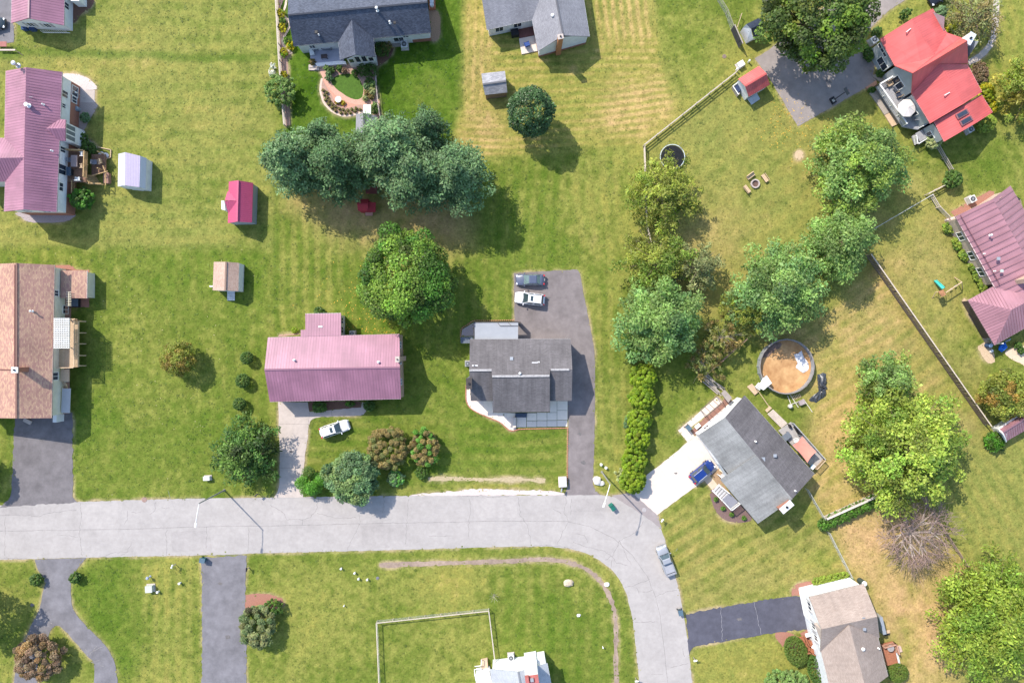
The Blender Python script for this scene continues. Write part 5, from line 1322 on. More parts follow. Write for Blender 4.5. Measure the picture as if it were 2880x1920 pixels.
bn = thing('bench_set','dark garden bench and table by the lean-to of the taupe roofed house','bench',v8(1530,880)); b = MB(); b.box(v8(1550,860,.4),(.7,.5,.08),R(13)); b.build('table_top',TAN_WOOD,bn); b = MB(); b.box(v8(1500,860,.35),(.35,.9,.06),R(13)); b.box(v8(1540,895,.35),(.9,.3,.06),R(13)); b.build('seat',BLACK,bn); b = MB(); [b.beam(v8(x,y,0),v8(x,y,.36),.05,.05) for x,y in ((1490,830),(1510,890),(1520,900),(1560,888),(1545,850),(1560,870))]; b.build('leg',BLACK,bn)
h = thing('house','white house with pale blue grey roof and tall white chimney cut by the bottom edge','house',W(1470,1900))
v9 = vH9
ZE,ZR = 3.8,5.6
e4 = [v9(428,595,ZE),v9(600,1900,ZE),v9(1860,1750,ZE),v9(1615,470,ZE)]
PALE_SH = mat_shingle('pale_blue_grey_shingles',((.33,.35,.38),(.39,.41,.44)),.06,.5,.14,.4,.08)
g = gable(h,e4,ZR,PALE_SH,WHITE_SIDING,.3,r=(v9(1010,650,ZR),v9(1240,1900,ZR)),fascia=WHITE)
roof(h,[[v9(105,715,2.8),v9(420,665,3.3),v9(600,1500,3.3),v9(290,1560,2.8)]],mat('bright_white_membrane',(.66,.66,.66),var=.04),name='side_roof')
walls(h,[v9(125,735,2.7),v9(410,690,2.7),v9(580,1480,2.7),v9(310,1540,2.7)],[2.6] * 4,WHITE_SIDING,name='side_wall')
b = MB(); b.prism([v9(1130,255,0),v9(1375,215,0),v9(1400,345,0),v9(1150,385,0)],0,7.8); ch = b.build('chimney',WHITE_SIDING,h)
cc = (v9(1130,255) + v9(1400,345)) / 2
b = MB()
for s in (-1,1): b.box((cc.x + s * .72,cc.y,8.15),(.55,1.15,.7),R(8))
b.box((cc.x,cc.y,7.85),(1.95,1.15,.12),R(8)); b.build('chimney_pot',mat('red_chimney_brick',(.38,.12,.11),var=.2,scale=6),ch)
b = MB(); b.box((cc.x,cc.y,8.05),(.5,.5,.35),R(8)); b.build('flue',GREY_METAL,ch)
b = MB(); b.prism([v9(1390,385,2.4),v9(1560,360,2.4),v9(1580,480,2.4),v9(1400,520,2.4)],0,2.4); b.build('entry_block',WHITE,h)
b = MB(); b.box(v9(1475,310,.5),(.55,.8,1.0),R(8)); b.build('planter_box',WHITE,h)
ac_unit(v9(862,310),R(6),'white air conditioner in front of the white house at the bottom edge',s=.9)
dk = thing('deck','small tan landing with white rails at the white house on the bottom edge','deck',v9(310,520))
b = MB(); b.prism([v9(240,380),v9(375,350),v9(390,560),v9(430,640),v9(330,640),v9(260,560)],0,.7); b.build('landing',mat('sandy_concrete',(.52,.38,.27),var=.1),dk)
b = MB(); b.beam(v9(108,720,1.4),v9(105,600,1.4),.1,.08); b.beam(v9(105,600,1.4),v9(250,585,1.4),.1,.08); b.beam(v9(115,535,1.4),v9(240,520,1.4),.1,.08); b.beam(v9(240,520,1.4),v9(250,400,1.4),.1,.08); b.build('hand_rail',WHITE,dk)
b = MB(); [b.beam(v9(x,y,0),v9(x,y,1.4),.09,.09) for x,y in ((108,720),(105,600),(250,585),(115,535),(240,520),(250,400))]; b.build('rail_post',WHITE,dk)
tb = thing('patio_table','round white table beside the landing of the white house at the bottom edge','table',v9(225,640)); b = MB(); b.lathe(v9(225,640),[(.3,0),(.05,.05),(.05,.68),(.36,.7),(.36,.74),(.02,.75)],12); b.build('table',WHITE,tb)
# ------------------------------------------------------------------ SHEDS
def shed(label,corners,ze,zr,mr,mw,over=.15,ribs=None,r=None,door=None,grp=None,name='shed',cat='shed'):
    c = sum(corners,Vector()) / 4
    t = thing(name,label,cat,(c.x,c.y,0),grp)
    g = gable(t,corners,zr,mr,mw,over,r=r,ribs=ribs,thick=.1)
    return t,g
t = thing('shed','white gambrel garden shed with lilac metal top beside the raised deck','shed',q1(910,1180))
LILAC = mat('lilac_metal_roofing',(.33,.29,.40),var=.05,scale=2,rough=.45)
PALEMET = mat('pale_blue_white_metal',(.50,.52,.58),var=.05,scale=2,rough=.45)
zA,zB,zC = 1.9,2.9,3.3
pN = [q1(816,1062,zA),q1(864,1050,zB),q1(967,1075,zB),q1(1010,1090,zA)]; pS = [q1(812,1285,zA),q1(862,1278,zB),q1(960,1290,zB),q1(1002,1304,zA)]
wN = [W(0,0)] * 0
zl = .0
roof(t,[[pN[0],pN[1],pS[1],pS[0]]],PALEMET,.06,name='lower_slope',ribs=(.25,.04,.03))
roof(t,[[pN[1],pN[2],pS[2],pS[1]]],LILAC,.06,name='roof',ribs=(.25,.04,.03))
roof(t,[[pN[2],pN[3],pS[3],pS[2]]],PALEMET,.06,name='lower_slope')
wq = inset([pN[0],pN[3],pS[3],pS[0]],.08)
m0 = [wq[0] + (wq[1] - wq[0]) * .3,wq[0] + (wq[1] - wq[0]) * .75]; m1 = [wq[3] + (wq[2] - wq[3]) * .3,wq[3] + (wq[2] - wq[3]) * .75]
walls(t,[wq[0],m0[0],m0[1],wq[1],wq[2],m1[1],m1[0],wq[3]],[1.85,2.8,2.8,1.85,1.85,2.8,2.8,1.85],WHITE_SIDING)
window(t,wq[3],wq[2],.5,.02,1.6,1.7,out=(0,-1),name='door',glass=WHITE)
t = thing('shed','grey sided shed with magenta metal roof and a small cross gable','shed',vSB(560,800))
MAG = mat('magenta_metal_roofing',(.42,.075,.15),var=.06,scale=2,rough=.42)
e4 = [vSB(800,300,2.3),vSB(770,1270,2.3),vSB(180,1285,2.3),vSB(205,268,2.3)]
g = gable(t,e4,3.7,MAG,mat_siding('blue_grey_siding',(.34,.38,.43)),.12,r=(vSB(430,240,3.7),vSB(405,1250,3.7)),ribs=(.3,.04,.03),thick=.1)
roof(t,[[vSB(105,720,3.3),vSB(410,740,3.65),vSB(205,500,2.32),vSB(170,520,2.3)],[vSB(105,740,3.3),vSB(195,1060,2.3),vSB(410,742,3.65)]],MAG,.06,name='cross_gable',ribs=(.3,.04,.03))
b = MB(); b.prism([vSB(95,770,1.0),vSB(160,770,1.0),vSB(190,1000,1.0),vSB(95,980,1.0)],0,2.1); b.build('entry',WHITE,t)
t,g = shed('tan shingled garden shed with a white side and a plank ramp',[q5(1648,243,2.2),q5(1642,438,2.2),q5(1465,432,2.2),q5(1473,236,2.2)],2.2,3.2,mat_shingle('pale_tan_shingles',((.40,.27,.21),(.48,.35,.28)),.06,.5,.14,.3),WHITE_SIDING,.05,r=(q5(1558,236,3.2),q5(1552,434,3.2)))
b = MB(); b.slope([q5(1648,246,2.2),q5(1680,255,.9),q5(1672,440,.9),q5(1642,436,2.2)],.05); b.build('lower_side',WHITE,t)
for k in range(6):
    b = MB(); y = 442 + k * 11; b.beam(q5(1566,y,.3 - .04 * k),q5(1618,y,.3 - .04 * k),.23,.05); b.build('ramp_plank',mat('white_plank',(.6,.6,.6)),t)
b = MB(); b.box(q5(1460,405,.4),(.5,.2,.7)); b.build('meter_box',WHITE,t)
t,g = shed('small brown shed with patchy grey shingle roof beside the round dark tree',[q2(1578,655,2.2),q2(1732,638,2.2),q2(1715,490,2.2),q2(1553,508,2.2)],2.2,3.1,mat_shingle('patchy_grey_shingles',((.22,.22,.24),(.33,.33,.35)),.1,.5,.2,.5),mat_siding('brown_board_wall',(.22,.15,.11),.25),.1,r=(q2(1562,582,3.1),q2(1724,560,3.1)))
t = thing('shed','white gambrel shed with dark metal roof partly under the dark maple','shed',vSF(430,310))
DK = mat('blue_black_metal',(.035,.045,.07),var=.2,scale=3,rough=.35)
f_ = [vSF(215,315,1.9),vSF(310,200,3.0),vSF(378,268,3.2),vSF(420,395,1.9)]
d_ = (vSF(530,200,3.0) - vSF(378,268,3.2)); d_.z = 0; d_ = d_ * 1.25
bk = [p + d_ for p in f_]
base0,base1 = vSF(212,318,0),vSF(300,490,0)
f_ = [Vector((base0.x,base0.y,1.6)),vSF(310,200,3.0),vSF(378,268,3.1),vSF(420,395,1.9)]
bk = [p + d_ for p in f_]
roof(t,[[f_[1],bk[1],bk[2],f_[2]]],DK,.06,ribs=(.3,.05,.03)); roof(t,[[f_[2],bk[2],bk[3],f_[3]]],DK,.06,name='lower_slope',ribs=(.3,.05,.03))
roof(t,[[f_[0],bk[0],bk[1],f_[1]]],DK,.06,name='lower_slope')
b1_ = Vector((f_[3].x - .15,f_[3].y + .05,0))
b = MB(); P4 = [Vector((base0.x,base0.y,0)),Vector((base1.x,base1.y,0))]
front = [Vector((base0.x,base0.y,0)),Vector((base1.x,base1.y,0)),f_[3] + Vector((-.1,-.2,0)),f_[2],f_[1],f_[0]]
b.quad(*front); b.build('front_wall',WHITE_SIDING,t)
b = MB(); q_ = Vector((base1.x,base1.y,0)); b.quad(q_,q_ + d_,f_[3] + d_ + Vector((-.1,-.2,-.06)),f_[3] + Vector((-.1,-.2,-.06))); b.build('side_wall',WHITE_SIDING,t)
b = MB(); b.box(vSF(352,315,2.1),(.25,.3,.3),R(40)); b.build('gable_vent',BLACK,t)
t = thing('shed','white shed with coral red metal roof and lean-to wood rack beside the parking area','shed',vSF(420,1060))
e4 = [vSF(190,1005,2.2),vSF(492,815,2.2),vSF(655,1090,2.2),vSF(345,1268,2.2)]
g = gable(t,e4,3.5,RED_METAL,WHITE_SIDING,.15,r=(vSF(292,1112,3.5),vSF(605,925,3.5)),ribs=(.3,.04,.03),thick=.08)
b = MB(); b.slope([vSF(325,1300,.35),vSF(465,1215,.35),vSF(512,1300,.1),vSF(385,1385,.1)],.06); b.build('ramp',mat('pale_grey_ramp',(.45,.48,.50)),t)
b = MB(); b.beam(vSF(110,1110,1.0),vSF(190,1050,1.0),.1,.1); b.beam(vSF(110,1110,1.0),vSF(195,1235,1.0),.12,.1); b.build('rack_rail',WHITE,t)
b = MB(); b.prism([vSF(130,1110,.9),vSF(200,1065,.9),vSF(240,1160,.9),vSF(190,1200,.9)],0,.85); b.build('bin_cover',mat('navy_tarp',(.03,.045,.10)),t)
b = MB(); b.prism([vSF(85,1140),vSF(110,1115),vSF(195,1240),vSF(165,1275)],0,.7); b.build('wood_stack',GREY_WOOD,t)
t = thing('shed','barn-like shed with rose metal roof and white rounded gable at the right edge','shed',q8(1690,1380))
e4 = [q8(1590,1385,2.0),q8(1770,1260,2.0),q8(1900,1420,2.0),q8(1640,1470,2.0)]
e4 = [q8(1588,1385,2.0),q8(1712,1300,2.0),q8(1960,1160,2.0)][:0] + [q8(1590,1386,2.0),q8(1900,1190,2.0),q8(1960,1290,2.0),q8(1640,1472,2.0)]
g = gable(t,e4,3.2,PLUM_METAL,WHITE_SIDING,.15,r=(q8(1612,1412,3.2),q8(1930,1215,3.2)),ribs=(.4,.05,.04),thick=.08)
b = MB(); pts = spline([q8(1588,1388,2.0),q8(1600,1400,2.9),q8(1614,1414,3.25),q8(1628,1440,2.9),q8(1640,1474,2.0)],4)
for a_,b_ in zip(pts[:-1],pts[1:]): b.beam(a_,b_,.18,.2)
b.beam(q8(1592,1384,2.05),q8(1712,1300,2.05),.3,.14); b.build('fascia',WHITE,t)
t = thing('shed','dark slate garden shed with white lean-to entrance at the foot of the round garden','shed',vH3(1080,1420))
gable(t,[vH3(965,1400,2.2),vH3(960,1640,2.2),vH3(1215,1640,2.2),vH3(1215,1420,2.2)],3.2,GREY_SH,WHITE_SIDING,.1,r=(vH3(1058,1385,3.2),vH3(1058,1640,3.2)),thick=.08)
b = MB(); b.slope([vH3(1055,1285,2.2),vH3(1145,1285,2.2),vH3(1145,1398,2.5),vH3(1055,1398,2.5)],.08); b.build('lean_to_roof',WHITE,t)
for x in (1060,1140):
    b = MB(); b.beam(vH3(x,1295,0),vH3(x,1292,2.15),.1,.1); b.build('porch_post',WHITE,t)
t = thing('playhouse','little red playhouse with stepped red roof under the pine row','playhouse',q2(760,1410))
RED = mat('red_painted_wood',(.34,.035,.045),var=.15,scale=4)
gable(t,[q2(702,1452,2.2),q2(775,1455,2.2),q2(778,1372,2.2),q2(705,1370,2.2)],2.9,RED,RED,.08,thick=.08)
b = MB(); b.slope([q2(768,1392,2.4),q2(825,1395,2.0),q2(822,1462,2.0),q2(765,1462,2.4)],.08); b.build('side_roof',RED,t)
b = MB(); b.box(q2(795,1430,1.0),(1.0,.9,1.9)); b.build('side_box',RED,t)
b = MB(); b.slope([q2(752,1464,1.2),q2(805,1464,1.2),q2(803,1486,.1),q2(755,1486,.1)],.08); b.build('ramp',mat('faded_red_ramp',(.38,.2,.19)),t)
b = MB(); b.box(q2(800,1310,1.1),(2.0,1.2,.1)); b.build('upper_floor',mat('brown_red_wood',(.2,.06,.05)),t)
b = MB(); [b.beam(q2(x,y,0),q2(x,y,1.1),.12,.12) for x,y in ((770,1295),(828,1295),(770,1325),(828,1325))]; b.build('post',mat('brown_red_wood',(.2,.06,.05)),t)
# ------------------------------------------------------------------ trees and shrubs
def leaf_mesh(name,m,parent,centers,radii,n_each,size,aspect=1.0,tint=None,flat=.8,shell=.55,spread=.5,droop=0.0,out_bias=.5,var=.22,org=None,seed=0):
    """leaf faces on clumps: centers (k,3), radii (k,3); each leaf a bent two-triangle face"""
    r = np.random.default_rng(seed + 991)
    K = len(centers); n_each = np.asarray(n_each,int)
    idx = np.repeat(np.arange(K),n_each); N = len(idx)
    dv = r.normal(size=(N,3)); dv[:,2] = np.where(r.random(N) < flat,np.abs(dv[:,2]),dv[:,2])
    dv /= np.linalg.norm(dv,axis=1)[:,None]
    rad = shell + (1.08 - shell) * r.random(N) ** .6
    p = centers[idx] + dv * radii[idx] * rad[:,None]
    nrm = dv * out_bias + r.normal(size=(N,3)) * spread + np.array((0,0,.75))
    nrm /= np.linalg.norm(nrm,axis=1)[:,None]
    ax = dv + np.array((0,0,-droop)) + r.normal(size=(N,3)) * .55
    ax -= nrm * np.sum(ax * nrm,1)[:,None]; ax /= (np.linalg.norm(ax,axis=1)[:,None] + 1e-6)
    sd = np.cross(nrm,ax)
    s = size * np.exp(r.normal(size=N) * .3)
    L = (s * aspect)[:,None]; w = s[:,None]
    v = np.stack([p - ax * L * .5,p + sd * w * .5 + nrm * w * .08,p + ax * L * .5 - nrm * L * .10,p - sd * w * .5 + nrm * w * .08],1).reshape(-1,3)
    if org is not None: v = v - np.asarray(org)
    me = bpy.data.meshes.new(name)
    me.vertices.add(4 * N); me.vertices.foreach_set('co',v.astype(np.float32).ravel())
    me.loops.add(4 * N); me.loops.foreach_set('vertex_index',np.arange(4 * N,dtype=np.int32))
    me.polygons.add(N); me.polygons.foreach_set('loop_start',np.arange(0,4 * N,4,dtype=np.int32))
    me.update(calc_edges=True)
    ct = np.ones((K,3)) if tint is None else np.asarray(tint)
    lt = ct[idx] * (1 + r.normal(size=N) * var)[:,None] * (1 + r.normal(size=(N,3)) * .05)
    lt = np.clip(lt,.25,3)
    c4 = np.concatenate([np.repeat(lt,4,0),np.ones((4 * N,1))],1).astype(np.float32)
    ca = me.color_attributes.new('tint','FLOAT_COLOR','POINT'); ca.data.foreach_set('color',c4.ravel())
    me.materials.append(m)
    o = bpy.data.objects.new(name,me); C.objects.link(o); o.parent = parent
    return o
BARK = mat('grey_brown_bark',(.16,.12,.09),var=.3,scale=5,rough=.95,bump=.6)
PALE_BARK = mat('pale_bark',(.36,.31,.27),var=.2,scale=5,rough=.9)
def limbs(t,base,tips,r0,m=BARK,name='trunk',split=.45,seed=0):
    """tapered trunk that divides into limbs reaching for the clumps"""
    rr = random.Random(seed); mb = MB(); base = Vector(base)
    top = sum((Vector(q) for q in tips),Vector()) / len(tips)
    fork = Vector((base.x * .6 + top.x * .4,base.y * .6 + top.y * .4,top.z * split))
    mb.tube(base,base + (fork - base) * .12,r0 * 1.5,r0,8); mb.tube(base + (fork - base) * .1,fork,r0,r0 * .7,8)
    for q in tips:
        q = Vector(q); mid = fork.lerp(q,.5) + Vector((rr.gauss(0,.3),rr.gauss(0,.3),.35 * (q - fork).length * .3))
        mb.tube(fork,mid,r0 * .42,r0 * .24,6,False); mb.tube(mid,q,r0 * .24,r0 * .07,5,False)
        for _ in range(2):
            e = mid.lerp(q,.5) + Vector((rr.gauss(0,.8),rr.gauss(0,.8),rr.gauss(.2,.4))); mb.tube(mid,e,r0 * .13,r0 * .04,4,False)
    return mb.build(name,m,t)
LEAF = {
    'pine': mat_leaf('blue_green_needles',(0.125,0.215,0.088),.22,.6),
    'pine2': mat_leaf('deep_green_needles',(0.085,0.16,0.06),.22,.6),
    'maple': mat_leaf('yellow_green_maple_leaves',(0.155,0.265,0.035),.35),
    'darkmaple': mat_leaf('dark_maple_leaves',(0.09,0.14,0.026),.3),
    'bright': mat_leaf('bright_green_leaves',(0.2,0.31,0.085),.38),
    'fresh': mat_leaf('fresh_green_leaves',(0.285,0.36,0.06),.4),
    'olive': mat_leaf('olive_leaves',(0.26,0.295,0.05),.4),
    'brown': mat_leaf('bronze_brown_leaves',(0.235,0.185,0.06),.3),
    'purple': mat_leaf('purple_brown_leaves',(0.225,0.155,0.09),.25),
    'fronds': mat_leaf('fresh_frond_leaves',(.115,.20,.035),.3),
    'yew': mat_leaf('dark_yew_leaves',(0.062,0.125,0.016),.2),
    'holly': mat_leaf('glossy_holly_leaves',(0.055,0.115,0.035),.2,.4),
    'arbor': mat_leaf('golden_arborvitae',(0.205,0.3,0.012),.3),
    'willow': mat_leaf('lime_willow_leaves',(0.265,0.345,0.05),.4),
    'gold': mat_leaf('golden_shrub_leaves',(.40,.36,.012),.3),
    'pale': mat_leaf('pale_variegated_leaves',(0.36,0.4,0.17),.3),
    'greyolive': mat_leaf('grey_olive_leaves',(0.21,0.235,0.09),.3),
}
TREE_SEED = [100]
def tree(label,cat,px,py,rpx,ztop,kind,n=7000,leaf=.36,aspect=1.2,clumps=46,cr=.24,zlow=.28,trunk=.3,name='tree',group=None,
         lumpy=.25,fall=0,elong=(1,1),rot=0.0,flat=.75,spread=.5,tintvar=.16,shell=.5,see=1.0,zpeak=None,mix=None,bark=BARK,droop=.0,cone=0.0,var=.22):
    """broad crown: clumps over a lumpy dome whose middle stands over pixel (px, py)"""
    TREE_SEED[0] += 7; seed = TREE_SEED[0]; r = np.random.default_rng(seed)
    zm = ztop * .6; rpx *= .93; n = int(n * 1.75); leaf *= .74
    c = W(px,py,zm); Rm = rpx / PPM * (1 - zm / CAM_H)
    t = thing(name,label,cat,(c.x,c.y,0),group)
    zc = ztop * (zlow + .5 * (1 - zlow)); hz = ztop - zc
    k = np.arange(clumps) + .5
    ph = math.pi * (1 + 5 ** .5) * k; u = 1 - 1.55 * k / clumps       # cos of polar angle, down below the equator
    rr = np.sqrt(np.clip(1 - u * u,0,1))
    jit = np.clip(1 + r.normal(size=clumps) * lumpy * .5,.6,1.16)
    lob = 1 + lumpy * .36 * np.cos(3 * ph + r.random() * 6) + lumpy * .25 * np.cos(5 * ph + r.random() * 6)
    rad = (1 - cr * .75) * Rm * jit * np.where(u > .5,1,lob)
    if cone:
        rr = rr * (1 - cone * np.clip(u,0,1))
    x = rr * np.cos(ph) * rad * elong[0]; y = rr * np.sin(ph) * rad * elong[1]
    cs,sn = math.cos(rot),math.sin(rot)
    x,y = x * cs - y * sn,x * sn + y * cs
    z = zc + u * hz * (1 - cr * .6) * (1 + r.normal(size=clumps) * .08)
    keep = r.random(clumps) < see
    cen = np.stack([x + c.x,y + c.y,np.clip(z,.6,None)],1)[keep]
    K = len(cen)
    rs = Rm * cr * (1 + r.normal(size=K) * .22); rs = np.clip(rs,.25,None)
    rz_ = rs * .75
    radii = np.stack([rs,rs,rz_],1)
    tint = 1 + r.normal(size=(K,1)) * tintvar + r.normal(size=(K,3)) * .03
    if mix is not None:
        sel = r.random(K) < mix[0]; tint[sel] = tint[sel] * np.array(mix[1])
    ne = np.maximum(8,(n * rs ** 2 / (rs ** 2).sum()).astype(int))
    leaf_mesh('crown',LEAF[kind],t,cen,radii,ne,leaf,aspect,tint,flat,shell,spread,droop,org=(c.x,c.y,0),seed=seed,var=var)
    hi = cen[np.argsort(-r.random(K))][:14]
    limbs(t,(c.x,c.y,0),[tuple(q) for q in hi],trunk,bark,seed=seed)
    return t
def shrub(label,px,py,rpx,h,kind,n=900,leaf=.16,elong=(1,1),rot=0,bumps=.10,cat='shrub',name='shrub',group=None,tintvar=.1,spread=.35,clumps=None,aspect=1.1,mix=None,zc=.5,var=.2):
    """clipped or rounded bush: leaves on a bumpy ellipsoid standing on the ground"""
    TREE_SEED[0] += 7; seed = TREE_SEED[0]; r = np.random.default_rng(seed)
    n = int(n * 2.2); leaf *= .85
    c = W(px,py,h * .55); Rm = (1.2 if bumps < .05 else 1.07) * rpx / PPM * (1 - h * .55 / CAM_H)
    t = thing(name,label,cat,(c.x,c.y,0),group)
    if bumps < .05: clumps = (clumps or 0) + 70; n *= 2; leaf *= .7
    K = clumps or max(10,int(14 * Rm ** 2 + 12))
    k = np.arange(K) + .5; ph = math.pi * (1 + 5 ** .5) * k; u = 1 - 1.75 * k / K; rr = np.sqrt(np.clip(1 - u * u,0,1))
    j = (1 + r.normal(size=K) * bumps) * .74
    cr = 1.9 / math.sqrt(K)
    x = rr * np.cos(ph) * Rm * j * elong[0]; y = rr * np.sin(ph) * Rm * j * elong[1]
    cs,sn = math.cos(rot),math.sin(rot); x,y = x * cs - y * sn,x * sn + y * cs
    cen = np.stack([x + c.x,y + c.y,h * zc + u * h * (1 - zc) * .78 * (1 + r.normal(size=K) * bumps * .5)],1)
    rs = Rm * cr * .62 * (1 + r.normal(size=K) * .15); radii = np.stack([rs,rs,rs * min(1.2,h / (2 * Rm) + .2)],1)
    tint = 1 + r.normal(size=(K,1)) * tintvar + r.normal(size=(K,3)) * .03
    if mix is not None:
        sel = r.random(K) < mix[0]; tint[sel] = tint[sel] * np.array(mix[1])
    ne = np.maximum(6,np.full(K,n // K))
    leaf_mesh('foliage',LEAF[kind],t,cen,radii,ne,leaf,aspect,tint,.8,.35,spread,org=(c.x,c.y,0),seed=seed,var=var)
    b = MB(); b.tube((c.x,c.y,0),(c.x,c.y,h * .6),.06 + .03 * Rm,.03,6)
    for q in range(5):
        a = q * 1.26 + seed; b.tube((c.x,c.y,h * .2),(c.x + math.cos(a) * Rm * .55 * elong[0],c.y + math.sin(a) * Rm * .55 * elong[1],h * .62),.03,.012,4,False)
    b.build('stem',BARK,t)
    return t
def pine(label,px,py,rpx,ztop,kind='pine',n=9000,whorls=7,per=9,group=None,name='pine_tree',leaf=.17,asp=2.3,tuft=1.0,top=.75,var=.14,mix=None):
    """white pine: limbs in whorls ending in plume-like tufts of needles"""
    TREE_SEED[0] += 7; seed = TREE_SEED[0]; r = np.random.default_rng(seed)
    zm = ztop * .62; n = int(n * 1.6)
    c = W(px,py,zm); Rm = rpx / PPM * (1 - zm / CAM_H)
    t = thing(name,label,'tree',(c.x,c.y,0),group)
    cen = []; rad = []; tint = []
    wood = MB(); wood.tube((c.x,c.y,0),(c.x,c.y,ztop * .55),.34,.2,8); wood.tube((c.x,c.y,ztop * .55),(c.x,c.y,ztop * .96),.2,.05,6)
    for w in range(whorls):
        f = w / (whorls - 1); z = ztop * (.22 + .70 * f)
        reach = Rm * (1.0 - top * max(0,f - .35) / .65) * (1 if f > .1 else .8)
        m = per if f < .8 else max(4,per // 2)
        for k in range(m):
            a = 2 * math.pi * (k + r.random() * .7) / m + w * 1.1; L = reach * (.72 + .36 * r.random())
            if f > .95: L *= .5
            end = np.array((c.x + math.cos(a) * L,c.y + math.sin(a) * L,z + .12 * L * (f - .2) + ztop * .035))
            st = np.array((c.x,c.y,z)); wood.tube(tuple(st),tuple(end),.07,.02,4,False)
            bt = (1 + r.normal() * var) * (np.array(mix[1]) if mix is not None and r.random() < mix[0] else 1)
            for q in np.linspace(.42,1.0,4):
                side = r.normal() * .16 * L
                p = st + (end - st) * q + np.array((-math.sin(a) * side,math.cos(a) * side,.25 * r.normal()))
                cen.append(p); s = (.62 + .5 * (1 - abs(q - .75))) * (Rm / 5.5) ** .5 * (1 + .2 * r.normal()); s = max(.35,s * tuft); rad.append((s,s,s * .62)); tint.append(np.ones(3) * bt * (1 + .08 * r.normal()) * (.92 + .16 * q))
    cen.append(np.array((c.x,c.y,ztop))); rad.append((.6,.6,.7)); tint.append(np.ones(3))
    cen = np.array(cen); rad = np.array(rad)
    ne = np.maximum(6,(n * rad[:,0] ** 2 / (rad[:,0] ** 2).sum()).astype(int))
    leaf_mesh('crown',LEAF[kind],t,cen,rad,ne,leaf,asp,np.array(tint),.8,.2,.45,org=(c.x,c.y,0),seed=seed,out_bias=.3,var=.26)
    wood.build('trunk',BARK,t)
    return t
PG = 'tall white pines in a row'
pine('blue-green pine at the left end of the pine row',812,452,92,13,'pine',9000,group=PG)
pine('dark pine second from the left in the pine row, behind the garden shed',945,462,100,13,'pine2',9000,group=PG)
pine('largest pale-tipped pine at the middle of the pine row above the red playhouse',1085,415,112,14.5,'pine',11500,8,10,group=PG)
pine('dense pine right of the red playhouse in the pine row',1165,480,112,13.5,'pine',10500,group=PG)
pine('pine at the right end of the pine row with bare lower twigs',1280,488,95,13,'pine',9500,group=PG)
pine('shorter dark pine at the back of the pine row touching the lush lawn',1195,365,62,10,'pine2',4200,6,7,group=PG)
pine('small pine between the two leftmost pines by the oval garden',900,385,52,9,'pine2',3000,6,7,group=PG)
tree('large yellow-green maple between the pine row and the pink roofed house','tree',1142,782,138,10.5,'maple',20000,.29,1.15,95,.19,.15,.4,name='maple_tree',lumpy=.22,tintvar=.22,mix=(.35,(.45,.65,.6)),var=.36)
tree('dark maple overhanging the grey parking area at the top','tree',2306,44,150,12,'darkmaple',17000,.38,1.15,95,.19,.18,.4,name='maple_tree',lumpy=.3,tintvar=.25,mix=(.3,(1.45,1.5,.9)))
tree('round dense dark green tree on the straw coloured lawn','tree',1493,312,71,9,'holly',9000,.24,1.1,110,.17,.05,.25,name='round_tree',lumpy=.06,tintvar=.14,flat=.7)
pine('tree with loose dark fronds beside the left street lamp',688,1278,96,6.0,'fronds',7000,5,11,name='yew_tree',leaf=.17,asp=2.4,tuft=.9,top=.6,var=.3,mix=(.4,(.5,.62,.7)))
tree('bronze and olive round tree on the left lawn','tree',500,1008,52,4.6,'olive',3600,.22,1.2,55,.24,.08,.15,name='small_tree',lumpy=.15,tintvar=.2,mix=(.4,(1.1,.78,.9)))
pine('feathery olive tree over the trampoline and the split rail fence',1868,535,112,7.5,'olive',5600,5,9,name='locust_tree',leaf=.15,asp=2.6,tuft=.8,top=.6,var=.25,mix=(.3,(.75,.9,.8)))
pine('thin olive locust tree below the end of the split rail fence',1848,735,106,7.5,'olive',5600,5,9,name='locust_tree',leaf=.15,asp=2.6,tuft=.85,top=.6,var=.25,mix=(.4,(.7,.9,.8)))
pine('sparse grey-olive tree right of the thin olive locust',1965,750,80,6.5,'greyolive',2600,4,8,name='locust_tree',leaf=.14,asp=2.8,tuft=.7,top=.6,var=.2)
pine('broad pale green tree left of the golden hedge top',1862,897,122,10,'bright',14000,6,9,name='ash_tree',leaf=.19,asp=1.9,tuft=1.12,top=.62,var=.2,mix=(.35,(.85,.95,1.15)))
pine('dense green tree above the empty round pool',2192,808,128,10,'bright',15000,6,10,name='ash_tree',leaf=.19,asp=1.9,tuft=1.15,top=.6,var=.2,mix=(.35,(.85,.95,1.15)))
tree('yellowing sparse tree at the left foot of the dense green tree','tree',2095,862,66,6.5,'olive',2000,.2,2.4,70,.16,.15,.14,name='locust_tree',lumpy=.5,see=.8,spread=.7,shell=.1)
pine('green tree at the top end of the board fence',2370,682,96,9.5,'bright',9500,6,8,name='ash_tree',leaf=.19,asp=1.9,tuft=1.1,top=.62,var=.2)
pine('wide bright tree beside the coral house deck',2428,456,136,10.5,'bright',14500,6,10,name='ash_tree',leaf=.2,asp=1.9,tuft=1.1,top=.6,var=.22,mix=(.4,(1.2,1.08,.75)))
tree('wispy bronze tree left of the wooden fence remains','tree',2030,945,62,5,'brown',1500,.18,2.8,70,.15,.15,.13,name='locust_tree',lumpy=.6,see=.75,spread=.8,shell=.05,mix=(.5,(.8,1.15,.9)),bark=PALE_BARK)
tree('small wispy bronze tree above the stacked lumber','tree',1985,1020,50,4.5,'brown',1000,.18,2.8,60,.16,.15,.12,name='locust_tree',lumpy=.6,see=.7,spread=.8,shell=.05,mix=(.5,(.75,1.1,.9)),bark=PALE_BARK)
shrub('narrow dark evergreen above the golden hedge',1780,990,24,3.2,'yew',1300,.2,(.75,1.4),0,.15,name='evergreen_shrub',mix=(.3,(1.4,1.4,1)))
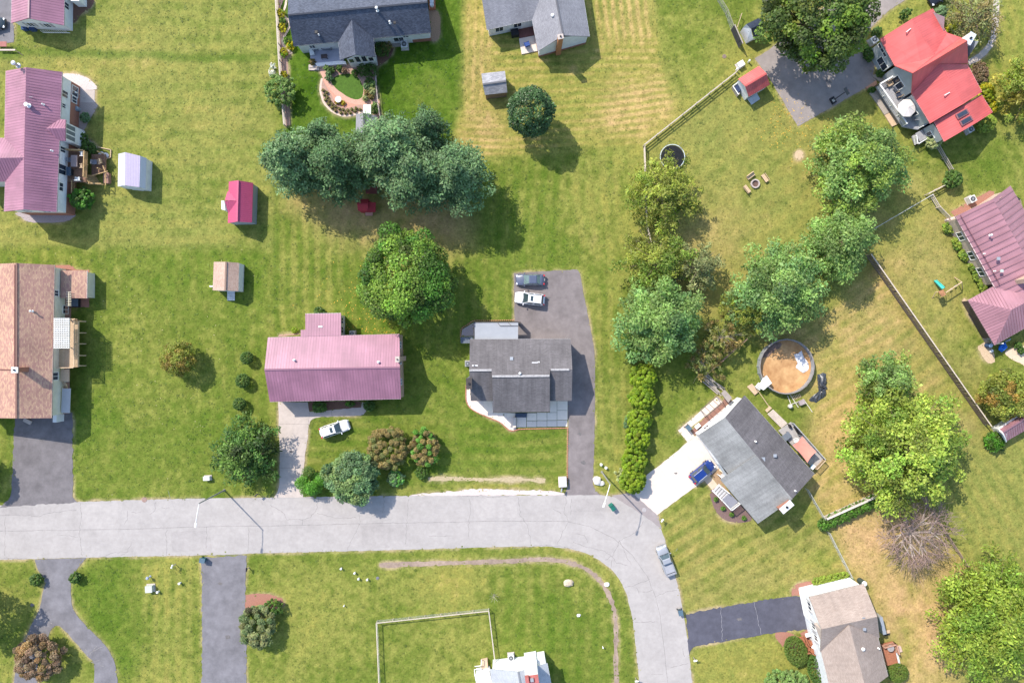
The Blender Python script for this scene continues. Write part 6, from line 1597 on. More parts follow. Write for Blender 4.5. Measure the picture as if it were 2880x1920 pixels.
pine('huge spreading light green tree right of the pool yard',2556,1262,178,11.5,'fresh',21000,7,13,name='walnut_tree',leaf=.24,asp=1.5,tuft=.98,top=.6,var=.28,mix=(.2,(.7,.85,.8)))
pine('loose silvery branch-tip tree above the huge spreading tree',2500,1070,84,8,'bright',4600,5,7,name='walnut_tree',leaf=.21,asp=1.7,tuft=.95,top=.6,var=.25,mix=(.4,(1.25,1.05,.8)))
pine('lime green willow at the bottom right corner',2818,1752,168,9.5,'willow',20000,7,12,name='willow_tree',leaf=.2,asp=2.4,tuft=1.15,top=.6,var=.2,mix=(.25,(.7,.82,.8)))
tree('olive brown bush-like tree by the shed at the right edge','tree',2830,1108,72,5,'olive',5200,.24,1.6,55,.23,.1,.2,name='small_tree',lumpy=.25,mix=(.4,(1.2,.75,.9)))
pine('feathery brownish tree inside the curve of the grey path',2745,48,84,6,'greyolive',2400,5,8,name='locust_tree',leaf=.14,asp=2.6,tuft=.7,top=.6,var=.22,mix=(.5,(1.05,.78,.8)))
pine('large feathery green tree at the upper right edge',2915,235,100,7,'fresh',6500,5,8,name='locust_tree',leaf=.16,asp=2.6,tuft=.85,top=.6,var=.25,mix=(.4,(1.05,.75,.8)))
tree('tree at the left edge whose shadow falls on the drive','tree',-92,1322,50,6,'yew',3000,.3,1.2,40,.24,.2,.2,name='tree',lumpy=.2)
tree('tree off the lower left corner casting shade on the forked drive','tree',-112,1725,88,9,'yew',3500,.34,1.2,40,.24,.2,.2,name='tree',lumpy=.2)
shrub('bronze brown rounded shrub between the white car and the road',1088,1262,62,4.0,'brown',6500,.17,(1,1.08),0,.12,name='bronze_shrub',tintvar=.12,mix=(.3,(.75,1.05,.9)),clumps=95)
shrub('half green half bronze rounded shrub right of the bronze one',1195,1258,49,3.6,'brown',4200,.19,(.95,1.15),0,.1,name='bronze_shrub',tintvar=.15,mix=(.38,(.5,1.5,.6)),clumps=60)
tree('blue-green broad bush tree overhanging the road edge','tree',990,1345,78,5.2,'pine',7500,.26,1.3,75,.2,.08,.2,name='holly_tree',lumpy=.18,tintvar=.18,mix=(.3,(1.3,1.15,.9)))
for i,(x,y,r_) in enumerate(((858,1352,21),(898,1334,19),(872,1380,19),(905,1366,15))):
    pass
shrub('clump of bright green lobed arborvitae at the drive mouth',874,1357,38,2.6,'yew',3200,.15,(1,.95),0,.22,name='arborvitae',tintvar=.15,clumps=9,mix=(.9,(1.3,1.75,.9)))
shrub('small rosette shrub below the bronze shrub',1113,1343,25,1.4,'pine',900,.16,name='low_shrub',mix=(.4,(.9,1.4,.6)))
shrub('small dark shrub tucked under the half green bronze shrub',1185,1330,18,1.2,'yew',500,.15,name='low_shrub')
YG = 'clipped yew balls in a line on the left lawn'
shrub('clipped yew ball, uppermost of three in a line on the left lawn',694,1006,18,2.1,'yew',1200,.13,bumps=.03,name='yew_ball',group=YG)
shrub('clipped yew ball, middle of three in a line on the left lawn',682,1071,20,2.1,'yew',1300,.13,bumps=.03,name='yew_ball',group=YG)
shrub('clipped yew ball, lowest of three in a line on the left lawn',673,1136,18,2.0,'yew',1200,.13,bumps=.03,name='yew_ball',group=YG)
shrub('clipped round bush in the bed left of the pink house walk',898,1143,20,1.5,'yew',1200,.13,(1.1,.85),name='round_bush',mix=(.5,(1.2,1.3,1)))
shrub('clipped round bush at the end of the pink house walk',1038,1141,17,1.5,'yew',1000,.13,name='round_bush')
shrub('low green plant in the bed under the front eave of the pink house',984,1136,10,.8,'yew',350,.12,(1.4,.7),name='low_shrub',mix=(.6,(1.5,1.8,1)))
shrub('dark bush half hidden behind the wing of the pink roofed house',898,878,15,1.8,'yew',700,.14,name='round_bush')
shrub('low green tuft at the back left corner of the pink roofed house',828,928,9,.5,'arbor',250,.12,name='low_shrub')
shrub('grey-olive spreading shrub beside the straight driveway',722,1765,60,3.6,'greyolive',5200,.2,(.95,1.05),0,.14,name='spreading_shrub',tintvar=.18,clumps=55,mix=(.3,(.6,.75,.7)))
shrub('round ivy-like bush at the back of the red brick bed',766,1708,26,2.2,'yew',1600,.14,(1.15,.95),name='round_bush',mix=(.6,(1.5,1.4,1)))
shrub('golden tuft at the edge of the red brick bed',724,1712,10,.8,'gold',300,.12,name='low_shrub')
shrub('purple-brown round shrub in the fork of the driveway',104,1850,70,4.2,'purple',6200,.2,(1,.95),0,.14,name='purple_shrub',tintvar=.2,clumps=70,mix=(.25,(1.3,1.15,.8)))
shrub('clipped ball bush left of the forked drive entrance',102,1630,18,1.5,'yew',1100,.13,name='round_bush')
shrub('clipped ball bush right of the forked drive entrance',211,1625,17,1.5,'yew',1100,.13,name='round_bush')
shrub('large bright bush against the wall below the raised deck',229,560,33,3.0,'yew',2600,.18,name='laurel_bush',mix=(.6,(1.3,1.8,1)),bumps=.12)
shrub('dark bush in the stone bed nearest the grey barrel',239,330,14,1.2,'pine',700,.13,name='round_bush')
shrub('round dark bush in the stone bed below the sunlit bay window',231,389,15,1.3,'yew',900,.13,name='round_bush')
shrub('wide dark bush in the stone bed beside the raised deck',249,415,20,1.4,'yew',1200,.14,(1.2,.9),rot=R(-25),name='round_bush')
shrub('loose shrub with white flowers on the side fence',787,256,44,3.2,'bright',2800,.2,name='flowering_shrub',mix=(.3,(.8,.8,.7)),bumps=.2,spread=.6)
for x,y,k_,l in ((q2(168,97),16,'gold','golden flower clump at the top of the fence border'),) and ((168,97,'gold','golden flowers topmost in the fence border'),(183,150,'yew','green clump below the topmost golden flowers'),(180,190,'gold','golden flowers in the middle of the fence border beside the curved edging'),(235,314,'gold','golden flowers against the corner of the slate roofed house'),(192,362,'gold','large golden flowers lowest in the fence border'),(215,285,'yew','green clump above the golden flowers at the house corner'),(185,520,'gold','small golden flower tuft above the white flowered shrub')):
    px_,py_ = 720 + x / 2.45,y / 2.45
    shrub(l,px_,py_,13 if k_ == 'gold' else 11,.9,k_,420,.13,name='flower_clump' if k_ == 'gold' else 'low_shrub',cat='flowers' if k_ == 'gold' else 'shrub',bumps=.2,spread=.7,mix=(.35,(.4,.8,.8)) if k_ == 'gold' else (.4,(1.6,1.6,1)))
for x,y,r_,k_,l in ((600,835,8,'bright','small green shrub beside the brick path entrance of the oval garden'),(665,860,10,'yew','dark shrub with red blooms in the bed above the oval lawn'),(630,900,9,'pine','bluish shrub at the inner bend of the brick path'),(632,955,10,'pine','pale bluish shrub left of the oval lawn'),(760,840,9,'yew','low shrub below the white porch wall'),(1060,850,20,'yew','dark shrub below the sunroom windows'),(1150,850,21,'yew','large dark shrub at the garden fence below the sunroom'),(950,890,9,'yew','dark low shrub at the top of the oval lawn'),(1130,1000,12,'yew','dark leafy shrub right of the oval lawn'),(1095,1060,10,'pine','bluish low shrub right of the oval lawn'),(1170,1035,11,'bright','green leafy shrub against the garden fence'),(1160,1120,11,'pale','pale grassy shrub against the garden fence'),(1098,1135,9,'brown','rust coloured round shrub right of the oval lawn'),(1150,1185,8,'brown','small rust shrub under the pale grassy shrub'),(1076,1203,8,'pale','pale green ball at the lower end of the oval lawn'),(1190,1355,11,'yew','dark shrub beside the garden shed entrance'),(1195,1290,8,'bright','small green shrub at the bend of the garden fence'),(1270,600,24,'yew','dark rhododendron-like shrub in the curved bed'),(1330,570,18,'brown','reddish shrub behind the dark one in the curved bed'),(820,870,8,'purple','purple low shrub in the bed above the oval lawn'),(430,758,9,'brown','potted rusty plant on the porch corner')):
    p = vH3(x,y); px_,py_ = 780 + x / 4.3565,y / 4.3565
    shrub(l,px_,py_,r_,.45 + r_ * .06,k_,90 + r_ * 34,.12,name='garden_shrub',bumps=.16,spread=.6)
MG = 'bronze mounded plants in the curved garden bed'
for x,y in ((562,1107),(605,1135),(577,1165),(613,1190),(592,1225),(640,1237),(626,1275),(673,1277),(668,1320),(714,1307),(760,1330),(710,1355),(808,1345),(778,1382),(835,1385),(862,1350),(892,1383),(912,1340),(952,1362),(966,1328),(1012,1343)):
    shrub('bronze mounded plant, one of many alike in the curved bed left of the oval lawn',780 + x / 4.3565,y / 4.3565,4.3,.45,'brown',130,.09,name='mounded_plant',cat='plant',group=MG,mix=(.5,(.7,.9,.8)))
for x,y,l in ((735,1250,'golden flowers left of the white garden bowl'),(805,1262,'orange flowers right of the white garden bowl')):
    shrub(l,780 + x / 4.3565,y / 4.3565,7,.5,'gold',200,.10,name='flower_clump',cat='flowers',mix=(.5,(.9,.5,.5)))
shrub('golden yellow bush in the notch of the coral roof by the chimney',2677,86,17,1.8,'gold',1300,.15,(1.2,.8),rot=R(-20),name='golden_bush',mix=(.4,(.6,.8,1)))
shrub('golden yellow bush at the right eave of the coral roofed house',2776,260,26,2.2,'gold',2200,.15,(.8,1.2),rot=R(25),name='golden_bush',mix=(.4,(.6,.8,1)))
shrub('small golden bush at the right corner of the coral lower roof',2794,303,16,1.8,'gold',1000,.15,name='golden_bush',mix=(.4,(.6,.8,1)))
shrub('large lime bush below the corner of the coral lower roof',2775,348,29,2.4,'willow',2600,.16,(1.1,.8),rot=R(25),name='golden_bush')
shrub('round pale variegated shrub at the corner of the coral roofed house',2627,396,23,2.4,'pale',2200,.14,bumps=.05,name='round_shrub')
shrub('bluish conifer beside the top corner of the coral roof',2640,42,22,3.2,'pine',1500,.2,(.8,1.3),rot=R(-30),name='conifer_shrub')
shrub('dark small conifer on the grass by the curved parking edge',2548,38,13,3.0,'yew',800,.18,name='conifer_shrub')
shrub('dark shrub on the grass at the left corner of the coral roofed house',2466,92,15,1.6,'yew',800,.18,name='low_shrub')
shrub('dark creeping bush by the parking area and coral house wall',2442,150,18,1.4,'yew',1200,.17,(.8,1.4),rot=R(20),name='low_shrub',mix=(.3,(1.5,1.5,1)))
shrub('small dark bush beside the grey planks of the coral roofed house',2476,206,11,1.2,'yew',600,.15,name='low_shrub')
shrub('low dark bush beside the small brick landing',2452,252,10,.8,'yew',400,.14,(1.3,.8),name='low_shrub')
shrub('wine brown spreading bush beside the end of the grey path',2756,205,26,1.6,'purple',1600,.2,(1,1.2),name='spreading_shrub',spread=.7)
shrub('dark round shrub at the bend of the post and rail fence',2682,505,26,2.4,'yew',2000,.18,name='round_shrub',mix=(.4,(1.5,1.4,1.5)))
for i,(x,y,l) in enumerate(((80,430,'bright bush at the top of the row beside the plum roofed house'),(160,560,'bright bush second in the row beside the plum roofed house'),(215,655,'bright bush third in the row beside the plum roofed house'),(300,765,'bright bush fourth in the row, beside the red door mat'),(335,850,'bright bush fifth in the row beside the plum roofed house'),(375,920,'bright bush lowest in the row beside the plum roofed house'))):
    shrub(l,2640 + x / 3.0167,500 + y / 3.0167,15,1.0,'willow',800,.16,(.8,1.25),rot=R(35),name='bright_bush',group='bright bushes along the plum house wall',mix=(.4,(.6,.75,.8)),bumps=.18)
for x,y,l in ((675,1418,'upper dark ball bush by the sandy path of the plum roofed house'),(700,1465,'lower dark ball bush by the sandy path of the plum roofed house')):
    shrub(l,2640 + x / 3.0167,500 + y / 3.0167,10,1.0,'yew',600,.12,name='round_bush')
shrub('fern-like dark green plant below the rounded shed at the right edge',2798,1240,27,1.6,'yew',700,.30,aspect=3.0,name='fern_plant',cat='plant',spread=.6,mix=(.6,(1.2,1.7,1)),var=.3)
shrub('clipped oval shrub beside the red front deck',2239,1831,37,2.0,'fresh',5200,.13,(.85,1.25),rot=R(20),bumps=.03,name='clipped_shrub',mix=(1.1,(.42,.50,.5)),clumps=90)
shrub('dark clipped shrub against the white wall below the red front deck',2296,1882,27,1.8,'yew',2600,.13,(.9,1.7),rot=R(8),bumps=.03,name='clipped_shrub',clumps=60)
shrub('pale clipped round shrub below the red back deck',2526,1892,30,2.0,'fresh',4200,.13,(1.0,.9),bumps=.03,name='clipped_shrub',mix=(1.1,(.46,.54,.5)),clumps=80)
shrub('bright leafy bush cut by the bottom edge left of the taupe roofed house',2215,1915,44,2.0,'bright',2600,.24,(1.5,.7),name='leafy_bush',bumps=.2)
for i,(x,y) in enumerate(((590,175),(680,150),(770,125),(860,105),(950,90))):
    shrub(('first','second','third','fourth','fifth')[i] + ' lime bush from the left in the row above the taupe roofed house',2180 + x / 4.9,1600 + y / 4.9,13,.9,'willow',700,.13,(1.3,.9),rot=R(12),name='lime_bush',group='lime bushes in the red bed',bumps=.1)
shrub('small bush at the feet of the dark propane tank',2394,1632,9,.7,'willow',300,.13,name='lime_bush')
for x,y,l in ((425,1210,'small shrub beside the stoop steps in the dark mulch bed'),(500,1305,'small shrub left in the dark mulch bed below the stoop'),(590,1370,'small shrub in the middle of the dark mulch bed'),(718,1405,'small shrub at the right end of the dark mulch bed')):
    shrub(l,1900 + x / 3.734,1080 + y / 3.734,6.5,.6,'yew',260,.12,name='low_shrub',mix=(.5,(1.3,1.4,1)))
for x,y,r_,k_,l in ((1768,1182,14,'bright','bluish plant beside the upper golden hedge'),(1750,1335,16,'pale','pale leafy plant beside the bottom of the golden hedge'),(1763,1192,10,'pine','leafy tuft at the middle of the golden hedge')):
    shrub(l,px_ := x,y,r_,1.0,k_,500,.16,(.9,1.4),name='low_shrub',bumps=.2,spread=.6)
def hedge(label,pts,wpx,h,kind,group,n=1500,name='hedge_bush',leaf=.15,mix=None,bumps=.16):
    for i,(x,y,r_,e) in enumerate(pts):
        shrub(label[i],x,y,r_,h,kind,int(n * r_ * r_ / 1200 * e),leaf,(1,e),0,bumps,name=name,cat='hedge',group=group,tintvar=.14,clumps=int(20 * e + r_ * 1.3),mix=mix,zc=.4)
hedge(['golden hedge bush at the top of the row by the drive','golden hedge bush second from the top','golden hedge bush in the middle of the row','golden hedge bush fourth from the top','golden hedge bush fifth from the top beside the leafy plant','golden hedge bush at the bottom of the row by the road'],
      [(1811,1062,42,1.0),(1808,1120,41,.95),(1800,1182,39,1.0),(1795,1236,38,1.0),(1786,1298,40,1.1),(1780,1352,41,.95)],74,3.4,'arbor','golden arborvitae hedge along the lawn',5200,mix=(.3,(.72,.8,.9)),bumps=.09)
cnt = 9
names = ['lower left end of','second from the lower left end in','third from the lower left in','fourth from the lower left in','middle of','fourth from the upper right in','third from the upper right in','second from the upper right in','upper right end of']
for i in range(cnt):
    f = i / (cnt - 1)
    shrub('dark hedge bush at the ' + names[i] + ' the slanting hedge' if i in (0,4,8) else 'dark hedge bush ' + names[i] + ' the slanting hedge',2318 + (2474 - 2318) * f,1474 + (1402 - 1474) * f,19,1.6,'yew',1000,.15,name='hedge_bush',cat='hedge',group='dark clipped hedge along the board fence',mix=(.5,(1.2,1.5,1)))
def dead_tree(label,px,py,rpx,ztop):
    rr = random.Random(5); c = W(px,py,3.0); Rm = rpx / PPM
    t = thing('dead_tree',label,'tree',(c.x,c.y,0)); tr = MB(); br = MB(); tw = MB()
    tr.tube((c.x,c.y,0),(c.x,c.y,ztop * .3),.3,.22,8)
    def grow(p,d,L,r,lev):
        q = p + d * L; (tr if lev == 0 else br if lev < 3 else tw).tube(p,q,r,r * .62,5 if lev < 3 else 3,False)
        if lev >= 5: return
        k = 4 if lev < 2 else rr.choice((2,3,3))
        for j in range(k):
            nd = (d + Vector((rr.gauss(0,.62),rr.gauss(0,.62),rr.gauss(.02,.24)))).normalized()
            grow(p + d * L * rr.uniform(.55,1.0),nd,L * rr.uniform(.62,.85),r * .62,lev + 1)
    for j in range(9):
        a = j * .7 + rr.random() * .4
        d = Vector((math.cos(a),math.sin(a),rr.uniform(.35,.9))).normalized()
        grow(Vector((c.x,c.y,ztop * (.2 + .1 * rr.random()))),d,Rm * .42,.2,1)
    for k in range(1000):
        a = rr.random() * 6.283; q = Rm * rr.random() ** .8 * (.8 + .2 * math.sin(3 * a) + .12 * math.sin(7 * a)); p = Vector((c.x + q * math.cos(a),c.y + q * math.sin(a),ztop * (.35 + .5 * rr.random()) * (1 - .4 * q / Rm) + .6))
        tw.tube(p,p + Vector((.5 * math.cos(a) + rr.gauss(0,.9),.5 * math.sin(a) + rr.gauss(0,.9),rr.gauss(.1,.4))) * rr.uniform(.5,1.2),.018,.007,3,False)
    tr.build('trunk',PALE_BARK,t); br.build('branches',PALE_BARK,t)['kind'] = 'stuff'; o = tw.build('twigs',mat('brown_mauve_twigs',(.26,.185,.16),var=.2),t); o['kind'] = 'stuff'
dead_tree('bare dead tree with pale branches and mauve twigs below the huge light green tree',2575,1502,112,7)
def litter(label,cx,cy,sx,sy,n,cols,seed):
    r = np.random.default_rng(seed); b = MB()
    for k in range(n):
        c = W(cx + r.normal() * sx,cy + r.normal() * sy,.03); a = r.random() * 6.28; s_ = r.uniform(.05,.12)
        e = Vector((math.cos(a),math.sin(a),r.normal() * .2)) * s_; f = Vector((-math.sin(a),math.cos(a),r.normal() * .2)) * s_ * .7
        b.quad(c - e,c + f,c + e,c - f)
    o = b.build('fallen_leaves',cols); tag(o,label,'leaves',None,'stuff')
litter('scattered yellow leaves fallen round the large maple',1040,880,70,60,260,mat('yellow_fallen_leaf',(.62,.38,.06),var=.3,scale=3),1)
litter('yellow leaves fallen on the grass below the parking area',2220,350,40,40,160,mat('yellow_fallen_leaf',(.62,.38,.06)),2)
litter('pale leaves scattered over the left lawns',420,980,190,190,90,mat('pale_fallen_leaf',(.40,.36,.17),var=.2),3)
WF = mat_leaf('white_petals',(.7,.7,.66),.2)
LEAF['petal'] = WF
shrub('white flowers outside the rail fence, upper',766,186,8,.9,'petal',120,.12,name='flower_clump',cat='flowers',bumps=.3,spread=.8)
shrub('white flowers outside the rail fence, just above the flowering shrub',764,205,9,.9,'petal',160,.12,name='flower_clump',cat='flowers',bumps=.3,spread=.8)
# ------------------------------------------------------------------ fences
def rail_fence(label,pts,ht,every,m,rails=(.35,.75,1.15),post=.14,rail=(.05,.13),name='fence',group=None,mesh=None,cap=None):
    P = [Vector((p[0],p[1],0)) for p in pts]
    t = thing(name,label,'fence',P[0],group)
    for si,(a,b) in enumerate(zip(P[:-1],P[1:])):
        L = (b - a).length; n = max(1,round(L / every))
        for k in range(n + 1):
            if si and k == 0: continue
            q = a + (b - a) * (k / n); o = MB(); o.beam(q,q + Vector((random.gauss(0,.015),random.gauss(0,.015),ht + random.uniform(0,.06))),post,post); o.build('post',m,t)
        for k in range(n):
            p,q = a + (b - a) * (k / n),a + (b - a) * ((k + 1) / n)
            for z in rails:
                o = MB(); j = [random.uniform(-.03,.03) for _ in range(2)]; o.beam(p + Vector((0,0,z + j[0])),q + Vector((0,0,z + j[1])),rail[0],rail[1]); o.build('rail',m,t)
        if mesh:
            w = MB(); d = (b - a).normalized(); x = .0
            for z in np.arange(.1,ht,.22): w.beam(a + Vector((0,0,z)),b + Vector((0,0,z)),.012,.012)
            while x < L: w.beam(a + d * x,a + d * x + Vector((0,0,ht)),.012,.012); x += .22
            o = w.build('wire_mesh',mesh,t); o['kind'] = 'stuff'
    return t
def board_fence(label,pts,ht,pitch,m,railm,gap=.05,name='board_fence',side=1,group=None,capw=.16):
    P = [Vector((p[0],p[1],0)) for p in pts]; t = thing(name,label,'fence',P[0],group); proto = None
    for a,b in zip(P[:-1],P[1:]):
        L = (b - a).length; d = (b - a).normalized(); n = int(L / pitch); nr = Vector((-d.y,d.x,0)) * side
        for k in range(n):
            q = a + d * ((k + .5) * pitch)
            if proto is None:
                o = MB(); o.box((0,0,ht / 2),(pitch - gap,.03,ht)); proto = o.build('board',m,None); c = proto
            else: c = proto.copy(); C.objects.link(c)
            c.parent = t; c.location = q - P[0] + Vector((0,0,random.uniform(-.03,.02))); c.rotation_euler = (random.gauss(0,.015),0,math.atan2(d.y,d.x))
        for z in (.35,ht * .92):
            o = MB(); o.beam(a + nr * .05 + Vector((0,0,z)),b + nr * .05 + Vector((0,0,z)),.06,.1); o.build('rail',railm,t)
        o = MB(); o.beam(a + Vector((0,0,ht + .03)),b + Vector((0,0,ht + .03)),capw,.05); o.build('cap_rail',railm,t)
        for k in range(int(L / 2.4) + 1):
            q = a + d * min(L,k * 2.4) + nr * .1; o = MB(); o.beam(q,q + Vector((0,0,ht)),.1,.1); o.build('post',railm,t)
    return t
PALE_RAIL = mat('bleached_fence_wood',(.50,.43,.36),var=.15,scale=5)
WIRE = mat('galvanised_wire',(.42,.43,.42),rough=.5)
rail_fence('split rail fence slanting up from the trampoline to the coral roofed shed',[q3(903,1010),q3(1535,510)],1.25,2.6,PALE_RAIL,group='split rail fences',rail=(.10,.13),name='split_rail_fence')
rail_fence('split rail fence running straight down under the olive locust trees',[q3(906,1022),q3(925,1568),q7(958,140)],1.25,2.6,PALE_RAIL,group='split rail fences',rail=(.10,.13),name='split_rail_fence')
rail_fence('bleached rail fence beside the flower border of the slate roofed house',[q2(148,-30),q2(172,430),q2(208,872)],1.1,2.4,PALE_RAIL,rail=(.14,.14),name='rail_fence')
rail_fence('thin dark post fence along the right side of the round garden',[vH3(1205,770),vH3(1225,1100),vH3(1240,1275),vH3(1275,1490)],1.0,2.2,mat('pale_thin_rail',(.46,.40,.36)),rails=(.45,.95),post=.08,rail=(.05,.06),name='garden_fence')
board_fence('dark close-boarded fence panel beside the white gambrel shed',[vSF(82,290),vSF(200,560)],1.9,.24,mat('blackened_board',(.05,.05,.055),var=.3),GREY_WOOD,.02)
rail_fence('thin wire fence running up to the top edge left of the dark maple',[q3(1385,-40),vSF(0,60),vSF(80,285)],1.6,2.8,GREY_WOOD,rails=(1.55,),post=.07,rail=(.04,.05),mesh=WIRE,name='wire_fence')
rail_fence('short pole rail beside the bush left of the white gambrel shed',[vSF(212,88),vSF(145,285)],1.1,3,TAN_WOOD,rails=(1.0,),post=.08,rail=(.07,.07),name='pole_rail')
p0,p1 = W(2434,719),W(2767,1195)
board_fence('long dark board fence with pale cap between the pool yard and the plum house',[p0,p1],1.8,.285,DARK_WOOD,PALE_RAIL,.07,side=1)
board_fence('board fence along the dark clipped hedge',[W(2313,1452),W(2462,1385)],1.6,.26,GREY_WOOD,mat('bleached_cap',(.55,.5,.44)),.03,side=1,capw=.3)
rail_fence('chain link fence from the corner of the faded grey house to the board fence',[W(2264,1372),W(2312,1455)],1.3,2.2,WIRE,rails=(1.25,),post=.07,rail=(.06,.06),mesh=WIRE,name='chain_link_fence',group='chain link fences')
rail_fence('chain link fence from the hedge end down to the lime bushes',[W(2325,1494),W(2388,1618)],1.3,2.6,WIRE,rails=(1.25,),post=.07,rail=(.07,.06),mesh=WIRE,name='chain_link_fence',group='chain link fences')
rail_fence('wire fence round three sides of the yard of the white house at the bottom',[q10(862,1700),q10(838,1135),q10(1605,1052),q10(1650,1420)],1.2,2.5,PALE_RAIL,rails=(1.15,),post=.09,rail=(.12,.07),mesh=WIRE,name='yard_fence')
rail_fence('weathered rail fence under the bare dead tree',[W(2584,1392),W(2712,1586)],1.2,2.6,mat('dark_rail',(.30,.22,.16),var=.2),rails=(.4,.8,1.15),rail=(.09,.13),name='split_rail_fence',group='split rail fences')
rail_fence('rail fence between the pale round shrub and the dark round shrub',[W(2630,415),W(2668,480)],1.2,2.3,GREY_WOOD,rails=(.4,.8,1.15),rail=(.09,.13),name='split_rail_fence',group='split rail fences')
rail_fence('rail fence from the dark round shrub down to the worn strip of grass',[W(2656,520),W(2600,549)],1.2,2.3,PALE_RAIL,rails=(.4,.8,1.15),rail=(.09,.13),name='split_rail_fence',group='split rail fences')
rail_fence('rail fence leading to the low wall of the plum roofed house',[W(2612,552),W(2632,585),W(2662,616)],1.2,2.2,PALE_RAIL,rails=(.4,.8,1.15),rail=(.08,.12),name='split_rail_fence',group='split rail fences')
rail_fence('thin pale wire fence crossing the shade of the wide bright tree',[W(2612,551),W(2446,648)],1.2,3.2,mat('pale_wire',(.6,.6,.58)),rails=(1.15,),post=.06,rail=(.06,.05),name='chain_link_fence',group='chain link fences')
rail_fence('old wooden fence between the wispy bronze trees and the pool',[q7(1632,745),q7(1440,915),q7(1330,1010)],1.2,2.3,mat('old_fence_wood',(.28,.19,.14),var=.25),rails=(.5,1.05),rail=(.1,.14),name='old_fence')
lp = thing('lumber_pile','stack of old grey lumber by the corner of the faded grey house','lumber',q7(1380,1080))
for k in range(9):
    a = q7(1310 + random.uniform(0,60),1020 + random.uniform(-20,60),.12 + .05 * k); b_ = a + Vector((random.uniform(1.6,3.4),-random.uniform(1.8,3.0),random.uniform(-.05,.1)))
    o = MB(); o.beam(a,b_,.18,.06); o.build('plank',GREY_WOOD,lp)
arb = thing('frame','dark timber arbour frame leaning over the pale walk of the faded grey house','arbour',vH7(360,240))
for k in range(5):
    o = MB(); o.beam(vH7(262 + 42 * k,270 - 36 * k,2.0),vH7(330 + 42 * k,335 - 36 * k,2.0),.08,.12); o.build('cross_bar',DARK_WOOD,arb)
for p_,q_ in (((262,270),(430,126)),((330,335),(498,191))):
    o = MB(); o.beam(vH7(*p_,1.9),vH7(*q_,1.9),.09,.12); o.build('side_bar',DARK_WOOD,arb)
for p_ in ((262,270),(430,126),(330,335),(498,191)):
    o = MB(); o.beam(vH7(*p_,0),vH7(*p_,1.9),.1,.1); o.build('post',DARK_WOOD,arb)
gs = thing('lean_to','small brown lean-to roof at the top corner of the faded grey house','lean-to',vH7(540,130)); o = MB(); o.slope([vH7(478,95,1.9),vH7(518,58,1.9),vH7(592,140,2.3),vH7(555,195,2.3)],.1); o.build('lean_to_roof',mat('grey_brown_roof',(.25,.22,.2),var=.1),gs)
o = MB(); [o.beam(vH7(x,y,0),vH7(x,y,1.85),.09,.09) for x,y in ((485,98),(518,68))]; o.build('post',DARK_WOOD,gs)
